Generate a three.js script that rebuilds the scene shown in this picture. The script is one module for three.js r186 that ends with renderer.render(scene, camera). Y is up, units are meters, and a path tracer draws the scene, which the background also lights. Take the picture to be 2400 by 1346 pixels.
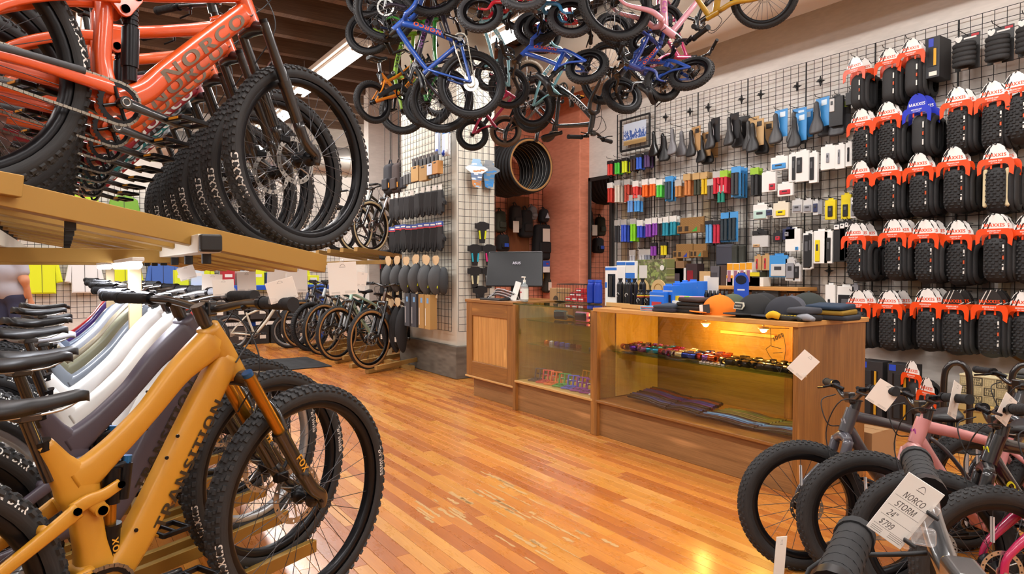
import * as THREE from 'three';
import { RectAreaLightUniformsLib } from 'three/addons/lights/RectAreaLightUniformsLib.js';
import { mergeGeometries, mergeVertices, toCreasedNormals } from 'three/addons/utils/BufferGeometryUtils.js';
import { RoundedBoxGeometry } from 'three/addons/geometries/RoundedBoxGeometry.js';
import { FontLoader } from 'three/addons/loaders/FontLoader.js';

// ---------------------------------------------------------------- camera, light, exposure
const scene = new THREE.Scene();
const camera = new THREE.PerspectiveCamera(46.67, 2400 / 1346, 0.05, 60);
camera.rotation.order = 'YXZ';
camera.position.set(0, 1.27, 0);
camera.rotation.set(-0.02628, -34 * Math.PI / 180, 0);
scene.add(camera);
scene.background = new THREE.Color(0x000000);
const renderer = new THREE.WebGLRenderer({ antialias: true });
renderer.toneMapping = THREE.LinearToneMapping;
renderer.toneMappingExposure = 2.7;
renderer.shadowMap.enabled = true;
RectAreaLightUniformsLib.init();
const LAMP_COLOR = 0xfaf5f2, LAMP_POWER = 15;                                // ceiling battens
const CASE_COLOR = 0xffcb62, CASE_POWER = 0.3;                               // puck lamps in the showcases
const font = await new FontLoader().loadAsync('fonts/droid/droid_sans_bold.typeface.json');

// ---------------------------------------------------------------- helpers
const V3 = (x, y, z) => new THREE.Vector3(x, y, z);
let seed = 12345;
const rnd = () => { seed = (seed * 1664525 + 1013904223) >>> 0; return seed / 4294967296; };
const rr = (a, b) => a + (b - a) * rnd();
const pick = a => a[Math.floor(rnd() * a.length) % a.length];
const counts = {};
function numbered(n) { const k = counts[n] = (counts[n] ?? -1) + 1; return k ? n + '_' + String(k).padStart(3, '0') : n; }
function clean(g) {
  g = g.index ? g.toNonIndexed() : g;
  for (const k of Object.keys(g.attributes)) if (!['position', 'normal', 'uv'].includes(k)) g.deleteAttribute(k);
  if (!g.attributes.normal) g.computeVertexNormals();
  if (!g.attributes.uv) g.setAttribute('uv', new THREE.BufferAttribute(new Float32Array(g.attributes.position.count * 2), 2));
  return g;
}
const merge = list => { list = [list].flat(Infinity).filter(Boolean); return list.length === 1 ? list[0] : mergeGeometries(list.map(clean)); };
function obj(name, geos, mat, parent = scene) {
  const m = new THREE.Mesh(merge(geos), mat);
  m.name = parent === scene ? numbered(name) : name; m.castShadow = m.receiveShadow = true; parent.add(m); return m;
}
function tag(o, label, category, group, kind) {
  o.userData = { ...o.userData, label };
  if (category) o.userData.category = category;
  if (group) o.userData.group = group;
  if (kind) o.userData.kind = kind;
  return o;
}
function thing(name, label, category, pos = [0, 0, 0], turn = 0, group) {
  const g = new THREE.Group(); g.name = numbered(name); scene.add(g); g.position.set(...pos); g.rotation.y = turn;
  return tag(g, label, category, group);
}
function part(name, parent, pos = [0, 0, 0]) { const g = new THREE.Group(); g.name = name; g.position.set(...pos); parent.add(g); return g; }
function dup(src, pos, turn, label, group) {
  const c = src.clone(); c.name = numbered(src.name.replace(/_\d+$/, '')); c.userData = { ...src.userData }; scene.add(c);
  if (pos) c.position.set(...pos); if (turn !== undefined) c.rotation.y = turn;
  if (label) c.userData.label = label; if (group) c.userData.group = group; return c;
}
const struct = (name, geos, mat, parent = scene) => { const m = obj(name, geos, mat, parent); if (parent === scene) m.userData.kind = 'structure'; return m; };
// geometries -----------------------------------------------------
const mv = (g, x = 0, y = 0, z = 0) => g.translate(x, y, z);
function box(sx, sy, sz, x = 0, y = 0, z = 0) { return new THREE.BoxGeometry(sx, sy, sz).translate(x, y, z); }
function rbox(sx, sy, sz, x = 0, y = 0, z = 0, r = 0.004, s = 2) { return new RoundedBoxGeometry(sx, sy, sz, s, Math.min(r, sx / 2.01, sy / 2.01, sz / 2.01)).translate(x, y, z); }
function span(x0, x1, y0, y1, z0, z1) { return box(Math.abs(x1 - x0), Math.abs(y1 - y0), Math.abs(z1 - z0), (x0 + x1) / 2, (y0 + y1) / 2, (z0 + z1) / 2); }
function rspan(x0, x1, y0, y1, z0, z1, r = 0.004) { return rbox(Math.abs(x1 - x0), Math.abs(y1 - y0), Math.abs(z1 - z0), (x0 + x1) / 2, (y0 + y1) / 2, (z0 + z1) / 2, r); }
function rod(a, b, r, seg = 8, r2 = r) {
  const A = V3(...a), B = V3(...b), d = B.clone().sub(A), L = d.length();
  const g = new THREE.CylinderGeometry(r2, r, L, seg, 1); g.translate(0, L / 2, 0);
  g.applyQuaternion(new THREE.Quaternion().setFromUnitVectors(V3(0, 1, 0), d.normalize())); return g.translate(...a);
}
function wire(pts, r, n = 24, rad = 6) { return new THREE.TubeGeometry(new THREE.CatmullRomCurve3(pts.map(p => V3(...p)), false, 'catmullrom', 0.5), n, r, rad); }
// sweep an ellipse (a in the side direction, b in the other) along a curve
function sweep(pts, radii, n = 20, m = 12, power = 2, side = V3(0, 0, 1)) {
  const c = new THREE.CatmullRomCurve3(pts.map(p => V3(...p)), false, 'centripetal');
  const P = [], U = [], I = [], k = radii.length - 1;
  for (let i = 0; i <= n; i++) {
    const t = i / n, p = c.getPoint(t), T = c.getTangent(t);
    const N = V3().crossVectors(T, side).normalize(), S = V3().crossVectors(N, T).normalize();
    const f = t * k, j = Math.min(k - 1, Math.floor(f)), w = k ? f - j : 0, q0 = radii[j], q1 = radii[Math.min(k, j + 1)];
    const a = q0[0] + (q1[0] - q0[0]) * w, b = q0[1] + (q1[1] - q0[1]) * w;
    for (let h = 0; h <= m; h++) {
      const th = h / m * Math.PI * 2, cs = Math.cos(th), sn = Math.sin(th), e = 2 / power;
      const x = a * Math.sign(cs) * Math.abs(cs) ** e, y = b * Math.sign(sn) * Math.abs(sn) ** e;
      P.push(p.x + S.x * x + N.x * y, p.y + S.y * x + N.y * y, p.z + S.z * x + N.z * y); U.push(h / m, t);
    }
  }
  for (let i = 0; i < n; i++) for (let h = 0; h < m; h++) { const a = i * (m + 1) + h, b = a + m + 1; I.push(a, a + 1, b, a + 1, b + 1, b); }
  for (const [row, flip] of [[0, true], [n, false]]) {
    const s = row * (m + 1), cI = P.length / 3, cp = c.getPoint(row / n); P.push(cp.x, cp.y, cp.z); U.push(0, 0);
    for (let h = 0; h < m; h++) flip ? I.push(cI, s + h + 1, s + h) : I.push(cI, s + h, s + h + 1);
  }
  const g = new THREE.BufferGeometry(); g.setAttribute('position', new THREE.Float32BufferAttribute(P, 3)); g.setAttribute('uv', new THREE.Float32BufferAttribute(U, 2));
  g.setIndex(I); g.computeVertexNormals(); fixSeam(g, n, m); return g;
}
function fixSeam(g, n, m) {
  const N = g.attributes.normal;
  for (let i = 0; i <= n; i++) { const a = i * (m + 1), b = a + m; const v = V3(N.getX(a) + N.getX(b), N.getY(a) + N.getY(b), N.getZ(a) + N.getZ(b)).normalize(); N.setXYZ(a, v.x, v.y, v.z); N.setXYZ(b, v.x, v.y, v.z); }
}
const shapeOf = pts => { const s = new THREE.Shape(); pts.forEach((p, i) => i ? s.lineTo(...p) : s.moveTo(...p)); s.closePath(); return s; };
function extrude(shape, depth, bevel = 0, seg = 6) {
  return new THREE.ExtrudeGeometry(shape, { depth: depth - 2 * bevel, bevelEnabled: bevel > 0, bevelThickness: bevel, bevelSize: bevel, bevelOffset: -bevel, bevelSegments: 2, curveSegments: seg }).translate(0, 0, -depth / 2 + bevel);
}
function rrect(w, h, r) {
  const s = new THREE.Shape(), x = -w / 2, y = -h / 2; r = Math.min(r, w / 2, h / 2);
  s.moveTo(x + r, y); s.lineTo(x + w - r, y); s.quadraticCurveTo(x + w, y, x + w, y + r); s.lineTo(x + w, y + h - r); s.quadraticCurveTo(x + w, y + h, x + w - r, y + h);
  s.lineTo(x + r, y + h); s.quadraticCurveTo(x, y + h, x, y + h - r); s.lineTo(x, y + r); s.quadraticCurveTo(x, y, x + r, y); return s;
}
const lathe = (pts, seg = 32) => new THREE.LatheGeometry(pts.map(p => new THREE.Vector2(...p)), seg);
function textFlat(str, size, width) {       // flat letters, centred, x right, y up
  const g = new THREE.ShapeGeometry(font.generateShapes(str, size), 3); g.computeBoundingBox(); const b = g.boundingBox;
  g.translate(-(b.min.x + b.max.x) / 2, -(b.min.y + b.max.y) / 2, 0); if (width) g.scale(width / (b.max.x - b.min.x), 1, 1); return g;
}
function warp(g, fn) { const p = g.attributes.position, v = V3(); for (let i = 0; i < p.count; i++) { v.fromBufferAttribute(p, i); fn(v); p.setXYZ(i, v.x, v.y, v.z); } g.computeVertexNormals(); return g; }
// textures -------------------------------------------------------
function canvasTex(w, h, draw, rep) {
  const c = document.createElement('canvas'); c.width = w; c.height = h; draw(c.getContext('2d'), w, h);
  const t = new THREE.CanvasTexture(c); t.colorSpace = THREE.SRGBColorSpace; if (rep) { t.wrapS = t.wrapT = THREE.RepeatWrapping; } return t;
}
const hash = (x, y, s = 0) => { let n = (x * 374761393 + y * 668265263 + s * 974711) | 0; n = Math.imul(n ^ (n >>> 13), 1274126177); return ((n ^ (n >>> 16)) >>> 0) / 4294967296; };
function vnoise(x, y, px, py, s) { const X = Math.floor(x), Y = Math.floor(y), fx = x - X, fy = y - Y, u = fx * fx * (3 - 2 * fx), v = fy * fy * (3 - 2 * fy), m = (a, b) => ((a % b) + b) % b, h = (i, j) => hash(m(X + i, px), m(Y + j, py), s); return (h(0, 0) * (1 - u) + h(1, 0) * u) * (1 - v) + (h(0, 1) * (1 - u) + h(1, 1) * u) * v; }
function dataTex(w, h, fn, srgb = true) {
  const d = new Uint8Array(w * h * 4); let i = 0;
  for (let y = 0; y < h; y++) for (let x = 0; x < w; x++) { const c = fn(x / w, y / h); d[i++] = c[0]; d[i++] = c[1]; d[i++] = c[2]; d[i++] = 255; }
  const t = new THREE.DataTexture(d, w, h); t.magFilter = THREE.LinearFilter; t.minFilter = THREE.LinearMipmapLinearFilter; t.generateMipmaps = true; t.wrapS = t.wrapT = THREE.RepeatWrapping; if (srgb) t.colorSpace = THREE.SRGBColorSpace; t.needsUpdate = true; return t;
}
// wood: u along the grain (1 m), v across (0.25 m)
const woodTex = (c0, c1, s, knots = 0) => dataTex(512, 256, (u, v) => {
  const wob = vnoise(u * 3, v * 6, 3, 6, s) * 1.6, g = vnoise(u * 8, v * 90 + wob * 6, 8, 90, s + 1), f = vnoise(u * 24, v * 220, 24, 220, s + 2), b = vnoise(u * 4, v * 10, 4, 10, s + 3);
  let t = 0.45 * g + 0.2 * f + 0.35 * b;
  if (knots) { const k = vnoise(u * 3, v * 4, 3, 4, s + 9); if (k > 0.86) t += (k - 0.86) * 5; }
  return [0, 1, 2].map(i => Math.max(0, Math.min(255, c0[i] + (c1[i] - c0[i]) * t)));
});
const noiseTex = (c, amp, s, n = 64) => dataTex(256, 256, (u, v) => { const t = (vnoise(u * n, v * n, n, n, s) - 0.5) * amp + (vnoise(u * 6, v * 6, 6, 6, s + 1) - 0.5) * amp; return c.map(k => Math.max(0, Math.min(255, k + t))); });
function boxUV(g, s = 1, rot = false) {      // uv in metres by dominant normal
  g = g.index ? g.toNonIndexed() : g; const p = g.attributes.position, n = g.attributes.normal, uv = new Float32Array(p.count * 2);
  for (let i = 0; i < p.count; i += 3) {
    const nx = Math.abs(n.getX(i)), ny = Math.abs(n.getY(i)), nz = Math.abs(n.getZ(i));
    for (let k = i; k < i + 3; k++) { let a, b; if (ny > nx && ny > nz) { a = p.getZ(k); b = p.getX(k); } else if (nx > nz) { a = p.getZ(k); b = p.getY(k); } else { a = p.getX(k); b = p.getY(k); } if (rot) [a, b] = [b, a]; uv[2 * k] = a * s; uv[2 * k + 1] = b * s * 4; }
  }
  g.setAttribute('uv', new THREE.BufferAttribute(uv, 2)); return g;
}
// materials ------------------------------------------------------
const std = (color, roughness = 0.6, metalness = 0, more = {}) => new THREE.MeshStandardMaterial({ color, roughness, metalness, ...more });
const matCache = {};
function M(color, rough = 0.6, metal = 0) { const k = color + '|' + rough + '|' + metal; return matCache[k] ??= std(color, rough, metal); }
const paint = c => matCache['p' + c] ??= new THREE.MeshPhysicalMaterial({ color: c, roughness: 0.4, clearcoat: 0.8, clearcoatRoughness: 0.12 });
const matteP = c => matCache['mp' + c] ??= new THREE.MeshPhysicalMaterial({ color: c, roughness: 0.42, clearcoat: 0.25, clearcoatRoughness: 0.4 });
const rubberMap = noiseTex([33, 33, 34], 15, 3);
const MT = {
  rubber: std(0xffffff, 0.72, 0, { map: rubberMap }), rubberLite: std(0x1f1f21, 0.75), tan: std(0xa87c48, 0.75), cream: std(0xd9c9a0, 0.75), blackMetal: std(0x17171a, 0.32, 0.55), blackGloss: new THREE.MeshPhysicalMaterial({ color: 0x121214, roughness: 0.3, clearcoat: 0.9, clearcoatRoughness: 0.1 }),
  blackMat: std(0x1c1c1e, 0.62), steel: std(0xb9b9b6, 0.28, 0.95), alu: std(0xa9abad, 0.38, 0.85), spoke: std(0x55565a, 0.35, 0.8), grip: std(0x19191b, 0.8), kashima: std(0xa87422, 0.28, 0.85), chain: std(0x8b857a, 0.35, 0.9),
  white: std(0xe8e6e0, 0.6), print: std(0xdedcd6, 0.55), paper: std(0xe3dcd0, 0.8), silver: std(0xc9cacc, 0.35, 0.6), clear: new THREE.MeshPhysicalMaterial({ color: 0xffffff, transmission: 0.9, roughness: 0.12, thickness: 0 }),
  wireBlack: std(0x1b1a1a, 0.5, 0.3), cardboard: std(0xa98359, 0.85),
};

// ---------------------------------------------------------------- room shell
const XW = 6.1, CEIL = 4.5, ZB = -14.2, ZF = 3.2, XL = -5.2;
const plaster = std(0xffffff, 0.85, 0, { map: noiseTex([222, 217, 210], 10, 11, 40) });
const woodCeil = woodTex([78, 58, 44], [122, 96, 76], 21);
const shellWhite = g => boxUV(g, 0.5);
// right wall, left wall, back wall, front wall
struct('wall_right', shellWhite(span(XW, XW + 0.2, 0, CEIL, ZB - 0.2, ZF + 0.2)), plaster);
struct('wall_left', shellWhite(span(XL - 0.2, XL, 0, CEIL, ZB - 0.2, ZF + 0.2)), std(0x8d867c, 0.9));
struct('wall_back', shellWhite(span(XL, XW, 0, CEIL, ZB - 0.2, ZB)), plaster);
struct('wall_front', shellWhite(span(XL, XW, 0, CEIL, ZF, ZF + 0.2)), std(0xcfc8bd, 0.9));
const ceiling = struct('ceiling', span(XL - 0.2, XW + 0.2, CEIL, CEIL + 0.2, ZB - 0.2, ZF + 0.2), std(0x6d5c50, 0.9));
{ // exposed joists running across the shop
  const jm = std(0xffffff, 0.85, 0, { map: woodCeil });
  const jg = boxUV(span(XL, 5.0, -0.26, 0, -0.06, 0.06), 0.5);
  for (let z = ZF - 0.4; z > ZB; z -= 0.72) { const j = new THREE.Mesh(jg, jm); j.name = 'joist'; j.position.set(0, CEIL, z); j.castShadow = j.receiveShadow = true; ceiling.add(j); }
}
// floor: narrow boards running along the counter
const floor = struct('floor', span(XL - 0.2, XW + 0.2, -0.2, -0.012, ZB - 0.2, ZF + 0.2), std(0x4a2c14, 0.9));
{
  const grain = woodTex([222, 190, 148], [255, 232, 200], 31), tones = [0xd79a4e, 0xcf9148, 0xc58540, 0xe0b068, 0xbd7c3c, 0xd2964a, 0xb8763a, 0xd8a454];
  const rough = dataTex(512, 256, (u, v) => { const n = vnoise(u * 10, v * 8, 10, 8, 5), f = vnoise(u * 60, v * 50, 60, 50, 6), k = 62 + 46 * n + 22 * f; return [k, k, k]; }, false);
  const mats = tones.map(c => new THREE.MeshPhysicalMaterial({ color: c, map: grain, roughness: 0.85, roughnessMap: rough, clearcoat: 0.5, clearcoatRoughness: 0.2 }));
  const W = 0.066, far = tones.map(() => []), near = [], gcache = {};
  const board = (L, v) => gcache[L + '_' + v] ??= (() => { const g = rbox(W - 0.0012, 0.012, L - 0.0012, 0, -0.006, 0, 0.0012, 1); const b = boxUV(g, 1); const uv = b.attributes.uv; for (let i = 0; i < uv.count; i++) uv.setXY(i, uv.getX(i) + v * 0.37, uv.getY(i) + v * 0.21); return b; })();
  for (let x = XL + W / 2; x < XW; x += W) {
    let z = ZF - rnd() * 0.8;
    while (z > ZB + 0.1) {
      const L = pick([0.5, 0.7, 0.9, 1.1, 1.4]); const zc = z - L / 2, k = Math.floor(rnd() * tones.length), v = Math.floor(rnd() * 4);
      const dx = x, dz = zc, dep = dx * 0.559 - dz * 0.829, lat = dx * 0.829 + dz * 0.559;
      const px = 1200 + 1560 * lat / dep, py = 632 + 1560 * 1.27 / dep, vis = dep > 1.4 && px > 200 && px < 2300 && py < 1420 && x < 3.45 && !(px < 640 && py < 1120);
      (vis ? near : far[k]).push({ x, zc, L, k, v, dep });
      z -= L;
    }
  }
  near.sort((a, b) => a.dep - b.dep);
  near.forEach((o, i) => { if (i >= 300) far[o.k].push(o); });
  for (const o of near.slice(0, 300)) { const m = new THREE.Mesh(board(o.L, o.v), mats[o.k]); m.name = 'floorboard'; m.position.set(o.x, 0, o.zc); m.receiveShadow = m.castShadow = true; floor.add(m); }
  far.forEach((list, k) => { const m = obj('floorboards', list.map(o => board(o.L, o.v).clone().translate(o.x, 0, o.zc)), mats[k], floor); m.userData.kind = 'stuff'; });
}
{ // pale worn streaks in the varnish along the boards
  const g = []; for (const [x, z, n, L] of [[2.06, -3.278, 11, 0.3], [2.033, -2.952, 8, 0.3], [1.76, -2.435, 9, 0.22], [1.761, -3.058, 8, 0.25], [2.031, -2.459, 8, 0.25], [1.644, -2.988, 5, 0.3]]) for (let i = 0; i < n; i++) { const q = new THREE.Shape(), w = rr(0.003, 0.012), l = rr(0.04, L), m = 9; for (let k = 0; k <= m; k++) q[k ? 'lineTo' : 'moveTo'](w * (0.4 + rnd()), -l / 2 + l * k / m); for (let k = m; k >= 0; k--) q.lineTo(-w * (0.4 + rnd()), -l / 2 + l * k / m); g.push(new THREE.ShapeGeometry(q).rotateX(-Math.PI / 2).translate(x + rr(-0.14, 0.14), 0.0006, z + rr(-0.2, 0.2))); }
  const m = obj('wear_marks', g, std(0xb8905c, 0.75), floor); m.userData.kind = 'stuff';
}
// big round plastered duct along the right wall
tag(obj('air_duct', new THREE.CylinderGeometry(0.42, 0.42, ZF + 7.98, 40, 1, false).rotateX(Math.PI / 2).translate(5.45, 3.98, (ZF - 7.98) / 2), std(0xd8d0c2, 0.8)), 'large round cream air duct running above the wire grid wall', 'duct');
// silver spiral duct at the back
{
  const d = thing('spiral_duct', 'bare silver spiral duct high above the glove rack', 'duct', [0, 0, 0]);
  const sm = std(0xb8b4ae, 0.35, 0.8);
  obj('pipe', rod([1.2, 3.35, -12.6], [5.6, 3.35, -12.6], 0.28, 28), sm, d);
  for (let i = 0; i < 7; i++) obj('seam_ring', new THREE.TorusGeometry(0.282, 0.012, 6, 28).rotateY(Math.PI / 2).translate(1.5 + i * 0.62, 3.35, -12.6), sm, d);
}
// partition at the end of the counter with the glove grid, orange alcove and pillar
const cream = std(0xd8d4c6, 0.8);
struct('wall_partition', shellWhite(span(3.78, 4.3, 0.0, CEIL, -8.25, -6.75)), cream);
struct('trim_1', shellWhite(rspan(3.74, 4.32, 0, 0.38, -8.25, -6.7, 0.01)), std(0x8f8a82, 0.9, 0, { map: noiseTex([190, 184, 176], 40, 17, 20) }));
const salmonMap = noiseTex([222, 142, 112], 14, 13, 30);
const salmon = std(0xffffff, 0.85, 0, { map: salmonMap });
struct('wall_alcove', shellWhite(span(4.3, XW, 0, CEIL, -8.2, -8.0)), salmon);
struct('wall_pillar', shellWhite(rspan(5.93, XW + 0.02, 0, CEIL, -8.0, -7.12, 0.01)), salmon);
struct('baseboard_right', rspan(XW - 0.018, XW, 0, 0.11, -7.1, ZF, 0.004), std(0x6a4a2c, 0.6));
// fluorescent battens under the joists: housing, two tubes and the light they give
const tubeGlow = new THREE.MeshStandardMaterial({ color: 0xffffff, emissive: LAMP_COLOR, emissiveIntensity: 6 });
const battenWhite = std(0xe6e2da, 0.5);
{
  const bat = thing('ceiling_batten', 'white twin tube batten lamp under the ceiling joists', 'lamp', [0, 0, 0], 0, 'ceiling batten lamps');
  obj('housing', [rbox(0.3, 0.06, 2.5, 0, 0.1, 0, 0.01), rbox(0.2, 0.05, 2.5, 0, 0.05, 0, 0.02)], battenWhite, bat);
  for (const s of [-1, 1]) { obj('tube', rod([s * 0.075, 0.0, -1.2], [s * 0.075, 0.0, 1.2], 0.019, 12), tubeGlow, bat); for (const e of [-1.25, 1.2]) obj('end_cap', rod([s * 0.075, 0, e], [s * 0.075, 0, e + 0.05], 0.022, 10), battenWhite, bat); }
  obj('hanger', [rod([0, 0.12, 0.9], [0, 0.42, 0.9], 0.006, 6), rod([0, 0.12, -0.9], [0, 0.42, -0.9], 0.006, 6)], MT.steel, bat);
  let first = true;
  for (const z of [1.4, -1.9, -5.2, -8.7, -12.0]) for (const x of z > -8 ? [-2.6, 0.9, 4.1] : z > -10 ? [-2.6, 0.3, 2.9] : [-2.6, 0.9, 3.1, 5.2]) {  // rightmost batten of the farthest row is an added lamp for floor glare
    const b = first ? bat : dup(bat, null); first = false; b.position.set(x, 3.83, z);
    const l = new THREE.RectAreaLight(LAMP_COLOR, LAMP_POWER, 0.24, 2.4); l.position.set(x, 3.8, z); l.lookAt(x, 0, z); scene.add(l);
  }
}

// ---------------------------------------------------------------- counter: cabinet and two glazed cases
const XC = 3.37, XCB = 4.06, HC = 0.975;
const oakTex = woodTex([112, 70, 28], [166, 112, 52], 41, 1), pineTex = woodTex([168, 112, 52], [222, 168, 96], 43, 1), amberTex = woodTex([128, 94, 36], [164, 126, 54], 45);
const oak = std(0xffffff, 0.45, 0, { map: oakTex }), pine = std(0xffffff, 0.55, 0, { map: pineTex }), amber = std(0xffffff, 0.5, 0, { map: amberTex }), oakEdge = std(0xc99a5a, 0.5), plyBase = std(0xffffff, 0.6, 0, { map: woodTex([122, 84, 44], [172, 124, 74], 47, 1) });
const paneMat = new THREE.MeshPhysicalMaterial({ color: 0xffffff, transmission: 1, roughness: 0.02, thickness: 0, ior: 1.5 });
const shelfGlass = new THREE.MeshPhysicalMaterial({ color: 0xd8eee4, transmission: 1, roughness: 0.03, thickness: 0, ior: 1.5 });
function bulb(parent, x, y, z) {
  obj('lamp_stem', rod([x, y + 0.01, z], [x, HC - 0.026, z], 0.006, 8), MT.silver, parent); obj('puck_lamp', lathe([[0, 0.012], [0.034, 0.012], [0.036, 0], [0.03, -0.006], [0, -0.006]], 20).translate(x, y, z), MT.silver, parent);
  obj('lamp_lens', new THREE.SphereGeometry(0.022, 14, 8, 0, 7, Math.PI / 2, Math.PI / 2).translate(x, y - 0.006, z), new THREE.MeshStandardMaterial({ color: 0xfff0c8, emissive: CASE_COLOR, emissiveIntensity: 30 }), parent);
  const l = new THREE.PointLight(CASE_COLOR, CASE_POWER, 0, 2); l.position.set(x, y - 0.045, z); l.castShadow = true; l.shadow.radius = 1; scene.add(l);
}
{ // wooden cabinet with a boarded panel
  const c = thing('wooden_cabinet', 'brown oak counter cabinet with a boarded front panel under the monitor', 'cabinet', [0, 0, 0]), z0 = -5.82, z1 = -4.97, x0 = XC, x1 = XCB;
  const b = boxUV;
  obj('body', b(span(x0 + 0.03, x1, 0.21, HC - 0.03, z0 + 0.01, z1)), oak, c);
  obj('plinth', b(rspan(x0 + 0.05, x1 - 0.02, 0, 0.21, z0 + 0.06, z1, 0.003), 1), plyBase, c);
  obj('stile', b(rspan(x0, x0 + 0.03, 0.21, HC - 0.03, z0, z0 + 0.11), 1, true), oak, c);
  obj('stile', b(rspan(x0, x0 + 0.03, 0.21, HC - 0.03, z1 - 0.11, z1), 1, true), oak, c);
  obj('rail', b(rspan(x0, x0 + 0.03, HC - 0.16, HC - 0.03, z0 + 0.11, z1 - 0.11)), oak, c);
  obj('rail', b(rspan(x0, x0 + 0.03, 0.21, 0.36, z0 + 0.11, z1 - 0.11)), oak, c);
  obj('ledge', b(rspan(x0 - 0.012, x0 + 0.03, 0.195, 0.212, z0 - 0.01, z1)), oakEdge, c);
  const ws = [0.1, 0.085, 0.1, 0.12, 0.075, 0.13], tot = ws.reduce((a, q) => a + q), W = z1 - z0 - 0.22; let z = z0 + 0.11;
  ws.forEach((w, i) => { const ww = w / tot * W; const g = b(rspan(x0 + 0.012, x0 + 0.03, 0.36, HC - 0.16, z + 0.0012, z + ww - 0.0012, 0.002), 1, true); g.attributes.uv.array.forEach((v, k, a) => a[k] += (k % 2 ? 0.31 : 0.17) * i); obj('plank', g, pine, c); z += ww; });
  obj('counter_top', b(rspan(x0 - 0.01, x1 + 0.01, HC - 0.03, HC, z0 - 0.01, z1)), oak, c);
}
function showcase(name, label, z0, z1, topGlass) {
  const c = thing(name, label, 'display case', [0, 0, 0]), b = boxUV, x0 = XC, x1 = XCB, lip = 0.275;
  for (const [za, zb] of [[z0, z0 + 0.045], [z1 - (topGlass ? 0.03 : 0.03), z1]]) if (topGlass || za === z0) obj('post', b(rspan(x0 - 0.012, x0 + 0.03, 0, HC - 0.02, za, zb), 1, true), oak, c);
  obj('base', b(rspan(x0 + 0.02, x1, 0, lip - 0.02, z0, z1, 0.003)), plyBase, c);
  obj('bottom_board', b(rspan(x0 - 0.014, x1, lip - 0.02, lip, z0 + 0.03, z1 - 0.005)), topGlass ? oakEdge : oak, c);
  obj('back_panel', b(span(x1 - 0.02, x1, lip, HC - 0.025, z0, z1)), amber, c);
  obj('side_panel', b(span(x0 + 0.03, x1 - 0.02, lip, HC - 0.025, z0, z0 + 0.02), 1, true), amber, c);
  if (topGlass) obj('side_panel', b(span(x0 + 0.03, x1 - 0.02, lip, HC - 0.025, z1 - 0.02, z1), 1, true), amber, c);
  else obj('end_panel', b(rspan(x0 - 0.004, x1 + 0.01, 0, HC - 0.002, z1, z1 + 0.03), 1, true), oak, c);
  obj('front_pane', span(x0 + 0.006, x0 + 0.008, lip, HC - 0.022, z0 + 0.045, z1 - 0.005), paneMat, c);
  return c;
}
const caseA = showcase('glazed_showcase', 'wooden display case with colourful pedals and goggles behind glass', -4.97, -3.87, true);
const caseB = showcase('glazed_showcase', 'long wooden display case holding stems and handlebars behind glass', -3.87, -2.19, false);
const boxb = boxUV;
obj('top_pane', span(XC - 0.005, XCB, HC - 0.018, HC - 0.008, -4.97, -3.87), shelfGlass, caseA);
obj('counter_top', boxb(rspan(XCB - 0.25, XCB + 0.02, HC - 0.02, HC - 0.0185, -4.97, -3.87, 0.0005)), oakEdge, caseA);
for (const y of [0.815, 0.6]) obj('glass_shelf', span(XC + 0.13, XCB - 0.03, y - 0.008, y, -4.94, -3.9), shelfGlass, caseA);
bulb(caseA, 3.86, 0.9, -4.14);
obj('counter_top', boxb(rspan(XC - 0.02, XCB + 0.03, HC - 0.025, HC + 0.003, -3.865, -2.15, 0.004)), pine, caseB);
obj('glass_shelf', span(XC + 0.1, XCB - 0.03, 0.642, 0.65, -3.83, -2.2), shelfGlass, caseB);
obj('divider', boxb(rspan(XCB - 0.07, XCB - 0.02, 0.275, HC - 0.025, -2.66, -2.6), 1, true), oak, caseB);
obj('batten_strip', [boxb(rspan(XCB - 0.05, XCB - 0.02, 0.8, 0.825, -3.2, -2.75)), boxb(rspan(XCB - 0.05, XCB - 0.02, 0.905, 0.93, -2.6, -2.2))], pine, caseB);
obj('ply_sheet', boxb(rspan(XC + 0.2, XCB - 0.03, 0.28, HC - 0.03, -3.848, -3.838, 0.002), 1, true), std(0xffffff, 0.5, 0, { map: woodTex([176, 136, 52], [206, 168, 80], 49) }), caseB);
bulb(caseB, 3.8, 0.888, -3.16);
bulb(caseB, 3.72, 0.893, -2.63);
{ // line drawing on the pane corner: mountain badge
  const pts = [[[0, 0], [0.17, 0.01]], [[0.05, 0], [0.055, -0.1], [0.02, -0.13], [0.09, -0.2], [0.11, -0.26], [0.15, -0.12], [0.13, -0.02]], [[0.055, -0.1], [0.12, -0.11]], [[0.07, -0.14], [0.13, -0.13]]];
  obj('pane_drawing', pts.map(l => wire(l.map(p => [XC + 0.003, 0.93 + p[1], -2.39 + p[0]]), 0.0018, 12, 4)), M('#1c1408', 0.6), caseB);
  const t = textFlat('SDBS', 0.022).rotateY(-Math.PI / 2).rotateX(-0.5).translate(XC + 0.003, 0.885, -2.29); obj('pane_lettering', t, M('#1c1408', 0.6), caseB);
}

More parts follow.
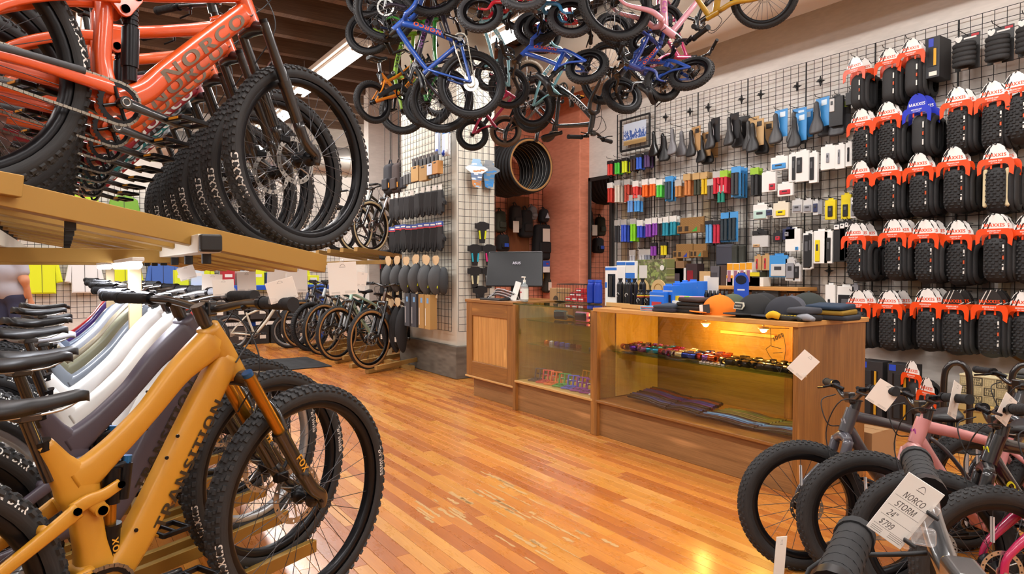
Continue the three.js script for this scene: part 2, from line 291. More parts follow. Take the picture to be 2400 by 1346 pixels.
// ---------------------------------------------------------------- bicycles (x forward, y up, z to the rider's right, ground at y = 0)
// a template is a list of [path, geometry, material key]; path is 'part' or 'part/sub_part'
const turnZ = g => g.rotateX(Math.PI / 2);            // lathe axis y -> z
function tyreProfile(R, w) { const Rr = R - w * 0.95, Rm = (R + Rr) / 2, b = (R - Rr) / 2, a = w / 2; return { Rr, Rm, a, b, r: f => Rm + b * Math.cos(f), z: f => a * Math.sin(f) }; }
function knobs(p, rows, pitch, R) {
  const n = Math.round(Math.PI * 2 * R / pitch), P = [], I = [];
  for (let i = 0; i < n; i++) for (const [phi, len, wid, h, off] of rows) {
    const th = (i + off) / n * Math.PI * 2, f = phi, nr = Math.cos(f) * p.a, nz = Math.sin(f) * p.b, nl = Math.hypot(nr, nz), N = [nr / nl, nz / nl], T = [-N[1], N[0]];
    const base = P.length / 3, c = Math.cos(th), s = Math.sin(th), r0 = p.r(f), z0 = p.z(f);
    for (const [hh, k] of [[-0.003, 1.12], [h, 0.86]]) for (const [u, v] of [[-1, -1], [1, -1], [1, 1], [-1, 1]]) {
      const r = r0 + N[0] * hh + T[0] * v * wid / 2 * k, z = z0 + N[1] * hh + T[1] * v * wid / 2 * k, t = u * len / 2 * k;
      P.push(r * c - t * s, r * s + t * c, z);
    }
    for (const q of [[4, 5, 6, 7], [0, 1, 5, 4], [1, 2, 6, 5], [2, 3, 7, 6], [3, 0, 4, 7]]) I.push(base + q[0], base + q[1], base + q[2], base + q[0], base + q[2], base + q[3]);
  }
  const g = new THREE.BufferGeometry(); g.setAttribute('position', new THREE.Float32BufferAttribute(P, 3)); g.setIndex(I); const o = g.toNonIndexed(); o.computeVertexNormals(); return o;
}
function ringText(str, p, size, thMid, side, phi = 1.25, width) {   // letters on the sidewall
  const g = textFlat(str, size, width), r0 = p.r(phi);
  return warp(g, v => { const th = thMid - side * v.x / r0, f = phi - v.y / ((p.a + p.b) / 2), r = p.r(f), z = p.z(f) + 0.0008; v.set(r * Math.cos(th), r * Math.sin(th), side * z); });
}
const rotorShape = (() => {
  const s = new THREE.Shape(); s.absarc(0, 0, 0.095, 0, Math.PI * 2); const h = new THREE.Path(); h.absarc(0, 0, 0.076, 0, Math.PI * 2); s.holes.push(h);
  for (let i = 0; i < 18; i++) { const q = new THREE.Path(), a = i / 18 * 6.283; q.absarc(0.0855 * Math.cos(a), 0.0855 * Math.sin(a), 0.0042, 0, Math.PI * 2); s.holes.push(q); } return s;
})();
function rotorGeo(k = 1) {
  const g = [new THREE.ExtrudeGeometry(rotorShape, { depth: 0.002, bevelEnabled: false, curveSegments: 14 })];
  for (let i = 0; i < 6; i++) { const a = i / 6 * 6.283, b = a + 0.5; g.push(rod([0.025 * Math.cos(a), 0.025 * Math.sin(a), 0.001], [0.077 * Math.cos(b), 0.077 * Math.sin(b), 0.001], 0.0035, 4)); }
  g.push(turnZ(new THREE.CylinderGeometry(0.028, 0.028, 0.003, 16))); return merge(g).scale(k, k, 1);
}
function wheelT(pre, cx, cy, o) {            // o: R w style wall text rotor spokes cass
  const p = tyreProfile(o.R, o.w), out = [], add = (n, g, m) => out.push([pre + '/' + n, mv(merge(g), cx, cy, 0), m]);
  const seg = o.R > 0.25 ? 56 : 40, prof = []; for (let i = 0; i <= 14; i++) { const f = -2.25 + 4.5 * i / 14; prof.push([p.r(f), p.z(f)]); }
  const t = [turnZ(lathe(prof, seg))];
  if (o.style === 'mtb') t.push(knobs(p, [[-0.24, 0.016, 0.012, 0.0055, 0], [0.24, 0.016, 0.012, 0.0055, 0.12], [-0.98, 0.017, 0.012, 0.006, 0.5], [0.98, 0.017, 0.012, 0.006, 0.62], [-0.6, 0.011, 0.009, 0.004, 0.25], [0.6, 0.011, 0.009, 0.004, 0.87]], 0.031, o.R));
  if (o.style === 'trail') t.push(knobs(p, [[-0.2, 0.012, 0.009, 0.0035, 0], [0.2, 0.012, 0.009, 0.0035, 0.5], [-0.85, 0.012, 0.009, 0.0035, 0.25], [0.85, 0.012, 0.009, 0.0035, 0.75], [0.55, 0.009, 0.007, 0.003, 0.2], [-0.55, 0.009, 0.007, 0.003, 0.7]], 0.022, o.R));
  if (o.style === 'kid') t.push(knobs(p, [[0, 0.012, 0.012, 0.003, 0], [-0.45, 0.012, 0.009, 0.003, 0.5], [0.45, 0.012, 0.009, 0.003, 0.5], [-0.85, 0.01, 0.008, 0.003, 0], [0.85, 0.01, 0.008, 0.003, 0]], 0.026, o.R));
  add('tyre', t, 'tyre');
  if (o.wall) { const w = [-1, 1].map(s => { const q = []; for (let i = 0; i <= 6; i++) { const f = s * (1.12 + 1.1 * i / 6); q.push([p.r(f) + 0.0004 * Math.cos(f), p.z(f) + s * 0.0012]); } if (s < 0) q.reverse(); return turnZ(lathe(q, seg)); }); add('sidewall', w, 'wall'); }
  const rw = p.a * 0.62, Rr = p.Rr + 0.006;
  add('rim', turnZ(lathe([[Rr - 0.022, -rw * 0.5], [Rr - 0.012, -rw], [Rr + 0.006, -rw], [Rr + 0.006, -rw + 0.004], [Rr - 0.006, 0], [Rr + 0.006, rw - 0.004], [Rr + 0.006, rw], [Rr - 0.012, rw], [Rr - 0.022, rw * 0.5], [Rr - 0.022, -rw * 0.5]], seg)), 'rim');
  const n = o.spokes ?? 28, sp = [], fl = o.R > 0.25 ? 0.028 : 0.02, hz = o.R > 0.25 ? 0.03 : 0.022;
  for (let i = 0; i < n; i++) { const s = i % 2 ? 1 : -1, a = i / n * 6.2832, cr = (i % 4 < 2 ? 1 : -1) * 0.75; sp.push(rod([fl * Math.cos(a + cr), fl * Math.sin(a + cr), s * hz], [(Rr - 0.02) * Math.cos(a), (Rr - 0.02) * Math.sin(a), s * 0.003], o.R > 0.25 ? 0.0013 : 0.0016, 4)); }
  add('spokes', sp, 'spoke');
  add('hub', turnZ(lathe([[0, -hz - 0.018], [0.012, -hz - 0.018], [0.014, -hz - 0.004], [fl + 0.004, -hz - 0.002], [fl + 0.004, -hz + 0.002], [0.016, -hz + 0.008], [0.016, hz - 0.008], [fl + 0.004, hz - 0.002], [fl + 0.004, hz + 0.002], [0.014, hz + 0.004], [0.012, hz + 0.018], [0, hz + 0.018]], 18)), 'blackMetal');
  if (o.rotor) add('brake_disc', mv(rotorGeo(o.rotor), 0, 0, -hz - 0.016), 'steel');
  if (o.cass) add('cassette', [0, 1, 2, 3, 4, 5, 6].map(i => turnZ(new THREE.CylinderGeometry(o.cass * (1 - i * 0.105), o.cass * (1 - i * 0.105), 0.0022, 28)).translate(0, 0, hz + 0.004 + i * 0.0045)), 'steel');
  if (o.text) { const ts = []; for (const [str, size, th, phi, wd] of o.text) for (const s of [1, -1]) ts.push(ringText(str, p, size, s > 0 ? th : Math.PI - th, s, phi, wd)); add('sidewall_lettering', ts, 'print'); }
  if (o.reflector) add('reflector', [box(0.008, 0.085, 0.012, 0, Rr * 0.58, 0), box(0.008, 0.085, 0.012, 0, -Rr * 0.58, 0)], 'reflect');
  return out;
}
function saddleGeo(len, w, nose = 0.018) {     // nose at x=0, rear at -len, top at y=0
  const n = 18, m = 14, P = [], I = [];
  for (let i = 0; i <= n; i++) {
    const t = i / n, k = t < 0.45 ? nose + 0.006 * t / 0.45 : nose + 0.006 + (w / 2 - nose - 0.006) * Math.sin(Math.min(1, (t - 0.45) / 0.42) * Math.PI / 2) ** 1.4, end = t > 0.9 ? Math.sqrt(Math.max(0.02, 1 - ((t - 0.9) / 0.1) ** 2)) * 0.35 + 0.65 : t < 0.06 ? Math.sqrt(t / 0.06) * 0.75 + 0.25 : 1;
    const hw = k * end, yT = -0.012 * Math.sin(Math.PI * t) + 0.012 * t * t - (t < 0.08 ? 0.012 * (1 - t / 0.08) : 0), th = 0.026 + 0.014 * t;
    for (let j = 0; j <= m; j++) { const a = Math.PI * j / m, c = Math.cos(a), s = Math.sin(a); P.push(-len * t, yT - th + th * Math.abs(s) ** 0.55 * (1 - 0.12 * Math.max(0, 1 - (c / 0.25) ** 2) * (t > 0.3 ? 1 : 0)), hw * c); }
  }
  for (let i = 0; i < n; i++) for (let j = 0; j < m; j++) { const a = i * (m + 1) + j, b = a + m + 1; I.push(a, a + 1, b, a + 1, b + 1, b); }
  for (let i = 0; i < n; i++) { const a = i * (m + 1), b = a + m + 1; I.push(a, b, a + m, b, b + m, a + m); }
  const c0 = P.length / 3; for (const [row, f] of [[0, 1], [n, 0]]) { const s = row * (m + 1); P.push(row ? -len : 0, -0.02, 0); for (let j = 0; j < m; j++) f ? I.push(c0, s + j + 1, s + j) : I.push(c0 + 1, s + j, s + j + 1); }
  const g = new THREE.BufferGeometry(); g.setAttribute('position', new THREE.Float32BufferAttribute(P, 3)); g.setIndex(I); g.computeVertexNormals(); return g;
}
function saddleT(x, y, seatTop, o = {}) {      // nose position, seat tube top
  const L = o.len ?? 0.27, w = o.w ?? 0.14, out = [], cx = x - L * 0.55;
  out.push(['saddle/cover', mv(saddleGeo(L, w, o.nose), x, y, 0), 'saddle']);
  out.push(['saddle/rails', [-1, 1].map(s => wire([[x - L * 0.12, y - 0.03, s * 0.014], [x - L * 0.3, y - 0.045, s * 0.022], [x - L * 0.7, y - 0.045, s * 0.022], [x - L * 0.9, y - 0.028, s * 0.035]], 0.0035, 10, 5)), 'steel']);
  const hx = cx + 0.01; out.push(['seatpost/post', [rod([seatTop[0] + (seatTop[0] - hx) * 0.5, seatTop[1] - 0.09, 0], [hx, y - 0.06, 0], 0.0145, 14), rbox(0.05, 0.022, 0.05, hx, y - 0.05, 0, 0.006)], 'blackGloss']);
  out.push(['seatpost/collar', rod([seatTop[0] + 0.003, seatTop[1] - 0.014, 0], [seatTop[0] - 0.003, seatTop[1] + 0.008, 0], o.collar ?? 0.021, 16), 'blackMetal']);
  return out;
}
function barT(x, y, o = {}) {                  // clamp position
  const W = o.half ?? 0.385, rise = o.rise ?? 0.022, sw = o.sweep ?? 0.035, r = 0.011, out = [], gl = o.grip ?? 0.13, gr = o.gripR ?? 0.0165;
  const pts = s => [[x, y, 0], [x, y, s * 0.05], [x - 0.004, y + rise * 0.75, s * W * 0.4], [x - sw * 0.5, y + rise, s * W * 0.62], [x - sw, y + rise * 1.05, s * W]];
  out.push(['handlebar/bar', [-1, 1].map(s => wire(pts(s), r * 1.05, 16, 10)), 'bar']);
  const end = s => [x - sw, y + rise * 1.05, s * W], inn = s => { const f = gl / (W * 0.38); return [x - sw + sw * 0.5 * f, y + rise * 1.03, s * (W - gl)]; };
  for (const s of [-1, 1]) {
    const a = end(s), b = inn(s), d = V3(b[0] - a[0], b[1] - a[1], b[2] - a[2]), at = k => [a[0] + d.x * k, a[1] + d.y * k, a[2] + d.z * k];
    out.push(['handlebar/grip', [rod(at(-0.04), at(0.94), gr, 16), rod(at(-0.06), at(0.05), gr * 1.12, 16), ...[0.15, 0.3, 0.45, 0.6, 0.75].map(k => rod(at(k), at(k + 0.1), gr * 1.025, 14))], 'grip']);
    out.push(['handlebar/clamp_ring', rod(at(0.94), at(1.06), gr * 1.15, 14), 'clamp']);
    const L = at(1.3);
    if (o.levers !== false) out.push(['handlebar/brake_lever', [rbox(0.03, 0.02, 0.045, L[0] + 0.014, L[1] - 0.004, L[2], 0.006), rod([L[0] + 0.03, L[1] - 0.004, L[2]], [L[0] + 0.05, L[1] - 0.012, L[2] + s * 0.03], 0.006, 6), rod([L[0] + 0.05, L[1] - 0.012, L[2] + s * 0.03], [L[0] + 0.045, L[1] - 0.02, L[2] + s * 0.1], 0.005, 6), rod([L[0], L[1] - 0.016, L[2] - s * 0.05], [L[0] + 0.025, L[1] + 0.002, L[2] - s * 0.015], 0.008, 8)], 'blackMetal']);
  }
  const st = o.steer ?? [x - 0.04, y - 0.03];
  out.push(['handlebar/stem', [rbox(0.03, 0.046, 0.05, x, y, 0, 0.007), rod([x, y, 0], [st[0], st[1], 0], 0.019, 12), rod([st[0] + (o.ax?.[0] ?? 0.5) * 0.03, st[1] - 0.03, 0], [st[0] - (o.ax?.[0] ?? 0.5) * 0.015, st[1] + 0.022, 0], 0.021, 14)], 'stem']);
  return out;
}
function chainLink(ax, ay, ar, bx, by, br, z, z2) {   // loop over two cogs
  const d = Math.hypot(bx - ax, by - ay), base = Math.atan2(by - ay, bx - ax), off = Math.asin((ar - br) / d), pts = [];
  const A = th => [ax + ar * Math.cos(th), ay + ar * Math.sin(th), z], B = th => [bx + br * Math.cos(th), by + br * Math.sin(th), z2];
  const a1 = base + Math.PI / 2 - off, a2 = base - Math.PI / 2 + off, nA = 9, nB = 6;
  for (let i = 0; i <= nA; i++) pts.push(A(a1 + (Math.PI * 2 - (a1 - a2)) * i / nA));
  for (let i = 0; i <= nB; i++) pts.push(B(a2 + (a1 - a2) * i / nB)); pts.push(A(a1));
  const out = []; let carry = 0, flip = 0; const step = 0.0127;
  for (let i = 0; i < pts.length - 1; i++) { const a = V3(...pts[i]), b = V3(...pts[i + 1]), L = a.distanceTo(b), dir = b.clone().sub(a).normalize(); let t = carry;
    while (t < L) { const p = a.clone().addScaledVector(dir, t), g = box(0.0115, 0.0082, flip++ % 2 ? 0.007 : 0.0045); g.rotateZ(Math.atan2(dir.y, dir.x)).translate(p.x, p.y, p.z); out.push(g); t += step; } carry = t - L; }
  return merge(out);
}
function crankT(bx, by, ang, o = {}) {
  const L = o.len ?? 0.17, out = [], z = o.z ?? 0.075, cr = o.ring ?? 0.066;
  const ring = new THREE.Shape(); const nT = 32; for (let i = 0; i < nT * 2; i++) { const a = i / (nT * 2) * 6.2832, r = cr + (i % 2 ? 0.003 : -0.003); i ? ring.lineTo(r * Math.cos(a), r * Math.sin(a)) : ring.moveTo(r, 0); } const h = new THREE.Path(); h.absarc(0, 0, cr * 0.76, 0, Math.PI * 2); ring.holes.push(h);
  const rg = [new THREE.ExtrudeGeometry(ring, { depth: 0.003, bevelEnabled: false })]; for (let i = 0; i < 4; i++) { const a = i * 1.5708 + 0.4; rg.push(rod([0, 0, 0.0015], [cr * 0.8 * Math.cos(a), cr * 0.8 * Math.sin(a), 0.0015], 0.006, 6)); }
  out.push(['crankset/chainring', mv(merge(rg), bx, by, 0.046), 'ring']);
  out.push(['crankset/spindle', rod([bx, by, -z], [bx, by, z], 0.014, 14), 'blackMetal']);
  for (const s of [1, -1]) {
    const a = s > 0 ? ang : ang + Math.PI, ex = bx + L * Math.cos(a), ey = by + L * Math.sin(a);
    out.push(['crankset/crank_arm', [sweep([[bx, by, s * z], [bx + L * 0.5 * Math.cos(a), by + L * 0.5 * Math.sin(a), s * (z + 0.006)], [ex, ey, s * (z + 0.01)]], [[0.0085, 0.019], [0.007, 0.0135], [0.008, 0.0145]], 8, 10, 3), rod([bx, by, s * (z - 0.01)], [bx, by, s * (z + 0.011)], 0.019, 16)], 'crank']);
    out.push(['crankset/bolt_ring', mv(new THREE.TorusGeometry(0.0115, 0.0022, 6, 16), bx, by, s * (z + 0.0115)), 'steel']);
    if (o.pedals !== false) { const pz = s * (z + 0.065), c = [ex, ey, pz];
      out.push(['crankset/pedal', [rod([ex, ey, s * (z + 0.008)], [ex, ey, s * (z + 0.11)], 0.006, 8), ...[-1, 1].map(k => rbox(0.012, 0.016, 0.09, c[0] + k * 0.042, c[1], c[2], 0.004)), ...[-1, 1].map(k => rbox(0.09, 0.016, 0.01, c[0], c[1], c[2] + k * 0.042, 0.004))], 'pedal']);
      for (const e of [-1, 1]) out.push(['crankset/pedal_reflector', rbox(0.003, 0.008, 0.05, c[0] + e * 0.0485, c[1], c[2], 0.001), 'amber']); }
  }
  return out;
}
function suspForkT(top, bot, axle, o = {}) {    // head tube top and bottom, axle
  const d = V3(bot[0] - top[0], bot[1] - top[1], 0).normalize(), out = [], z = o.z ?? 0.066, off = 0.03, n = V3(-d.y, d.x, 0); if (n.x < 0) n.negate();
  const C = [bot[0] + d.x * 0.018, bot[1] + d.y * 0.018], tot = (C[1] - axle[1]) / -d.y, mid = tot * (o.split ?? 0.42), P = (k, s, f = 0) => [C[0] + d.x * k + n.x * f, C[1] + d.y * k + n.y * f, s * z];
  out.push(['fork/crown', [sweep([P(-0.002, -1, 0.004), [C[0] - d.x * 0.012, C[1] - d.y * 0.012, 0], P(-0.002, 1, 0.004)], [[0.024, 0.022], [0.03, 0.026], [0.024, 0.022]], 12, 12, 2.6, V3(1, 0, 0)), rod([top[0] - d.x * 0.04, top[1] - d.y * 0.04, 0], [bot[0], bot[1], 0], 0.017, 14)], 'crown']);
  for (const s of [-1, 1]) {
    out.push(['fork/stanchion', rod(P(-0.02, s), P(mid + 0.05, s), 0.018, 16), 'stanchion']);
    out.push(['fork/lower_leg', [rod(P(mid, s), P(tot * 0.72, s), 0.0235, 16, 0.0225), sweep([P(tot * 0.72, s), P(tot * 0.9, s, 0.006), [axle[0] + 0.008, axle[1] + 0.01, s * z * 0.98], [axle[0] + 0.012, axle[1] - 0.028, s * z * 0.96]], [[0.0225, 0.0225], [0.02, 0.022], [0.017, 0.021], [0.012, 0.014]], 10, 12), rod(P(mid - 0.012, s), P(mid + 0.012, s), 0.0255, 16)], 'lower']);
    out.push(['fork/top_cap', rod(P(-0.034, s), P(-0.018, s), 0.016, 14), s > 0 ? 'cap' : 'blackMetal']);
  }
  out.push(['fork/arch', sweep([P(mid + 0.01, -1, 0.012), [...P(mid - 0.05, -0.72, 0.035)], [...P(mid - 0.085, 0, 0.045)], [...P(mid - 0.05, 0.72, 0.035)], P(mid + 0.01, 1, 0.012)], [[0.012, 0.014], [0.009, 0.014], [0.009, 0.015], [0.009, 0.014], [0.012, 0.014]], 18, 8, 2, V3(1, 0, 0)), 'lower']);
  out.push(['fork/axle', rod([axle[0], axle[1], -z], [axle[0], axle[1], z + 0.012], 0.008, 10), 'blackMetal']);
  out.push(['fork/brake_caliper', [rbox(0.05, 0.035, 0.03, axle[0] - 0.06, axle[1] + 0.075, -z + 0.012, 0.008), rod([axle[0] - 0.02, axle[1] + 0.12, -z], [axle[0] - 0.06, axle[1] + 0.08, -z + 0.008], 0.007, 6)], 'blackMetal']);
  if (o.logo) { const g = textFlat(o.logo, 0.024).rotateZ(-Math.PI / 2 + 0.0), k = tot * 0.66, a = Math.atan2(d.y, d.x) + Math.PI / 2; g.rotateZ(a); const q = P(k, 1); out.push(['fork/leg_lettering', mv(g, q[0] + n.x * 0.004, q[1] + n.y * 0.004, q[2] + 0.0243), 'logo']); }
  return out;
}
function rigidForkT(top, bot, axle, z = 0.058, r = 0.017) {
  const out = [], d = V3(bot[0] - top[0], bot[1] - top[1], 0).normalize(), C = [bot[0] + d.x * 0.015, bot[1] + d.y * 0.015];
  out.push(['fork/crown', [sweep([[C[0] + d.x * 0.02, C[1] + d.y * 0.02, -z], [C[0], C[1], 0], [C[0] + d.x * 0.02, C[1] + d.y * 0.02, z]], [[r, r], [r * 1.35, r * 1.3], [r, r]], 10, 10, 2, V3(1, 0, 0)), rod([top[0] - d.x * 0.03, top[1] - d.y * 0.03, 0], [C[0], C[1], 0], 0.016, 12)], 'forkc']);
  for (const s of [-1, 1]) out.push(['fork/blade', sweep([[C[0] + d.x * 0.015, C[1] + d.y * 0.015, s * z], [C[0] + d.x * 0.1, C[1] + d.y * 0.1, s * z * 1.04], [axle[0] - 0.012, axle[1] + 0.05, s * z], [axle[0], axle[1] - 0.012, s * z]], [[r, r * 1.15], [r * 0.95, r * 1.1], [r * 0.6, r * 0.65], [r * 0.5, r * 0.7]], 14, 10), 'forkc']);
  out.push(['fork/axle', rod([axle[0], axle[1], -z - 0.012], [axle[0], axle[1], z + 0.012], 0.006, 8), 'steel']);
  return out;
}
// letters wrapped on the side of a tube from A (start of word) to B; side +1 rider's right
function tubeText(str, A, B, size, zoff, b, side, flat = true, width) {
  const d = V3(B[0] - A[0], B[1] - A[1], 0), L = d.length(), a = Math.atan2(d.y, d.x), g = textFlat(str, size, width ?? L * 0.96);
  const c = [(A[0] + B[0]) / 2, (A[1] + B[1]) / 2];
  if (side < 0) g.rotateY(Math.PI);
  return warp(g, v => { const k = Math.max(-0.96, Math.min(0.96, v.y / b)), z = zoff * (1 - Math.abs(k) ** 3) ** (1 / 3); const x = v.x * Math.cos(a) - v.y * Math.sin(a) + c[0], y = v.x * Math.sin(a) + v.y * Math.cos(a) + c[1]; v.set(x, y, side * (z + 0.0012)); });
}
function cablesT(from, to, r = 0.0025) { return to.map(t => ['cable', wire([from, ...t], r, 18, 5), 'cable']); }
const MTBW = { R: 0.375, w: 0.064, style: 'mtb', rotor: 1.05, spokes: 28 };

function enduroT(text) {                        // carbon enduro bike with a rocker link
  const T = [], ax = [0.80, 0.375], rx = [-0.33, 0.375], bb = [0.115, 0.345];
  T.push(...wheelT('front_wheel', ...ax, { ...MTBW, text: [['MAXXIS', 0.021, 0.12, 1.0, 0.12], ['MAXXIS', 0.021, 3.4, 1.0, 0.12], ['DT SWISS', 0.011, 0.1, 1.62, 0.1]] }), ...wheelT('rear_wheel', ...rx, { ...MTBW, cass: 0.1, text: [['MINION DHR', 0.02, 0.9, 1.05, 0.17], ['MAXXIS', 0.021, 3.4, 1.0, 0.12]] }));
  const W = (p, r, n = 18, m = 14, pw = 2.6) => sweep(p.map(q => q.length < 3 ? [...q, 0] : q), r, n, m, pw);
  T.push(['frame', [
    W([[0.432, 0.982], [0.475, 0.908], [0.522, 0.828]], [[0.031, 0.031], [0.033, 0.036], [0.034, 0.034]], 10, 16, 2.3),
    W([[0.06, 0.625], [0.1, 0.646], [0.16, 0.69], [0.25, 0.766], [0.345, 0.863], [0.455, 0.94]], [[0.024, 0.05], [0.024, 0.04], [0.022, 0.032], [0.022, 0.029], [0.026, 0.035], [0.032, 0.05]], 26, 16, 3),
    W([[-0.003, 0.738], [0.028, 0.685], [0.07, 0.615], [0.088, 0.54], [0.1, 0.46], [0.115, 0.36]], [[0.02, 0.021], [0.021, 0.03], [0.024, 0.052], [0.026, 0.036], [0.032, 0.036], [0.042, 0.05]], 24, 16, 2.8),
    W([[0.495, 0.885], [0.45, 0.82], [0.36, 0.672], [0.262, 0.515], [0.2, 0.425], [0.125, 0.35]], [[0.034, 0.04], [0.034, 0.042], [0.031, 0.045], [0.031, 0.042], [0.035, 0.042], [0.042, 0.045]], 26, 16, 3.2),
    turnZ(new THREE.CylinderGeometry(0.032, 0.032, 0.086, 24)).translate(bb[0], bb[1], 0), rod([0.078, 0.4, -0.035], [0.078, 0.4, 0.035], 0.024, 18)], 'frame']);
  for (const s of [-1, 1]) {
    T.push(['rear_triangle/seat_stay', W([[0.05, 0.572, s * 0.046], [-0.02, 0.535, s * 0.05], [-0.17, 0.465, s * 0.068], [-0.33, 0.378, s * 0.068]], [[0.009, 0.02], [0.01, 0.017], [0.009, 0.013], [0.009, 0.016]], 16, 10, 3), 'frame']);
    T.push(['rear_triangle/chain_stay', W([[0.085, 0.4, s * 0.036], [0.02, 0.395, s * 0.05], [-0.15, 0.385, s * 0.068], [-0.335, 0.37, s * 0.07]], [[0.014, 0.024], [0.012, 0.019], [0.01, 0.014], [0.01, 0.02]], 14, 10, 3), 'frame']);
    T.push(['rocker_link', [W([[0.04, 0.57, s * 0.037], [0.075, 0.583, s * 0.037], [0.115, 0.588, s * 0.035], [0.158, 0.602, s * 0.03]], [[0.008, 0.018], [0.009, 0.017], [0.009, 0.015], [0.007, 0.014]], 14, 10, 3), W([[0.085, 0.59, s * 0.035], [0.108, 0.553, s * 0.035]], [[0.008, 0.022], [0.008, 0.017]], 4, 10, 3), rod([0.108, 0.553, s * 0.024], [0.108, 0.553, s * 0.044], 0.017, 16)], 'frame']);
    for (const [x, y, z, r] of [[0.044, 0.572, 0.057, 0.009], [0.108, 0.553, 0.0455, 0.011], [0.158, 0.602, 0.039, 0.009], [0.078, 0.4, 0.0515, 0.01]]) T.push(['rocker_link/bolt', [turnZ(lathe([[0, 0.004], [r * 0.45, 0.004], [r * 0.5, 0.001], [r * 0.75, 0.001], [r, 0.003], [r, -0.004], [0, -0.004]], 16)).scale(1, 1, -s).translate(x, y, s * z)], 'bolt']);
  }
  T.push(['rear_triangle/bridge', W([[-0.02, 0.545, -0.046], [-0.028, 0.548, 0], [-0.02, 0.545, 0.046]], [[0.01, 0.012], [0.01, 0.012], [0.01, 0.012]], 8, 8), 'frame']);
  T.push(['shock/lower_can', [rod([0.149, 0.49, 0], [0.143, 0.4, 0], 0.0245, 16), rod([0.149, 0.498, 0], [0.149, 0.486, 0], 0.027, 16)], 'blackMetal'], ['shock/body', [rod([0.158, 0.64, 0], [0.152, 0.55, 0], 0.021, 16), rod([0.19, 0.645, 0.004], [0.178, 0.555, 0.004], 0.016, 12), rod([0.15, 0.64, 0], [0.195, 0.645, 0.004], 0.013, 10)], 'blackMetal'], ['shock/shaft', rod([0.152, 0.56, 0], [0.148, 0.48, 0], 0.014, 14), 'stanchion'], ['shock/dial', rod([0.19, 0.645, 0.004], [0.1925, 0.664, 0.004], 0.0125, 12), 'blueAno']);
  T.push(['shock/lettering', tubeText('FOX', [0.151, 0.41], [0.147, 0.475], 0.016, 0.024, 0.03, 1, true, 0.05).translate(0, 0, 0.001), 'logo']);
  if (text) for (const s of [1, -1]) T.push(['frame_lettering', s > 0 ? tubeText(text, [0.232, 0.462], [0.43, 0.785], 0.031, 0.032, 0.045, 1).translate(0.02, -0.014, 0) : tubeText(text, [0.43, 0.785], [0.232, 0.462], 0.031, 0.032, 0.045, -1).translate(0.02, -0.014, 0), 'lettering']);
  T.push(['frame/bottle_bosses', [[0.328, 0.69], [0.296, 0.638], [0.21, 0.47]].map(([x, y]) => turnZ(new THREE.CylinderGeometry(0.005, 0.005, 0.004, 10)).translate(x - 0.012, y, 0.031)), 'blackMetal']);
  T.push(...suspForkT([0.432, 0.982], [0.522, 0.828], ax, { logo: 'FOX' }), ...saddleT(0.103, 0.858, [-0.003, 0.737]), ...barT(0.436, 1.034, { steer: [0.41, 1.022] }), ...crankT(...bb, -0.05));
  T.push(['chain', chainLink(...bb, 0.066, ...rx, 0.05, 0.0475, 0.048), 'chain'], ['derailleur', [rbox(0.03, 0.07, 0.022, rx[0] + 0.0, rx[1] - 0.06, 0.07, 0.008), rbox(0.02, 0.09, 0.014, rx[0] + 0.03, rx[1] - 0.13, 0.06, 0.006)], 'blackMetal']);
  T.push(...cablesT([0.46, 1.03, 0.09], [[[0.56, 1.02, 0.1], [0.58, 0.95, 0.02], [0.5, 0.87, 0.035]]]), ...cablesT([0.46, 1.03, -0.1], [[[0.58, 1.0, -0.06], [0.6, 0.85, 0.02], [0.57, 0.7, -0.05]]]));
  return T;
}
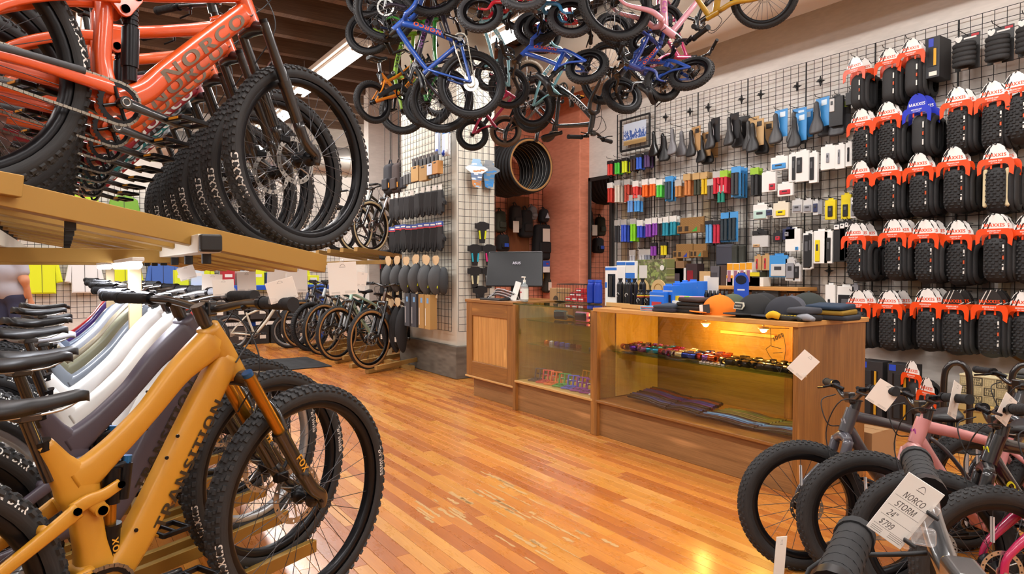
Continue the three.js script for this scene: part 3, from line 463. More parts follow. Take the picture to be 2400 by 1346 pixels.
function norcoT() {                             // alloy trail bike with a long seat stay and curved down tube
  const T = [], ax = [0.80, 0.375], rx = [-0.42, 0.375], bb = [0.025, 0.36];
  T.push(...wheelT('front_wheel', ...ax, { ...MTBW, text: [['MAXXIS', 0.026, 3.55, 1.05, 0.17], ['MAXXIS', 0.026, -0.45, 1.05, 0.15], ['ASSEGAI', 0.018, 0.35, 1.02, 0.14]] }), ...wheelT('rear_wheel', ...rx, { ...MTBW, cass: 0.1, text: [['MAXXIS', 0.026, 0.35, 1.05, 0.17], ['MAXXIS', 0.026, 3.6, 1.05, 0.17]] }));
  const W = (p, r, n = 18, m = 14, pw = 2.4) => sweep(p.map(q => q.length < 3 ? [...q, 0] : q), r, n, m, pw);
  T.push(['frame', [
    W([[0.43, 0.96], [0.468, 0.895], [0.512, 0.818]], [[0.028, 0.028], [0.029, 0.032], [0.032, 0.032]], 10, 16, 2),
    W([[0.475, 0.86], [0.4, 0.77], [0.28, 0.63], [0.18, 0.512], [0.12, 0.435], [0.03, 0.37]], [[0.03, 0.036], [0.029, 0.038], [0.028, 0.037], [0.028, 0.036], [0.032, 0.038], [0.036, 0.04]], 28, 16, 2.8),
    W([[0.455, 0.92], [0.3, 0.845], [0.1, 0.755], [-0.015, 0.72]], [[0.026, 0.03], [0.022, 0.024], [0.021, 0.022], [0.02, 0.022]], 18, 14),
    W([[-0.04, 0.8], [-0.025, 0.7], [-0.018, 0.6], [-0.012, 0.48], [0.02, 0.36]], [[0.019, 0.019], [0.022, 0.024], [0.024, 0.026], [0.024, 0.026], [0.034, 0.036]], 20, 14),
    turnZ(new THREE.CylinderGeometry(0.03, 0.03, 0.086, 24)).translate(...bb, 0)], 'frame']);
  for (const s of [-1, 1]) {
    T.push(['rear_triangle/seat_stay', W([[0.0, 0.688, s * 0.038], [-0.12, 0.645, s * 0.052], [-0.3, 0.535, s * 0.068], [-0.42, 0.4, s * 0.07]], [[0.009, 0.015], [0.01, 0.019], [0.009, 0.017], [0.008, 0.018]], 16, 10, 3), 'frame']);
    T.push(['rear_triangle/chain_stay', W([[0.015, 0.405, s * 0.034], [-0.06, 0.402, s * 0.05], [-0.25, 0.395, s * 0.068], [-0.42, 0.385, s * 0.07]], [[0.014, 0.024], [0.012, 0.021], [0.01, 0.018], [0.009, 0.022]], 14, 10, 3), 'frame']);
    T.push(['rocker_link', [extrude((() => { const q = new THREE.Shape(); q.moveTo(-0.03, 0.7); q.lineTo(0.0, 0.722); q.lineTo(0.06, 0.735); q.quadraticCurveTo(0.085, 0.72, 0.07, 0.7); q.lineTo(0.05, 0.665); q.quadraticCurveTo(0.035, 0.63, 0.008, 0.645); q.quadraticCurveTo(-0.005, 0.66, -0.03, 0.675); q.closePath(); return q; })(), 0.012, 0.002).translate(0, 0, s * 0.034)], 'frame']);
    for (const [x, y, r] of [[-0.012, 0.692, 0.009], [0.022, 0.664, 0.013], [0.06, 0.715, 0.009]]) T.push(['rocker_link/bolt', turnZ(lathe([[0, 0.004], [r * 0.5, 0.004], [r * 0.55, 0.001], [r, 0.003], [r, -0.004], [0, -0.004]], 16)).scale(1, 1, -s).translate(x, y, s * 0.0425), 'bolt']);
  }
  T.push(['rear_triangle/stay_guard', W([[-0.09, 0.421, 0.056], [-0.25, 0.41, 0.07], [-0.38, 0.398, 0.072]], [[0.014, 0.012], [0.0125, 0.011], [0.012, 0.012]], 10, 10, 3), 'guard']);
  T.push(['shock/body', [rod([0.06, 0.7, 0], [0.064, 0.62, 0], 0.02, 16), ...[0, 1, 2, 3, 4].map(i => rod([0.0605 + i * 0.0008, 0.69 - i * 0.016, 0], [0.061 + i * 0.0008, 0.682 - i * 0.016, 0], 0.023, 16)), rod([0.064, 0.625, 0], [0.072, 0.5, 0], 0.026, 18), rod([0.072, 0.505, 0], [0.076, 0.455, 0], 0.021, 14)], 'blackMetal']);
  const text = 'NORCO';
  T.push(['frame_lettering', tubeText(text, [0.165, 0.49], [0.455, 0.828], 0.042, 0.029, 0.038, 1), 'lettering'], ['frame_lettering', tubeText(text, [0.455, 0.828], [0.165, 0.49], 0.042, 0.029, 0.038, -1), 'lettering']);
  T.push(...suspForkT([0.43, 0.96], [0.512, 0.818], ax), ...saddleT(0.07, 0.93, [-0.04, 0.8]), ...barT(0.425, 1.02, { steer: [0.405, 1.0] }), ...crankT(...bb, -0.12));
  T.push(['chain', chainLink(...bb, 0.066, ...rx, 0.05, 0.0475, 0.048), 'chain'], ['derailleur', [rbox(0.03, 0.07, 0.022, rx[0], rx[1] - 0.06, 0.07, 0.008), rbox(0.02, 0.09, 0.014, rx[0] + 0.03, rx[1] - 0.13, 0.06, 0.006)], 'blackMetal']);
  T.push(...cablesT([0.45, 1.03, 0.09], [[[0.56, 1.02, 0.1], [0.56, 0.93, 0.02], [0.48, 0.84, 0.03]]]), ...cablesT([0.45, 1.03, -0.1], [[[0.58, 1.0, -0.06], [0.6, 0.85, 0.02], [0.57, 0.7, -0.05]]]));
  return T;
}
function hardtailT(o = {}) {                    // straight tubed hardtail; o scales it for smaller wheels
  const k = o.k ?? 1, S = p => [p[0] * k, p[1] * k], R = o.R ?? 0.365, ax = [0.66 * k + (o.fx ?? 0), R], rx = [-0.43 * k, R], bb = [0, R - 0.055 * k], T = [];
  const ht = S([0.36, o.hy ?? 0.93]), hb = S([0.41, (o.hy ?? 0.93) - 0.125]), st = S([-0.16, 0.76]), tw = o.tw ?? 1;
  T.push(...wheelT('front_wheel', ...ax, { R, w: o.w ?? 0.057, style: o.style ?? 'trail', wall: o.wall, rotor: o.disc === false ? 0 : 0.9 * Math.min(1, k * 1.05), spokes: o.spokes ?? 28, reflector: o.reflector, text: o.text }), ...wheelT('rear_wheel', ...rx, { R, w: o.w ?? 0.057, style: o.style ?? 'trail', wall: o.wall, cass: 0.075 * k, spokes: o.spokes ?? 28, reflector: o.reflector }));
  const W = (p, r, n = 12, m = 14, pw = 2) => sweep(p.map(q => q.length < 3 ? [...q, 0] : q), r.map(q => [q[0] * tw, q[1] * tw]), n, m, pw);
  const b3 = [bb[0], bb[1]];
  T.push(['frame', [rod([...ht, 0], [...hb, 0], 0.024 * tw, 18), W([[ht[0] + 0.01, ht[1] - 0.035 * k], [(ht[0] + st[0]) / 2, (ht[1] + st[1]) / 2 - 0.05 * k], [st[0] + 0.01, st[1] - 0.07 * k]], [[0.019, 0.022], [0.017, 0.018], [0.015, 0.016]]), W([[hb[0] - 0.006, hb[1] + 0.03 * k], [(hb[0] + b3[0]) / 2 + 0.012 * k, (hb[1] + b3[1]) / 2], b3], [[0.021, 0.026], [0.022, 0.024], [0.024, 0.024]]), W([st, b3], [[0.0165, 0.0165], [0.018, 0.018]]), turnZ(new THREE.CylinderGeometry(0.025, 0.025, 0.076, 18)).translate(...b3, 0)], 'frame']);
  for (const s of [-1, 1]) T.push(['rear_triangle/seat_stay', W([[st[0] + 0.012, st[1] - 0.085 * k, s * 0.014], [st[0] - 0.06 * k, st[1] - 0.16 * k, s * 0.046], [rx[0], rx[1], s * 0.066]], [[0.008, 0.009], [0.008, 0.009], [0.008, 0.009]], 10, 8), 'frame'], ['rear_triangle/chain_stay', W([[b3[0], b3[1], s * 0.026], [b3[0] - 0.1 * k, b3[1] + 0.01, s * 0.046], [rx[0], rx[1], s * 0.066]], [[0.01, 0.013], [0.009, 0.011], [0.008, 0.011]], 10, 8), 'frame']);
  if (o.rigid) T.push(...rigidForkT(ht, hb, ax, o.fz ?? 0.058, o.fr ?? 0.017)); else T.push(...suspForkT(ht, hb, ax, { z: 0.06, split: 0.34 }));
  if (o.name) { const A = [b3[0] + (hb[0] - b3[0]) * 0.32, b3[1] + (hb[1] - b3[1]) * 0.32], B = [b3[0] + (hb[0] - b3[0]) * 0.82, b3[1] + (hb[1] - b3[1]) * 0.82]; T.push(['frame_lettering', tubeText(o.name, A, B, 0.03, 0.022 * tw, 0.026, 1).translate(0.008 * k, 0, 0), 'lettering'], ['frame_lettering', tubeText(o.name, B, A, 0.03, 0.022 * tw, 0.026, -1).translate(0.008 * k, 0, 0), 'lettering']); }
  if (o.badge) { const c = [(ht[0] + hb[0]) / 2, (ht[1] + hb[1]) / 2], g = wire([[-0.012, 0.008, 0], [-0.004, -0.01, 0], [0.004, 0.01, 0], [0.012, -0.008, 0]], 0.003, 16, 4).rotateY(Math.PI / 2); T.push(['head_badge', g.translate(c[0] + 0.024 * tw, c[1], 0), 'lettering']); }
  const up = o.up ?? 0.08; T.push(...saddleT(-0.06 * k, (o.sy ?? 0.9) * k, st, { len: 0.25 * Math.max(0.8, k), w: 0.15, ...(o.saddle ?? {}) }), ...barT(ht[0] + 0.01, ht[1] + up, { half: o.half ?? 0.36, rise: o.rise ?? 0.03, steer: [ht[0] - 0.015, ht[1] + up - 0.03], ax: [0.35], gripR: o.gripR, levers: o.levers }), ...crankT(...b3, o.crank ?? 0.2, { len: 0.165 * Math.max(0.72, k), ring: 0.066 * Math.max(0.8, k), z: 0.068 }));
  T.push(['chain', chainLink(...b3, 0.064 * Math.max(0.8, k), ...rx, 0.04 * k, 0.0475, 0.048), 'chain']);
  T.push(...cablesT([ht[0] + 0.02, ht[1] + up, 0.08], [[[ht[0] + 0.14 * k, ht[1] + up - 0.02, 0.06], [ht[0] + 0.14 * k, ht[1] - 0.06, 0.02], [hb[0] + 0.0, hb[1] + 0.02, 0.028]]]), ...cablesT([ht[0] + 0.02, ht[1] + up, -0.08], [[[ht[0] + 0.15 * k, ht[1] + up, -0.06], [ht[0] + 0.17 * k, ht[1] - 0.12 * k, 0.0], [(hb[0] + ax[0]) / 2, (hb[1] + ax[1]) / 2, -0.06]]]));
  return T;
}
function balanceT(o = {}) {                     // small child's bike with a low sloping frame
  const R = o.R ?? 0.152, k = R / 0.152, ax = [0.33 * k, R], rx = [-0.25 * k, R], T = [];
  const ht = [0.2 * k, 0.43 * k], hb = [0.225 * k, 0.34 * k], st = [-0.13 * k, 0.36 * k], b3 = [-0.01 * k, 0.19 * k];
  const w = { R, w: (o.w ?? 0.05) * Math.min(1.1, k), style: o.style ?? 'kid', spokes: 16, wall: o.wall };
  T.push(...wheelT('front_wheel', ...ax, w), ...wheelT('rear_wheel', ...rx, w));
  const W = (p, r, n = 12, m = 12) => sweep(p.map(q => q.length < 3 ? [...q, 0] : q), r, n, m);
  T.push(['frame', [rod([...ht, 0], [...hb, 0], 0.02, 14), W([[hb[0], hb[1] + 0.03], [0.1 * k, 0.26 * k], b3], [[0.018, 0.022], [0.018, 0.02], [0.02, 0.02]]), W([[ht[0] - 0.005, ht[1] - 0.03], [0.03 * k, 0.33 * k], [-0.1 * k, 0.285 * k]], [[0.015, 0.017], [0.014, 0.015], [0.014, 0.015]]), W([st, b3], [[0.0155, 0.0155], [0.018, 0.018]])], 'frame']);
  for (const s of [-1, 1]) T.push(['rear_triangle/chain_stay', W([[b3[0], b3[1], s * 0.02], [-0.1 * k, 0.175 * k, s * 0.042], [rx[0], rx[1], s * 0.05]], [[0.01, 0.016], [0.009, 0.014], [0.009, 0.013]], 8, 8), 'frame'], ['rear_triangle/seat_stay', W([[-0.11 * k, 0.3 * k, s * 0.012], [-0.16 * k, 0.24 * k, s * 0.04], [rx[0], rx[1], s * 0.05]], [[0.008, 0.008], [0.008, 0.008], [0.008, 0.008]], 8, 8), 'frame']);
  T.push(...rigidForkT(ht, hb, ax, 0.042, 0.013));
  if (o.name) T.push(['frame_lettering', tubeText(o.name, [0.03 * k, 0.21 * k], [0.19 * k, 0.315 * k], 0.024, 0.019, 0.022, 1).translate(0, 0.012, 0), 'lettering'], ['frame_lettering', tubeText(o.name, [0.19 * k, 0.315 * k], [0.03 * k, 0.21 * k], 0.024, 0.019, 0.022, -1).translate(0, 0.012, 0), 'lettering']);
  T.push(...saddleT(-0.04 * k, 0.47 * k, st, { len: 0.21, w: 0.13, nose: 0.024 }), ...barT(ht[0] + 0.005, ht[1] + 0.07 * k, { half: 0.23 * Math.min(1.15, k), rise: 0.05, grip: 0.1, gripR: 0.014, steer: [ht[0] - 0.015, ht[1] + 0.04], levers: o.pedal }));
  if (o.pedal) T.push(...crankT(...b3, o.crank ?? 0.5, { len: 0.1 * k, ring: 0.05 * k, z: 0.055 }), ['chain_guard', W([[b3[0] + 0.05 * k, b3[1] + 0.02, 0.056], [b3[0], b3[1] + 0.055 * k, 0.056], [rx[0] + 0.04, rx[1] + 0.04, 0.056]], [[0.006, 0.02], [0.006, 0.026], [0.006, 0.02]], 10, 8), 'guard']);
  return T;
}
const basePal = { tyre: MT.rubber, wall: MT.tan, rim: MT.blackMetal, spoke: MT.spoke, blackMetal: MT.blackMetal, blackGloss: MT.blackGloss, steel: MT.steel, print: MT.print, reflect: std(0xd8d8d8, 0.25, 0.1), saddle: std(0x1b1b1d, 0.45), grip: MT.grip, clamp: MT.blackMetal, bar: MT.blackGloss, stem: MT.blackGloss, chain: MT.chain, ring: MT.blackMetal, crank: MT.blackGloss, pedal: MT.blackMetal, amber: std(0xc98a1a, 0.35), crown: MT.blackGloss, stanchion: MT.blackGloss, lower: MT.blackGloss, cap: MT.blackMetal, logo: MT.print, bolt: MT.blackMetal, blueAno: std(0x2a6fb0, 0.3, 0.7), guard: M('#3a3b3e', 0.6), cable: MT.blackMat, forkc: MT.blackGloss, lettering: MT.blackMat };
const templates = {};
function tmpl(key, make) { return templates[key] ??= make().map(([p, g, m]) => [p, merge(g), m]); }
const _m = new THREE.Matrix4();
function makeBike(T, pal, name, label, group, { pos, head = 0, pitch = 0, lean = 0, steer = 0, axis, skip = [] }) {
  const b = thing(name, label, 'bicycle', [0, 0, 0], 0, group), P = { ...basePal, ...pal }, groups = {};
  for (const [path, g, m] of T) {
    const [a, c] = path.split('/'); if (skip.includes(a)) continue;
    if (!c) { if (a === 'frame' && groups.frame) { } const me = new THREE.Mesh(g, P[m]); me.name = a; me.castShadow = me.receiveShadow = true; b.add(me); if (a === 'frame' || a === 'rocker_link') groups[a] ??= me; continue; }
    const par = groups[a] ??= part(a, b); const me = new THREE.Mesh(g, P[m]); me.name = c; me.castShadow = me.receiveShadow = true; par.add(me);
  }
  if (steer && axis) { const d = V3(axis[1][0] - axis[0][0], axis[1][1] - axis[0][1], 0).normalize(); _m.makeTranslation(axis[0][0], axis[0][1], 0).multiply(new THREE.Matrix4().makeRotationAxis(d, steer)).multiply(new THREE.Matrix4().makeTranslation(-axis[0][0], -axis[0][1], 0)); for (const k of ['front_wheel', 'fork', 'handlebar']) groups[k]?.applyMatrix4(_m); }
  // head: degrees from -Z towards +X
  const e = new THREE.Euler(lean * Math.PI / 180, Math.PI / 2 - head * Math.PI / 180, pitch * Math.PI / 180, 'YZX');
  b.rotation.copy(e); b.position.set(...pos); return b;
}

// ---------------------------------------------------------------- bikes on the racks
const FOX = { stanchion: MT.kashima, cap: std(0x2a5f9c, 0.3, 0.6), logo: std(0xd2962c, 0.4) };
const ENDURO = tmpl('enduro', () => enduroT('TRANSITION')), NORCO = tmpl('norco', norcoT);
const H64 = [Math.sin(64 * Math.PI / 180), -Math.cos(64 * Math.PI / 180)], R64 = [-H64[1], H64[0]];
{ // floor row, nearest first
  const dark = M('#2a1f0c', 0.5), pale = M('#c9c6bd', 0.5);
  const row = [
    ['mustard yellow carbon mountain bike with gold fork legs', matteP('#bd8420'), FOX, dark],
    ['dark plum carbon mountain bike next to the mustard yellow one', matteP('#4a424c'), FOX, dark],
    ['glossy white mountain bike parked beside the plum one', paint('#d4d2cb'), {}, M('#a7a59e', 0.5)],
    ['second glossy white mountain bike between white and steel grey frames', paint('#d9d8d4'), {}, M('#8d8c88', 0.5)],
    ['steel grey mountain bike behind the two white ones', paint('#7c858f'), {}, dark],
    ['sage green mountain bike in the floor rack', matteP('#98997f'), {}, dark],
    ['dull tan mountain bike behind the sage green one', matteP('#8b7f66'), {}, dark],
    ['pale silver mountain bike behind the tan one', paint('#b3b9c2'), {}, dark],
    ['blue grey mountain bike beside the purple frame', paint('#6f7d92'), {}, pale],
    ['dark purple mountain bike beside the bright red one', paint('#4a2f86'), {}, pale],
    ['bright red mountain bike at the far end of the floor rack', paint('#c4161c'), {}, pale]];
  row.forEach(([label, frame, extra, lettering], k) => {
    const alu = k > 6 || k === 2;
    const bk = makeBike(ENDURO, { ...extra, frame, lettering, saddle: k === 4 ? std(0xb8bac2, 0.4) : basePal.saddle, bar: k === 2 || k === 3 ? MT.alu : MT.blackGloss, grip: k === 2 ? M('#8d9097', 0.6) : MT.grip, rim: alu ? MT.alu : MT.blackMetal }, 'mountain_bike', label, 'mountain bikes on the floor rack', { pos: [-0.044 + (k % 2 ? -0.012 : 0), 0.124, -1.902 - 0.4 * k], head: 64, steer: k ? rr(-0.05, 0.05) : 0, axis: [[0.432, 0.982], [0.522, 0.828]] });
    const dy = [0, 0.055, 0.03, 0.075, 0.02, 0.06, 0.035, 0.07, 0.01, 0.06, 0.03][k], sd = bk.getObjectByName('saddle'), ps = bk.getObjectByName('post'); sd.position.set(-dy * 0.35, dy, 0); ps.position.set(-dy * 0.35, dy, 0);
  });
  const rackMat = std(0xa07c38, 0.42, 0.45), plate = std(0x8b8579, 0.4, 0.6);
  const rk = thing('floor_bike_rack', 'gold painted steel rail rack under the floor row of mountain bikes', 'bike rack', [0, 0, 0]);
  for (let k = 0; k < 11; k++) for (const s of [-1, 1]) {
    const g = rbox(1.62, 0.05, 0.03, 0.14, 0, 0, 0.003); const m = obj('rail', g, rackMat, rk);
    m.position.set(-0.044 + R64[0] * s * 0.05, 0.148, -1.902 - 0.4 * k + R64[1] * s * 0.05); m.rotation.y = Math.PI / 2 - 64 * Math.PI / 180;
  }
  for (const s of [-0.5, 0.62]) { obj('cross_beam', span(-0.03, 0.03, 0.06, 0.122, -6.3, -1.55), rackMat, rk).position.set(-0.044 + s * H64[0], 0, s * H64[1]); for (let i = 0; i < 4; i++) obj('foot', span(-0.03, 0.03, 0.0, 0.06, -0.03, 0.03), plate, rk).position.set(-0.044 + s * H64[0], 0, s * H64[1] - 1.7 - i * 1.5); }
}
{ // raised row
  const row = [['orange mountain bike with its chainwheel in full view on the raised rack', '#d24c0c', '#6a5a48'], ['second orange mountain bike, right behind the front one on the raised rack', '#d24c0c', '#6a5a48'], ['third orange mountain bike, behind two more on the raised rack', '#d8560f', '#6a5a48'], ['crimson mountain bike behind the three orange ones', '#8e0f22', '#c9c6bd'], ['black mountain bike behind the crimson one on the raised rack', '#1d1e21', '#77787c'], ['teal mountain bike on the raised rack', '#1f7f82', '#d0d0ca'], ['silver mountain bike at the far end of the raised rack', '#a9aeb3', '#2a2a2c'], ['deep red mountain bike last on the raised rack', '#a3141f', '#c9c6bd']];
  row.forEach(([label, c, l], k) => makeBike(NORCO, { frame: paint(c), lettering: M(l, 0.45) }, 'mountain_bike', label, 'mountain bikes on the raised rack', { pos: [0.08, 1.43 - (k ? 0.005 : 0), -2.43 - 0.4 * k], head: 65, pitch: -5.5, steer: k ? rr(-0.06, 0.06) : -0.03, axis: [[0.43, 0.96], [0.512, 0.818]] }));
  const gold = std(0xa67f3a, 0.5, 0.25), under = std(0xcfc6b4, 0.5), capM = M('#1d1c1b', 0.6);
  const rk = thing('raised_bike_rack', 'gold sloping rails of the raised bike rack with cream posts', 'bike rack', [0, 0, 0]);
  const hd = [Math.sin(65 * Math.PI / 180), -Math.cos(65 * Math.PI / 180)];
  for (let k = 0; k < 8; k++) {
    const m = obj('rail', rbox(1.24, 0.072, 0.05, 0.31, -0.036, 0, 0.003), gold, rk); m.position.set(0.08 - 0.01, 1.475, -2.36 - 0.4 * k); m.rotation.set(0, Math.PI / 2 - 65 * Math.PI / 180, -0.158, 'YZX');
    const u = obj('rear_rail', rbox(0.75, 0.06, 0.06, -0.56, 0.0, 0, 0.003), gold, rk); u.position.set(0.07, 1.475, -2.33 - 0.4 * k); u.rotation.set(0, Math.PI / 2 - 65 * Math.PI / 180, -0.1, 'YZX');
    const cl = obj('rail_clip', rbox(0.03, 0.04, 0.02, 0, 0, 0, 0.003), capM, rk); cl.position.set(0.02, 1.405, -2.36 - 0.4 * k);
    obj('rail_clip', rbox(0.03, 0.04, 0.02, 0, 0, 0, 0.003), capM, rk).position.set(0.42, 1.31, -2.55 - 0.4 * k);
  }
  obj('cross_beam', rspan(0.36, 0.43, 1.325, 1.385, -6.0, -2.34), under, rk); obj('beam_cap', rspan(0.362, 0.428, 1.327, 1.383, -2.34, -2.3, 0.008), capM, rk);
  obj('cross_beam', rspan(-0.26, -0.19, 1.36, 1.42, -6.0, -2.2), under, rk);
  obj('tie_beam', rspan(-0.9, 0.52, 1.3, 1.36, -3.42, -3.36), gold, rk); obj('tie_beam', rspan(-0.9, 0.52, 1.3, 1.36, -5.3, -5.24), gold, rk);
  for (const z of [-3.4, -5.27]) { obj('post', rspan(-0.93, -0.87, 0, 1.36, z - 0.03, z + 0.03), std(0xc9b48c, 0.6), rk); obj('post', rspan(0.24, 0.29, 0, 1.31, z - 0.03, z + 0.03), std(0xc9b48c, 0.6), rk); }
  // led tubes clipped under the rails
  const led = new THREE.MeshStandardMaterial({ color: 0xffffff, emissive: 0xf3f6ff, emissiveIntensity: 6 });
  for (const [i, z] of [[0, -3.0], [1, -4.6]]) {
    const l = thing('led_tube', 'bright white led tube clipped under the raised bike rack', 'lamp', [0.2, 1.285, z], 0, 'led tubes under the raised rack');
    obj('diffuser', rod([0, 0, -0.55], [0, 0, 0.55], 0.014, 12), led, l); obj('holder', [rbox(0.036, 0.014, 1.14, 0, 0.018, 0, 0.004)], battenWhite, l);
    const r = new THREE.RectAreaLight(0xf3f6ff, 17, 0.05, 1.1); r.position.set(0.2, 1.262, z); r.lookAt(0.2, 0, z); scene.add(r);
  }
}
{ // racks across the aisle, front wheels towards the aisle
  const tanT = tmpl('ht_tan', () => hardtailT({ wall: true, name: 'PILOT' })), blk = tmpl('ht_blk', () => hardtailT({ w: 0.06, style: 'mtb' })), hd = [Math.sin(245 * Math.PI / 180), -Math.cos(245 * Math.PI / 180)];
  const place = (T, pal, label, group, hub, extra = {}) => makeBike(T, pal, 'hardtail_bike', label, group, { pos: [hub[0] - 0.66 * hd[0], hub[1] - 0.365, hub[2] - 0.66 * hd[1]], head: 245, axis: [[0.36, 0.93], [0.41, 0.805]], ...extra });
  const G = 'hardtail bikes on the low rack across the aisle', G2 = 'hardtail bikes on the high rack across the aisle';
  place(tanT, { frame: paint('#4d2f1a'), lettering: M('#8a6a48', 0.5) }, 'brown hardtail bike with tan sidewall tyres on the low rack', G, [3.1, 0.419, -7.716]);
  place(tanT, { frame: paint('#a7cdbd'), lettering: M('#1e3a38', 0.5) }, 'mint green hardtail bike with tan sidewall tyres beside the brown one', G, [3.061, 0.405, -8.768]);
  place(tanT, { frame: paint('#2c5b62'), lettering: M('#bfe3e0', 0.5) }, 'dark teal hardtail bike with tan sidewall tyres on the low rack', G, [3.065, 0.418, -9.369]);
  place(blk, { frame: paint('#c4cdd0'), rim: MT.blackMetal }, 'pale grey hardtail bike with knobbly black tyres on the low rack', G, [3.058, 0.416, -9.917]);
  place(tanT, { frame: paint('#25282c'), lettering: MT.print }, 'black hardtail bike with tan sidewall tyres on the low rack', G, [3.078, 0.413, -10.506]);
  place(blk, { frame: paint('#2d3a66') }, 'navy hardtail bike with wide black tyres at the end of the low rack', G, [3.158, 0.311, -11.113]);
  place(tanT, { frame: MT.blackGloss, wall: MT.cream, stanchion: MT.silver }, 'black hardtail bike with cream sidewall tyres on the high rack', G2, [3.55, 1.818, -8.845], { pitch: 5 });
  place(tanT, { frame: paint('#222a24'), wall: MT.cream }, 'second dark hardtail bike with cream sidewalls on the high rack', G2, [3.553, 1.829, -9.446], { pitch: 5 });
  place(blk, { frame: paint('#3a1f20') }, 'dark red hardtail bike with black tyres on the high rack', G2, [3.559, 1.847, -10.106], { pitch: 5 });
  const gold = std(0xa58146, 0.5, 0.25), rk = thing('low_bike_rack', 'gold rail rack on the floor under the brown and mint bikes', 'bike rack', [0, 0, 0]);
  const hubs = [[2.937, -7.317]], b0 = [3.1, 0.419, -7.716];
  for (let k = 0; k < 6; k++) {
    const m = obj('rail', rbox(1.7, 0.05, 0.06, 0, 0, 0, 0.003), gold, rk); m.position.set(b0[0] + 0.72, 0.045, b0[2] - 0.33 - k * 0.55); m.rotation.set(0, Math.PI / 2 - 245 * Math.PI / 180, -0.02, 'YZX');
    const m2 = obj('rail', rbox(1.7, 0.05, 0.04, 0, 0, 0, 0.003), gold, rk); m2.position.set(b0[0] + 0.72, 0.12, b0[2] - 0.05 - k * 0.55); m2.rotation.copy(m.rotation);
  }
  obj('cross_beam', rspan(b0[0] + 0.5, b0[0] + 0.56, 0.0, 0.06, b0[2] - 3.2, b0[2] + 0.1), gold, rk); obj('cross_beam', rspan(b0[0] + 1.3, b0[0] + 1.36, 0.0, 0.06, b0[2] - 3.4, b0[2] - 0.2), gold, rk);
  const up = thing('high_bike_rack', 'gold rail shelf carrying the bikes with cream sidewalls', 'bike rack', [0, 0, 0]), u0 = [3.55, 1.818, -8.845];
  for (let k = 0; k < 4; k++) { const m = obj('rail', rbox(1.9, 0.06, 0.07, 0, 0, 0, 0.003), gold, up); m.position.set(u0[0] + 0.62, u0[1] - 0.355, u0[2] - 0.28 - k * 0.55); m.rotation.set(0, Math.PI / 2 - 245 * Math.PI / 180, 0.09, 'YZX'); }
  const cr = std(0xc6b28c, 0.6); for (const [dx, dz] of [[0.25, 0.05], [0.25, -2.2], [1.45, -0.4], [1.45, -2.6]]) obj('post', rspan(u0[0] + dx, u0[0] + dx + 0.06, 0, u0[1] - 0.42 + (dx > 1 ? 0.0 : 0), u0[2] + dz - 0.03, u0[2] + dz + 0.03), cr, up);
  for (const dx of [0.25, 1.45]) obj('cross_beam', rspan(u0[0] + dx, u0[0] + dx + 0.06, u0[1] - 0.47, u0[1] - 0.41, u0[2] - 2.7, u0[2] + 0.12), gold, up);
}
// ---------------------------------------------------------------- children's bikes on the floor at the right
{
  const K = (o) => hardtailT({ k: 0.78, R: 0.27, w: 0.066, style: 'kid', rigid: true, fz: 0.055, fr: 0.019, hy: 0.86, half: 0.29, rise: 0.045, up: 0.05, tw: 1.15, sy: 0.82, reflector: true, spokes: 24, badge: true, crank: 0.6, ...o });
  const dk = tmpl('k_dark', () => K({})), pk = tmpl('k_pink', () => K({ badge: true })), bk = tmpl('k_blk', () => K({ name: 'NORCO' }));
  const ax = [[0.281, 0.671], [0.32, 0.573]];
  const put = (T, pal, label, hub, head, steer, k = 0.78, lean = 0) => { const h = head * Math.PI / 180, fx = 0.66 * k; return makeBike(T, pal, 'childrens_bike', label, "children's bikes by the end of the counter", { pos: [hub[0] - fx * Math.sin(h), 0, hub[1] + fx * Math.cos(h)], head, steer, axis: k > 0.8 ? [[0.324, 0.774], [0.369, 0.66]] : ax, lean }); };
  put(dk, { frame: paint('#3b3a3f'), forkc: paint('#4a4850'), lettering: M('#9a9aa0', 0.4) }, "charcoal grey children's bike with fat knobbly tyres beside the counter end", [2.583, -1.619], -70, 0.28);
  put(pk, { frame: paint('#d98f8e'), forkc: paint('#e0a3a0'), lettering: M('#a02a8a', 0.4) }, "pale pink children's bike between the charcoal and black ones", [2.646, -1.375], -66, 0.33);
  put(bk, { frame: MT.blackGloss, lettering: M('#d9cf1e', 0.45) }, "black children's bike with a yellow head badge", [2.586, -1.108], -62, 0.5);
  put(pk, { frame: paint('#b4104e'), forkc: paint('#b4104e'), lettering: M('#e8c6d8', 0.4) }, "bright magenta children's bike beside the shoe boxes", [2.579, -0.927], -58, 0.1);
  put(dk, { frame: paint('#26272b'), forkc: paint('#26272b') }, "dark children's bike parked between the black bike and the wall boxes", [3.57, -1.341], -72, 0.2);
}
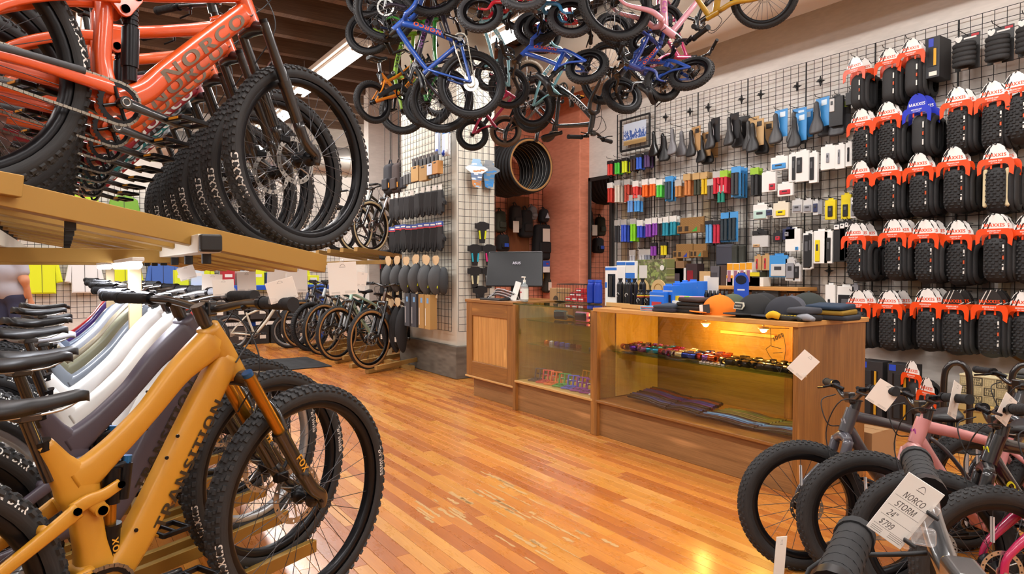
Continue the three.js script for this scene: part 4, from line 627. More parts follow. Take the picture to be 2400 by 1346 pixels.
// ---------------------------------------------------------------- children's bikes hung from the ceiling
{
  const bal = tmpl('bal', () => balanceT({ name: 'NORCO' })), bal14 = tmpl('bal14', () => balanceT({ R: 0.178, name: 'NORCO', pedal: true })), k16 = tmpl('k16', () => balanceT({ R: 0.2, w: 0.045, name: 'NORCO', pedal: true, crank: 1.2 })), k20 = tmpl('k20', () => hardtailT({ k: 0.74, R: 0.25, w: 0.05, style: 'kid', rigid: true, hy: 0.86, half: 0.28, rise: 0.04, up: 0.05, sy: 0.82, name: 'NORCO', crank: 0.9 }));
  const geo = { bal: [bal, 0.33, -0.25, 0.152], bal14: [bal14, 0.386, -0.293, 0.178], k16: [k16, 0.434, -0.329, 0.2], k20: [k20, 0.488, -0.318, 0.25] };
  function hung(kind, color, F, Rr, up, label, o = {}) {
    const [T, fx, rx, R] = geo[kind], c = o.matte ? matteP(color) : paint(color);
    const b = makeBike(T, { frame: c, forkc: o.fork ? paint(o.fork) : c, lettering: M(o.let ?? '#e6e2d8', 0.45), guard: MT.blackMat, rim: o.rim ?? MT.blackMetal, tyre: o.tyre ?? MT.rubber, wall: MT.tan, ...(o.pal ?? {}) }, 'hanging_childrens_bike', label, "children's bikes hung from the ceiling", { pos: [0, 0, 0] });
    const f = V3(...F), r = V3(...Rr), X = f.clone().sub(r), s = X.length() / (fx - rx); X.normalize();
    const Z = V3().crossVectors(X, V3(...up)).normalize(), Y = V3().crossVectors(Z, X);
    const m = new THREE.Matrix4().makeBasis(X, Y, Z); b.quaternion.setFromRotationMatrix(m); b.scale.setScalar(Math.max(0.85, Math.min(1.04, s)));
    const mid = f.clone().add(r).multiplyScalar(0.5), loc = V3((fx + rx) / 2, R, 0).multiplyScalar(b.scale.x).applyQuaternion(b.quaternion); b.position.copy(mid.sub(loc));
    // hook and cord from the higher wheel to the joists
    const top = f.y > r.y ? f : r; const hk = obj('hook', [rod([top.x, top.y, top.z], [top.x, CEIL - 0.27, top.z], 0.004, 6)], MT.steel); tag(hk, 'steel rod from the joists to the ' + label.replace(/ (hung|with|behind).*$/, ''), 'hook', 'rods holding up the hung bikes');
    return b;
  }
  const W = MT.white;
  hung('k16', '#7fae1e', [2.272, 3.395, -5.654], [2.488, 2.623, -5.363], [0.8, 0.3, 0.5], "lime green children's bike hung nose up above the aisle", { let: '#20300c' });
  hung('k16', '#2f8a2a', [2.272, 3.43, -5.293], [2.546, 2.574, -4.96], [0.8, 0.3, 0.55], "green children's bike behind the orange one hung from the ceiling", { let: '#10300c' });
  hung('k16', '#e08417', [2.673, 2.759, -5.182], [2.103, 2.617, -5.08], [-0.25, 0.95, 0], "orange children's bike with orange chain stays hung from the ceiling", { let: '#2a1c10' });
  hung('k20', '#2b2333', [2.124, 3.309, -4.907], [2.52, 2.618, -4.738], [0.75, 0.4, 0.5], "dark purple children's bike hung between green and blue ones", { let: '#7a3a8a' });
  hung('k20', '#1d55b8', [2.345, 3.564, -4.645], [2.645, 2.59, -4.412], [-0.8, -0.25, -0.55], "royal blue children's bike with orange lettering hung from the ceiling", { let: '#d8521e' });
  hung('bal', '#c3172c', [2.411, 3.021, -3.98], [2.668, 3.614, -4.066], [0.83, 0.0, 0.56], "red balance bike with a grey tyre and red fork hung from the ceiling", { tyre: std(0x3c3d40, 0.6) });
  hung('bal', '#c3172c', [2.479, 3.011, -3.572], [2.828, 3.634, -3.718], [0.83, 0.05, 0.56], "red balance bike hung between two other balance bikes, highest of the red ones", { tyre: std(0x3c3d40, 0.6), rim: MT.alu });
  hung('bal', '#b3152a', [2.956, 3.039, -4.096], [3.221, 3.676, -4.179], [0.83, 0.05, 0.56], "red balance bike hung behind the lighter grey wheels", { tyre: std(0x303134, 0.6) });
  hung('bal', '#2b9fc4', [2.872, 2.971, -3.546], [2.937, 3.535, -3.762], [-0.83, 0, -0.56], "sky blue balance bike with a blue fork hung from the ceiling", { tyre: std(0x38393c, 0.6), fork: '#1a77ad' });
  hung('k16', '#79b3bd', [3.151, 3.356, -4.577], [3.085, 2.828, -4.605], [-0.83, 0.1, -0.56], "pale teal children's bike hung nose up above the counter");
  hung('k16', '#79b3bd', [3.543, 3.3, -4.793], [3.479, 2.76, -4.82], [0.83, 0.1, 0.5], "second pale teal children's bike hung behind the first one");
  hung('bal', '#1f4fb4', [2.963, 3.066, -3.971], [3.024, 2.673, -3.555], [-0.3, -0.8, 0.3], "deep blue balance bike with red lettering hung from the ceiling", { let: '#d8521e' });
  hung('bal14', '#b01d4a', [3.33, 3.066, -5.292], [3.184, 2.541, -5.374], [0.83, -0.2, 0.5], "crimson children's bike hung lowest above the water bottles");
  hung('bal14', '#5d4a3c', [3.726, 3.083, -5.267], [3.566, 2.648, -5.361], [0.83, -0.2, 0.5], "brown children's bike with worn tan tyres hung low", { tyre: std(0x6b5a48, 0.7) });
  hung('k20', '#17181b', [3.812, 2.928, -4.239], [3.656, 2.808, -5.064], [0.1, -0.9, 0.2], "black and silver children's bike hung upside down above the pillar", { let: '#c9cacc' });
  hung('bal', '#26272a', [3.502, 2.58, -3.713], [3.6, 3.143, -3.906], [0.83, -0.3, 0.4], "black balance bike with a thin tyre hung in front of the cream duct");
  hung('bal', '#1f3f9c', [3.455, 2.558, -3.261], [3.554, 3.023, -3.33], [-0.83, 0.2, -0.5], "dark blue balance bike hung nose down in front of the cream duct", { let: '#d8521e' });
  hung('bal', '#2450ad', [3.599, 2.956, -3.538], [3.541, 2.596, -3.083], [-0.5, -0.6, -0.1], "blue balance bike with bare chain stays hung behind the dark blue one", { let: '#d8521e' });
  hung('k20', '#d79aa8', [3.037, 3.024, -3.317], [3.731, 3.546, -3.106], [-0.2, -0.95, 0], "pink children's bike hung upside down with its bars below", { let: '#b04a9a' });
  hung('k20', '#b8901f', [3.769, 3.067, -2.704], [3.375, 3.48, -2.982], [0.5, -0.8, 0.2], "gold children's bike with cream tyre sidewalls hung upside down", { let: '#6a4a10', pal: {} });
  hung('k16', '#a3124f', [3.964, 2.938, -3.895], [4.193, 3.574, -4.002], [0.83, -0.2, 0.5], "magenta children's bike hung behind the blue ones");
  hung('k16', '#1b1c1f', [2.214, 3.574, -5.337], [2.62, 3.798, -5.191], [0.1, -0.9, 0.3], "black children's bike hung upside down beside the batten lamp");
}

// ---------------------------------------------------------------- wire grid wall and what hangs on it
// wall goods are built facing +z (x right, y up, hook at the origin) and turned to face the shop
const TW = -Math.PI / 2;
function gridPanel(w, h, cell, r = 0.0028) {
  const g = []; for (let i = 0; i <= Math.round(w / cell); i++) g.push(rod([i * cell, 0, 0], [i * cell, h, 0], r, 5)); for (let j = 0; j <= Math.round(h / cell); j++) g.push(rod([0, j * cell, 0.004], [w, j * cell, 0.004], r, 5)); return merge(g);
}
{
  const cell = 0.0835, w = 0.668, h = cell * 32, gw = gridPanel(w, h, cell), p0 = thing('wire_grid_panel', 'black wire grid panel on the white side wall', 'grid panel', [6.05, 0.62, -6.5], TW, 'wire grid panels on the side wall');
  const wm = obj('wires', gw, MT.wireBlack, p0); wm.userData.kind = 'stuff'; obj('edge_bar', rod([0, 0, 0], [0, h, 0], 0.007, 6), MT.wireBlack, p0);
  for (let k = 1; k < 9; k++) dup(p0, [6.05, 0.62, -6.5 + k * 0.668]);
  // empty star clips along the top
  const c0 = thing('grid_clip', 'black star shaped clip near the top of the wire grid', 'clip', [0, 0, 0], TW, 'star clips on the wire grid'); const st = []; for (let i = 0; i < 8; i++) { const a = i / 8 * 6.2832, r = i % 2 ? 0.016 : 0.05; st.push([r * Math.sin(a), r * Math.cos(a)]); }
  obj('star', extrude(shapeOf(st), 0.02, 0.004), MT.blackMat, c0); obj('stud', rod([0, 0, 0], [0, 0, 0.035], 0.012, 10), MT.blackMat, c0);
  [[-5.64, 3.099], [-5.265, 3.092], [-5.002, 3.089], [-4.56, 3.086], [-4.324, 3.085], [-3.912, 3.075], [-3.667, 3.072], [-3.557, 1.258], [-4.268, 1.314]].forEach(([z, y], i) => i ? dup(c0, [6.03, y, z]) : c0.position.set(6.03, y, z));
  // black post between wall and mirror, boarded backing behind the grid
  const bb = thing('backing_boards', 'mixed plywood strips fixed to the wall behind the grid', 'boards', [6.085, 0, 0]); const tones = ['#7d766f', '#c9c4ba', '#9a938a', '#b8a78a', '#8b8580', '#d5d0c6'];
  for (let i = 0; i < 44; i++) { const ww = rr(0.05, 0.11); obj('board', rspan(-0.008, 0.008, 0.85 + rr(0, 0.12), rr(1.9, 2.5), -6.45 + i * 0.112, -6.45 + i * 0.112 + ww, 0.002), M(pick(tones), 0.8), bb); }
}
const hookMat = MT.wireBlack;
function hook(y, z, len = 0.24) { const h = obj('display_hook', [rod([6.045, y, z], [6.045 - len, y + 0.01, z], 0.003, 5), rod([6.045 - len, y + 0.01, z], [6.045 - len - 0.012, y + 0.028, z], 0.003, 5)], hookMat); return tag(h, 'black wire hook holding goods on the side wall grid', 'hook', 'display hooks on the wire grid'); }
// folded tyre with header card
function ovalPath(h, d) { const pts = [], r = d / 2; for (let i = 0; i < 10; i++) { const a = Math.PI * i / 9; pts.push([h / 2 - r + r * Math.sin(a), r * Math.cos(a)]); } for (let i = 0; i < 10; i++) { const a = Math.PI + Math.PI * i / 9; pts.push([-h / 2 + r + r * Math.sin(a), r * Math.cos(a)]); } return pts; }
function foldedTyre(W, h, d, knob) {
  const path = ovalPath(h, d), n = path.length, P = [], I = [], prof = [[-0.48, -0.5], [-0.52, -0.2], [-0.42, 0.4], [-0.22, 0.85], [0, 1], [0.22, 0.85], [0.42, 0.4], [0.52, -0.2], [0.48, -0.5]], m = prof.length, b = 0.026;
  const nor = i => { const a = path[(i + n - 1) % n], c = path[(i + 1) % n], t = [c[0] - a[0], c[1] - a[1]], l = Math.hypot(...t); return [t[1] / l * -1, t[0] / l].map(v => -v * -1); };
  const kn = [];
  for (let i = 0; i < n; i++) { let N = nor(i); if (N[0] * path[i][0] + N[1] * path[i][1] < 0) N = [-N[0], -N[1]]; for (const [u, v] of prof) P.push(W * u, path[i][0] + N[0] * b * v, path[i][1] + N[1] * b * v); }
  for (let i = 0; i < n; i++) for (let j = 0; j < m - 1; j++) { const a = i * m + j, c = ((i + 1) % n) * m + j; I.push(a, a + 1, c, a + 1, c + 1, c); }
  const g = new THREE.BufferGeometry(); g.setAttribute('position', new THREE.Float32BufferAttribute(P, 3)); g.setIndex(I); g.computeVertexNormals();
  const N = g.attributes.normal, Q = g.attributes.position; let s = 0; for (let i = 0; i < 6; i++) s += N.getZ(4) * (Q.getZ(4)); if (s < 0) { g.setIndex(I.map((v, k) => k % 3 === 1 ? I[k + 1] : k % 3 === 2 ? I[k - 1] : v)); g.computeVertexNormals(); }
  const out = [g];
  if (knob) for (let k = 0; k < 15; k++) { const y = h / 2 - 0.02 - k * (h - 0.04) / 14; for (const [u, w2] of k % 2 ? [[-0.3, 0.02], [-0.02, 0.026], [0.3, 0.018]] : [[-0.4, 0.014], [-0.14, 0.024], [0.14, 0.024], [0.4, 0.014]]) { const e = Math.max(0, Math.abs(y) - (h / 2 - d / 2)), z = Math.sqrt(Math.max(0, d * d / 4 - e * e)); out.push(rbox(w2, 0.013, 0.012, W * u, y, z + b * (1 - 1.5 * u * u) + 0.001, 0.003, 1)); } }
  return merge(out);
}
const cardTex = canvasTex(256, 200, (x, w, h) => { x.fillStyle = '#ece9e4'; x.fillRect(0, 0, w, h); x.strokeStyle = '#1f1d1c'; x.lineWidth = 15; for (const [a, b, c, d] of [[10, 200, 90, 10], [50, 210, 130, 0], [170, 0, 250, 120], [205, 0, 270, 90], [20, 120, 70, 40]]) { x.beginPath(); x.moveTo(a, b); x.lineTo(c, d); x.stroke(); } x.fillStyle = '#ece9e4'; x.beginPath(); x.ellipse(140, 70, 70, 52, 0, 0, 7); x.fill(); });
const cardTexB = canvasTex(256, 200, (x, w, h) => { x.fillStyle = '#2a2624'; x.fillRect(0, 0, w, h); x.strokeStyle = '#d8d4cc'; x.lineWidth = 9; for (const [a, b, c, d] of [[20, 200, 100, 10], [60, 210, 140, 0], [200, 0, 250, 120], [170, 190, 240, 150]]) { x.beginPath(); x.moveTo(a, b); x.lineTo(c, d); x.stroke(); } });
const orangeM = new THREE.MeshPhysicalMaterial({ color: '#e8480f', roughness: 0.35, clearcoat: 0.5 });
function uvFit(g) { g.computeBoundingBox(); const b = g.boundingBox, p = g.attributes.position, uv = new Float32Array(p.count * 2); for (let i = 0; i < p.count; i++) { uv[2 * i] = (p.getX(i) - b.min.x) / (b.max.x - b.min.x); uv[2 * i + 1] = (p.getY(i) - b.min.y) / (b.max.y - b.min.y); } g.setAttribute('uv', new THREE.BufferAttribute(uv, 2)); return g; }
const tyreGeo = { mtb: foldedTyre(0.14, 0.33, 0.17, true), xc: foldedTyre(0.11, 0.3, 0.15, false), layA: foldedTyre(0.04, 0.3, 0.15, false), layB: foldedTyre(0.035, 0.27, 0.13, false) };
const domeShape = (() => { const s = new THREE.Shape(); s.moveTo(-0.085, -0.11); s.bezierCurveTo(-0.075, -0.02, -0.04, 0.015, 0, 0.018); s.bezierCurveTo(0.04, 0.015, 0.08, -0.02, 0.088, -0.11); s.closePath(); return s; })();
const clipShape = (() => { const s = new THREE.Shape(); s.moveTo(-0.115, -0.215); s.lineTo(-0.118, -0.15); s.quadraticCurveTo(-0.115, -0.1, -0.085, -0.095); s.lineTo(0.085, -0.095); s.quadraticCurveTo(0.115, -0.1, 0.118, -0.15); s.lineTo(0.112, -0.225); s.lineTo(0.085, -0.205); s.quadraticCurveTo(0.09, -0.14, 0.06, -0.137); s.lineTo(-0.06, -0.137); s.quadraticCurveTo(-0.09, -0.14, -0.09, -0.2); s.closePath(); return s; })();
const dome = uvFit(extrude(domeShape, 0.003)), clip = extrude(clipShape, 0.004), stubs = [box(0.012, 0.04, 0.003, -0.03, -0.15, 0), box(0.012, 0.04, 0.003, 0.035, -0.15, 0)];
function tyreProto(kind, o = {}) {
  const t = thing('tyre_pack', 'x', 'tyre', [0, 0, 0], TW, 'packaged tyres on the side wall'); const cz = 0.075;
  obj('folded_tyre', tyreGeo[kind].clone().translate(0, -0.31, -0.025), MT.rubber, t);
  obj('folded_layer', tyreGeo.layA.clone().translate(kind === 'mtb' ? 0.085 : 0.068, -0.315, -0.03), MT.rubberLite, t); obj('folded_layer', tyreGeo.layB.clone().translate(kind === 'mtb' ? 0.11 : 0.092, -0.32, -0.045), MT.rubber, t);
  const fz = kind === 'mtb' ? 0.06 + 0.019 : 0.05 + 0.019;
  if (o.tan) obj('tan_sidewall', [-1, 1].map(s => rbox(0.035, 0.29, 0.13, s * 0.07, -0.31, 0.0, 0.02, 3)), MT.cream, t);
  else { [[0.05, 0.05], [-0.02, 0.03], [-0.09, 0.045]].forEach(([y, l], i) => obj('sidewall_print', rbox(0.011, l, 0.004, 0.055 * (kind === 'mtb' ? 1.05 : 0.85), -0.29 + y, fz, 0.001, 1), i === 1 ? M('#c8542a', 0.6) : MT.print, t)); }
  obj('header_card', dome.clone().translate(0, 0, cz), o.black ? std(0xffffff, 0.35, 0, { map: cardTexB }) : o.color ? M(o.color, 0.3) : std(0xffffff, 0.3, 0, { map: cardTex }), t);
  obj('card_clip', clip.clone().translate(0, 0, cz + 0.006), o.color ? M(o.color, 0.3) : orangeM, t); obj('card_tab', stubs[0].clone().translate(0, 0, cz - 0.004), orangeM, t); obj('card_tab', stubs[1].clone().translate(0, 0, cz - 0.004), orangeM, t);
  obj('card_lettering', textFlat('MAXXIS', 0.024, 0.13).translate(0, -0.07, cz + 0.0025), o.color ? MT.white : orangeM, t); obj('card_small_print', [textFlat(o.name ?? 'MINION DHF', 0.011, 0.085).translate(0, -0.112, cz + 0.0085), textFlat('29 x 2.50 WT', 0.007, 0.06).translate(0, -0.127, cz + 0.0085)], MT.white, t);
  return t;
}
{
  const protos = {}, used = {};
  const rows = ['top', 'second', 'third', 'fourth', 'lowest'];
  function put(kind, key, opt, row, z, y, n, sc = 1) {
    hook(y, z, 0.14 + 0.1 * n);
    for (let k = 0; k < n; k++) {
      let t; if (!protos[key]) { t = protos[key] = tyreProto(kind, opt); } else t = dup(protos[key]);
      t.position.set((n === 3 ? 5.79 : 5.84) + k * (n === 3 ? 0.095 : 0.115), y, z + (k ? rr(-0.012, 0.02) : 0)); t.rotation.y = TW + rr(-0.12, 0.08); t.scale.setScalar(sc);
      const what = { m: 'folded knobbly tyre under an orange and white header card', b: 'folded knobbly tyre under an orange and black header card', x: 'folded slim tyre under an orange and white header card', blue: 'folded slim tyre under a blue header card', tan: 'folded tyre with cream sidewalls under an orange header card' }[key];
      tag(t, what + ', ' + rows[row] + ' row of the tyre wall', 'tyre', rows[row] + ' row of packaged tyres on the side wall');
    }
  }
  const X = 5.86;
  for (const [z, y] of [[-3.186, 3.12], [-2.916, 3.115], [-2.733, 3.142]]) put('xc', 'x', {}, 0, z, y, 2, 0.92);
  [['m', -3.134, 2.65, 2], ['m', -2.91, 2.664, 2], ['blue', -2.663, 2.68, 2], ['m', -2.38, 2.669, 2], ['m', -2.144, 2.659, 2], ['m', -1.988, 2.692, 1]].forEach(([k, z, y, n]) => put(k === 'm' ? 'mtb' : 'xc', k, k === 'blue' ? { color: '#2233b8' } : {}, 1, z, y, n));
  [['m', -3.128, 2.202, 2], ['m', -2.91, 2.195, 2], ['m', -2.656, 2.199, 2], ['m', -2.402, 2.211, 2], ['tan', -2.117, 2.191, 2]].forEach(([k, z, y, n]) => put('mtb', k, k === 'tan' ? { tan: true } : {}, 2, z, y, n));
  [[-3.143, 1.661], [-2.819, 1.672], [-2.58, 1.654], [-2.363, 1.638], [-2.1, 1.668]].forEach(([z, y], i) => put('mtb', 'm', {}, 3, z, y, i === 3 ? 2 : 3));
  [['m', -3.112, 1.075], ['m', -2.859, 1.078], ['m', -2.559, 1.104], ['b', -2.361, 1.096], ['b', -2.124, 1.102]].forEach(([k, z, y], i) => put('mtb', k, k === 'b' ? { black: true, name: 'MINION DHR II' } : {}, 4, z, y, 3));
  put('mtb', 'm', {}, 4, -1.92, 1.101, 2); put('mtb', 'm', {}, 3, -1.909, 1.655, 2);
  // boxed tyres and disc packed tyres of the top row
  const bx = thing('boxed_tyre', 'black tyre box with a yellow tyre window on the top row of the tyre wall', 'box', [5.86, -2.597, 3.155].slice(0, 1).concat([0, 0]), TW); { const [z0, y0, z1, y1] = [-2.638, 2.813, -2.532, 3.139]; bx.position.set(5.82, y1, (z0 + z1) / 2); const w = z1 - z0, h = y1 - y0;
    obj('carton', rbox(w, h, 0.2, 0, -h / 2, -0.1, 0.003), M('#26272b', 0.5), bx); obj('window', rbox(w * 0.66, h * 0.45, 0.004, 0, -h * 0.5, 0.001, 0.001), M('#17181b', 0.3), bx); obj('yellow_tyre', rbox(w * 0.2, h * 0.42, 0.006, w * 0.18, -h * 0.5, 0.002, 0.006), M('#d6a014', 0.5), bx); obj('blue_label', box(w * 0.35, h * 0.2, 0.002, -w * 0.1, -h * 0.14, 0.0012), M('#2b3fb0', 0.4), bx); obj('paper_label', box(w * 0.55, h * 0.1, 0.002, w * 0.05, -h * 0.9, 0.0012), MT.paper, bx); }
  for (const [i, [z0, y0, z1, y1]] of [[0, [-2.453, 2.843, -2.279, 3.109]], [1, [-2.229, 2.836, -2.057, 3.099]], [2, [-2.032, 2.848, -1.876, 3.111]]]) {
    const t = thing('disc_packed_tyre', ['coiled tyre on a black card with a white heart, beside the tyre box', 'coiled tyre on a black card, middle one of the heart cards', 'coiled tyre on a black card, at the front end of the top row'][i], 'tyre', [5.84, y1, (z0 + z1) / 2], TW, 'coiled tyres on heart cards'), w = z1 - z0, h = y1 - y0;
    obj('card', rbox(w, h * 1.05, 0.004, 0, -h * 0.5, -0.06, 0.002), M('#2b2a2a', 0.5), t); obj('coiled_tyre', [0, 1, 2, 3, 4].map(k => new THREE.TorusGeometry(w * 0.36, 0.022, 8, 26).rotateX(Math.PI / 2).scale(1, 1, 0.55).translate(0, -h * 0.36 - k * 0.036, 0.0)), MT.rubber, t);
    obj('card_print', box(w * 0.5, 0.012, 0.002, w * 0.1, -h * 0.1, -0.057), MT.white, t); obj('foot_print', box(w * 0.3, 0.014, 0.002, -w * 0.1, -h * 1.0, -0.057), MT.white, t); obj('red_print', box(w * 0.3, 0.018, 0.002, w * 0.3, -0.012, -0.057), M('#b5202a', 0.5), t);
    const hs = new THREE.Shape(); hs.moveTo(0, -0.02); hs.bezierCurveTo(-0.03, 0, -0.024, 0.024, -0.01, 0.022); hs.bezierCurveTo(-0.004, 0.022, 0, 0.016, 0, 0.012); hs.bezierCurveTo(0, 0.016, 0.004, 0.022, 0.01, 0.022); hs.bezierCurveTo(0.024, 0.024, 0.03, 0, 0, -0.02); obj('heart_print', new THREE.ShapeGeometry(hs).scale(1.2, 1.2, 1).translate(-w * 0.36, -h * 0.1, -0.057), MT.white, t);
    hook(y1 - 0.01, (z0 + z1) / 2, 0.3);
  }
}
{ // saddles, nose up
  const basis = new THREE.Matrix4().makeBasis(V3(0, 1, 0), V3(0, 0, 1), V3(1, 0, 0)), sg = saddleGeo(0.3, 0.155, 0.022).applyMatrix4(basis).translate(0, 0, 0.03);
  const railG = [-1, 1].map(s => wire([[s * 0.014, -0.03, 0], [s * 0.022, -0.1, -0.02], [s * 0.022, -0.2, -0.02], [s * 0.035, -0.27, 0]], 0.004, 10, 5));
  const cards = { brown: M('#b0895a', 0.8), kraft: M('#c3a172', 0.8), blue: M('#3f93d6', 0.45), grey: M('#3c3d41', 0.6), black: M('#242427', 0.5), none: null };
  const list = [['none', 'glossy black', '#151517', -5.675, 2.92], ['none', 'black', '#1f1f21', -5.55, 2.851], ['none', 'bagged grey', '#77777c', -5.38, 2.899], ['brown', 'black', '#29292b', -5.102, 2.836], ['brown', 'black', '#232325', -4.999, 2.763], ['black', 'dark grey', '#303032', -4.835, 2.883], ['black', 'charcoal', '#39393b', -4.59, 2.884], ['kraft', 'grey', '#3a3a3b', -4.387, 2.813], ['kraft', 'black', '#242426', -4.299, 2.771], ['blue', 'soft grey', '#434345', -4.034, 2.815], ['blue', 'padded grey', '#4b4b4c', -3.867, 2.805], ['blue', 'black', '#2b2b2d', -3.829, 2.744], ['blue', 'long grey', '#434346', -3.603, 2.841], ['grey', 'patterned grey', '#3d3d40', -3.434, 2.799]];
  const nm = ['first', 'second', 'third', 'fourth', 'fifth', 'sixth', 'seventh', 'eighth', 'ninth', 'tenth', 'eleventh', 'twelfth', 'thirteenth', 'fourteenth'];
  list.forEach(([card, look, c, z, y], i) => {
    const t = thing('packaged_saddle', look + ' bicycle saddle hung nose up' + (cards[card] ? ' on a ' + card + ' card' : '') + ', ' + nm[i] + ' from the mountain picture', 'saddle', [i % 3 === 1 ? 5.92 : 5.87, y, z], TW + rr(-0.25, 0.1), 'saddles hung on the wire grid');
    obj('cover', sg, std(c, i ? 0.5 : 0.25), t); obj('rails', railG, MT.steel, t).userData.kind = 'stuff';
    if (cards[card]) { obj('backing_card', rbox(0.15, 0.27, 0.004, 0.03, -0.1, -0.04, 0.001), cards[card], t); obj('card_label', box(0.06, 0.05, 0.002, 0.05, -0.015, -0.037), card === 'blue' ? M('#d5e6f2', 0.5) : card === 'grey' ? M('#a6c832', 0.5) : M('#2c2522', 0.6), t); }
    hook(y + 0.035, z, 0.2); if (i % 2 === 0) dup(t, [6.0, y - 0.012, z + 0.02], TW - 0.1, look + ' saddle hung behind the ' + nm[i] + ' one from the mountain picture');
  });
}
// grips ----------------------------------------------------------
const gripPairG = (len, r) => [-1, 1].map(s => [rod([s * (r * 1.25), -0.05, 0], [s * (r * 1.25), -0.05 - len, 0], r, 10), rod([s * (r * 1.25), -0.05, 0], [s * (r * 1.25), -0.06, 0], r * 1.2, 10), rod([s * (r * 1.25), -0.05 - len, 0], [s * (r * 1.25), -0.062 - len, 0], r * 1.2, 10), ...[0.2, 0.4, 0.6, 0.8].map(k => rod([s * (r * 1.25), -0.05 - len * k, 0], [s * (r * 1.25), -0.055 - len * k, 0], r * 1.06, 10))]);
{
  const cache = {}; const gp = (len) => cache[len] ??= gripPairG(len, 0.019).map(g => merge(g));
  function grips(color, header, z, y, len, label, n = 1, tilt = 0) {
    let t = thing('grip_pair', label, 'grips', [5.9, y, z], TW, 'handlebar grips on the wire grid'); const h = { white: MT.white, black: M('#232225', 0.5), blue: M('#4a9bdc', 0.45), kraft: M('#c3a06c', 0.8), green: M('#9bc832', 0.45), clear: M('#b9b7b2', 0.3) }[header];
    for (const g of gp(len)) obj('grip', g, M(color, 0.6), t);
    if (header === 'blue') obj('backing_card', rbox(0.12, len + 0.1, 0.004, 0, -0.05 - len * 0.42, -0.022, 0.001), h, t);
    else if (header === 'black') obj('holder', [rbox(0.1, 0.05, 0.03, 0, -0.03, 0, 0.008), rbox(0.1, len * 0.9 + 0.05, 0.004, 0, -0.03 - len * 0.5, -0.024, 0.001), rod([0.02, -0.06 - len, 0], [0.02, -0.085 - len, 0], 0.01, 8)], h, t);
    else obj('header_card', rbox(0.1, 0.075, header === 'kraft' ? 0.045 : 0.02, 0, -0.018, 0, 0.003), h, t);
    t.rotation.z = tilt; hook(y + 0.015, z, 0.2);
    for (let k = 1; k < n; k++) dup(t, [5.9 + 0.055 * k, y - 0.004 * k, z], TW, label.replace(/ handlebar grips.*$/, ' handlebar grips behind the first ' + k + ' on their hook'));
  }
  [['#d83a30', 1428, 375], ['#46b83a', 1446, 372], ['#cfe01e', 1464, 369], ['#4a1f1c', 1484, 364], ['#2f56c8', 1498, 360], ['#4a2f5c', 1516, 356]].forEach(() => 0);
  const A = [['#d83a30', 'red', -6.473, 2.685], ['#4cc23c', 'green', -6.337, 2.683], ['#d2e01e', 'lime yellow', -6.204, 2.686], ['#3a2320', 'black and rust', -6.053, 2.691], ['#3360cc', 'blue', -5.949, 2.698], ['#54386a', 'dark purple', -5.812, 2.704]];
  for (const [c, n, z, y] of A) grips(c, 'black', z, y, 0.13, n + ' handlebar grips in a black holder under the mountain picture', 2);
  const B = [['#c9382a', 'white', 'short red', -6.471, 2.376, 0.17, 2], ['#ddd6c6', 'clear', 'ivory', -6.335, 2.395, 0.2, 3], ['#b8402c', 'clear', 'rust red', -6.156, 2.386, 0.2, 3], ['#e0413a', 'white', 'scarlet', -6.006, 2.348, 0.13, 2], ['#ef6a14', 'white', 'bright orange', -5.845, 2.351, 0.13, 2], ['#ee6c18', 'white', 'second bright orange', -5.718, 2.348, 0.13, 1], ['#58cf4c', 'white', 'light green', -5.607, 2.325, 0.13, 2], ['#3b4a55', 'blue', 'slate', -5.479, 2.351, 0.19, 2], ['#c88a4a', 'clear', 'tan', -5.315, 2.283, 0.11, 2], ['#cd8246', 'kraft', 'leather brown', -5.177, 2.336, 0.16, 2], ['#3d4030', 'kraft', 'olive black', -5.041, 2.33, 0.16, 1], ['#dcb80e', 'kraft', 'yellow', -4.934, 2.326, 0.16, 2], ['#5d5350', 'clear', 'dark brown', -4.851, 2.242, 0.14, 2], ['#cf2438', 'clear', 'crimson', -4.772, 2.316, 0.16, 2], ['#d12a40', 'green', 'cherry red', -4.676, 2.314, 0.16, 2], ['#3f4144', 'blue', 'ribbed grey', -4.539, 2.342, 0.22, 3], ['#2a2b2d', 'green', 'black', -4.293, 2.294, 0.2, 2], ['#6a9fe0', 'clear', 'pale blue', -6.1, 2.18, 0.13, 1], ['#4a9be0', 'clear', 'sky blue', -5.981, 2.17, 0.12, 2], ['#1f8d78', 'clear', 'teal green', -4.713, 2.158, 0.1, 1]];
  for (const [c, h, n, z, y, l, k] of B) grips(c, h, z, y, l, n + ' handlebar grips in the upper long row of grips', k);
  const C = [['#2f3034', 'clear', 'black', -6.332, 1.882, 0.2, 1], ['#3a5bd0', 'clear', 'cobalt blue', -6.215, 1.886, 0.2, 3], ['#86d41e', 'clear', 'acid green', -6.047, 1.886, 0.2, 2], ['#3a52cc', 'white', 'deep blue', -5.929, 1.858, 0.13, 2], ['#8a3fb0', 'white', 'purple', -5.785, 1.87, 0.14, 2], ['#8f46b4', 'white', 'second purple', -5.672, 1.874, 0.13, 1], ['#28272a', 'white', 'plain black', -5.59, 1.868, 0.14, 1], ['#1f8fa8', 'white', 'teal', -5.509, 1.873, 0.14, 2], ['#2296ad', 'white', 'second teal', -5.389, 1.876, 0.14, 2], ['#5fa6e0', 'black', 'ice blue', -4.87, 1.814, 0.19, 2], ['#c42a44', 'black', 'raspberry', -4.767, 1.808, 0.19, 1], ['#2c3a42', 'blue', 'dark', -4.671, 1.866, 0.22, 1], ['#2c3a42', 'blue', 'second dark', -4.567, 1.868, 0.22, 1]];
  for (const [c, h, n, z, y, l, k] of C) grips(c, h, z, y, l, n + ' handlebar grips in the lower long row of grips', k);
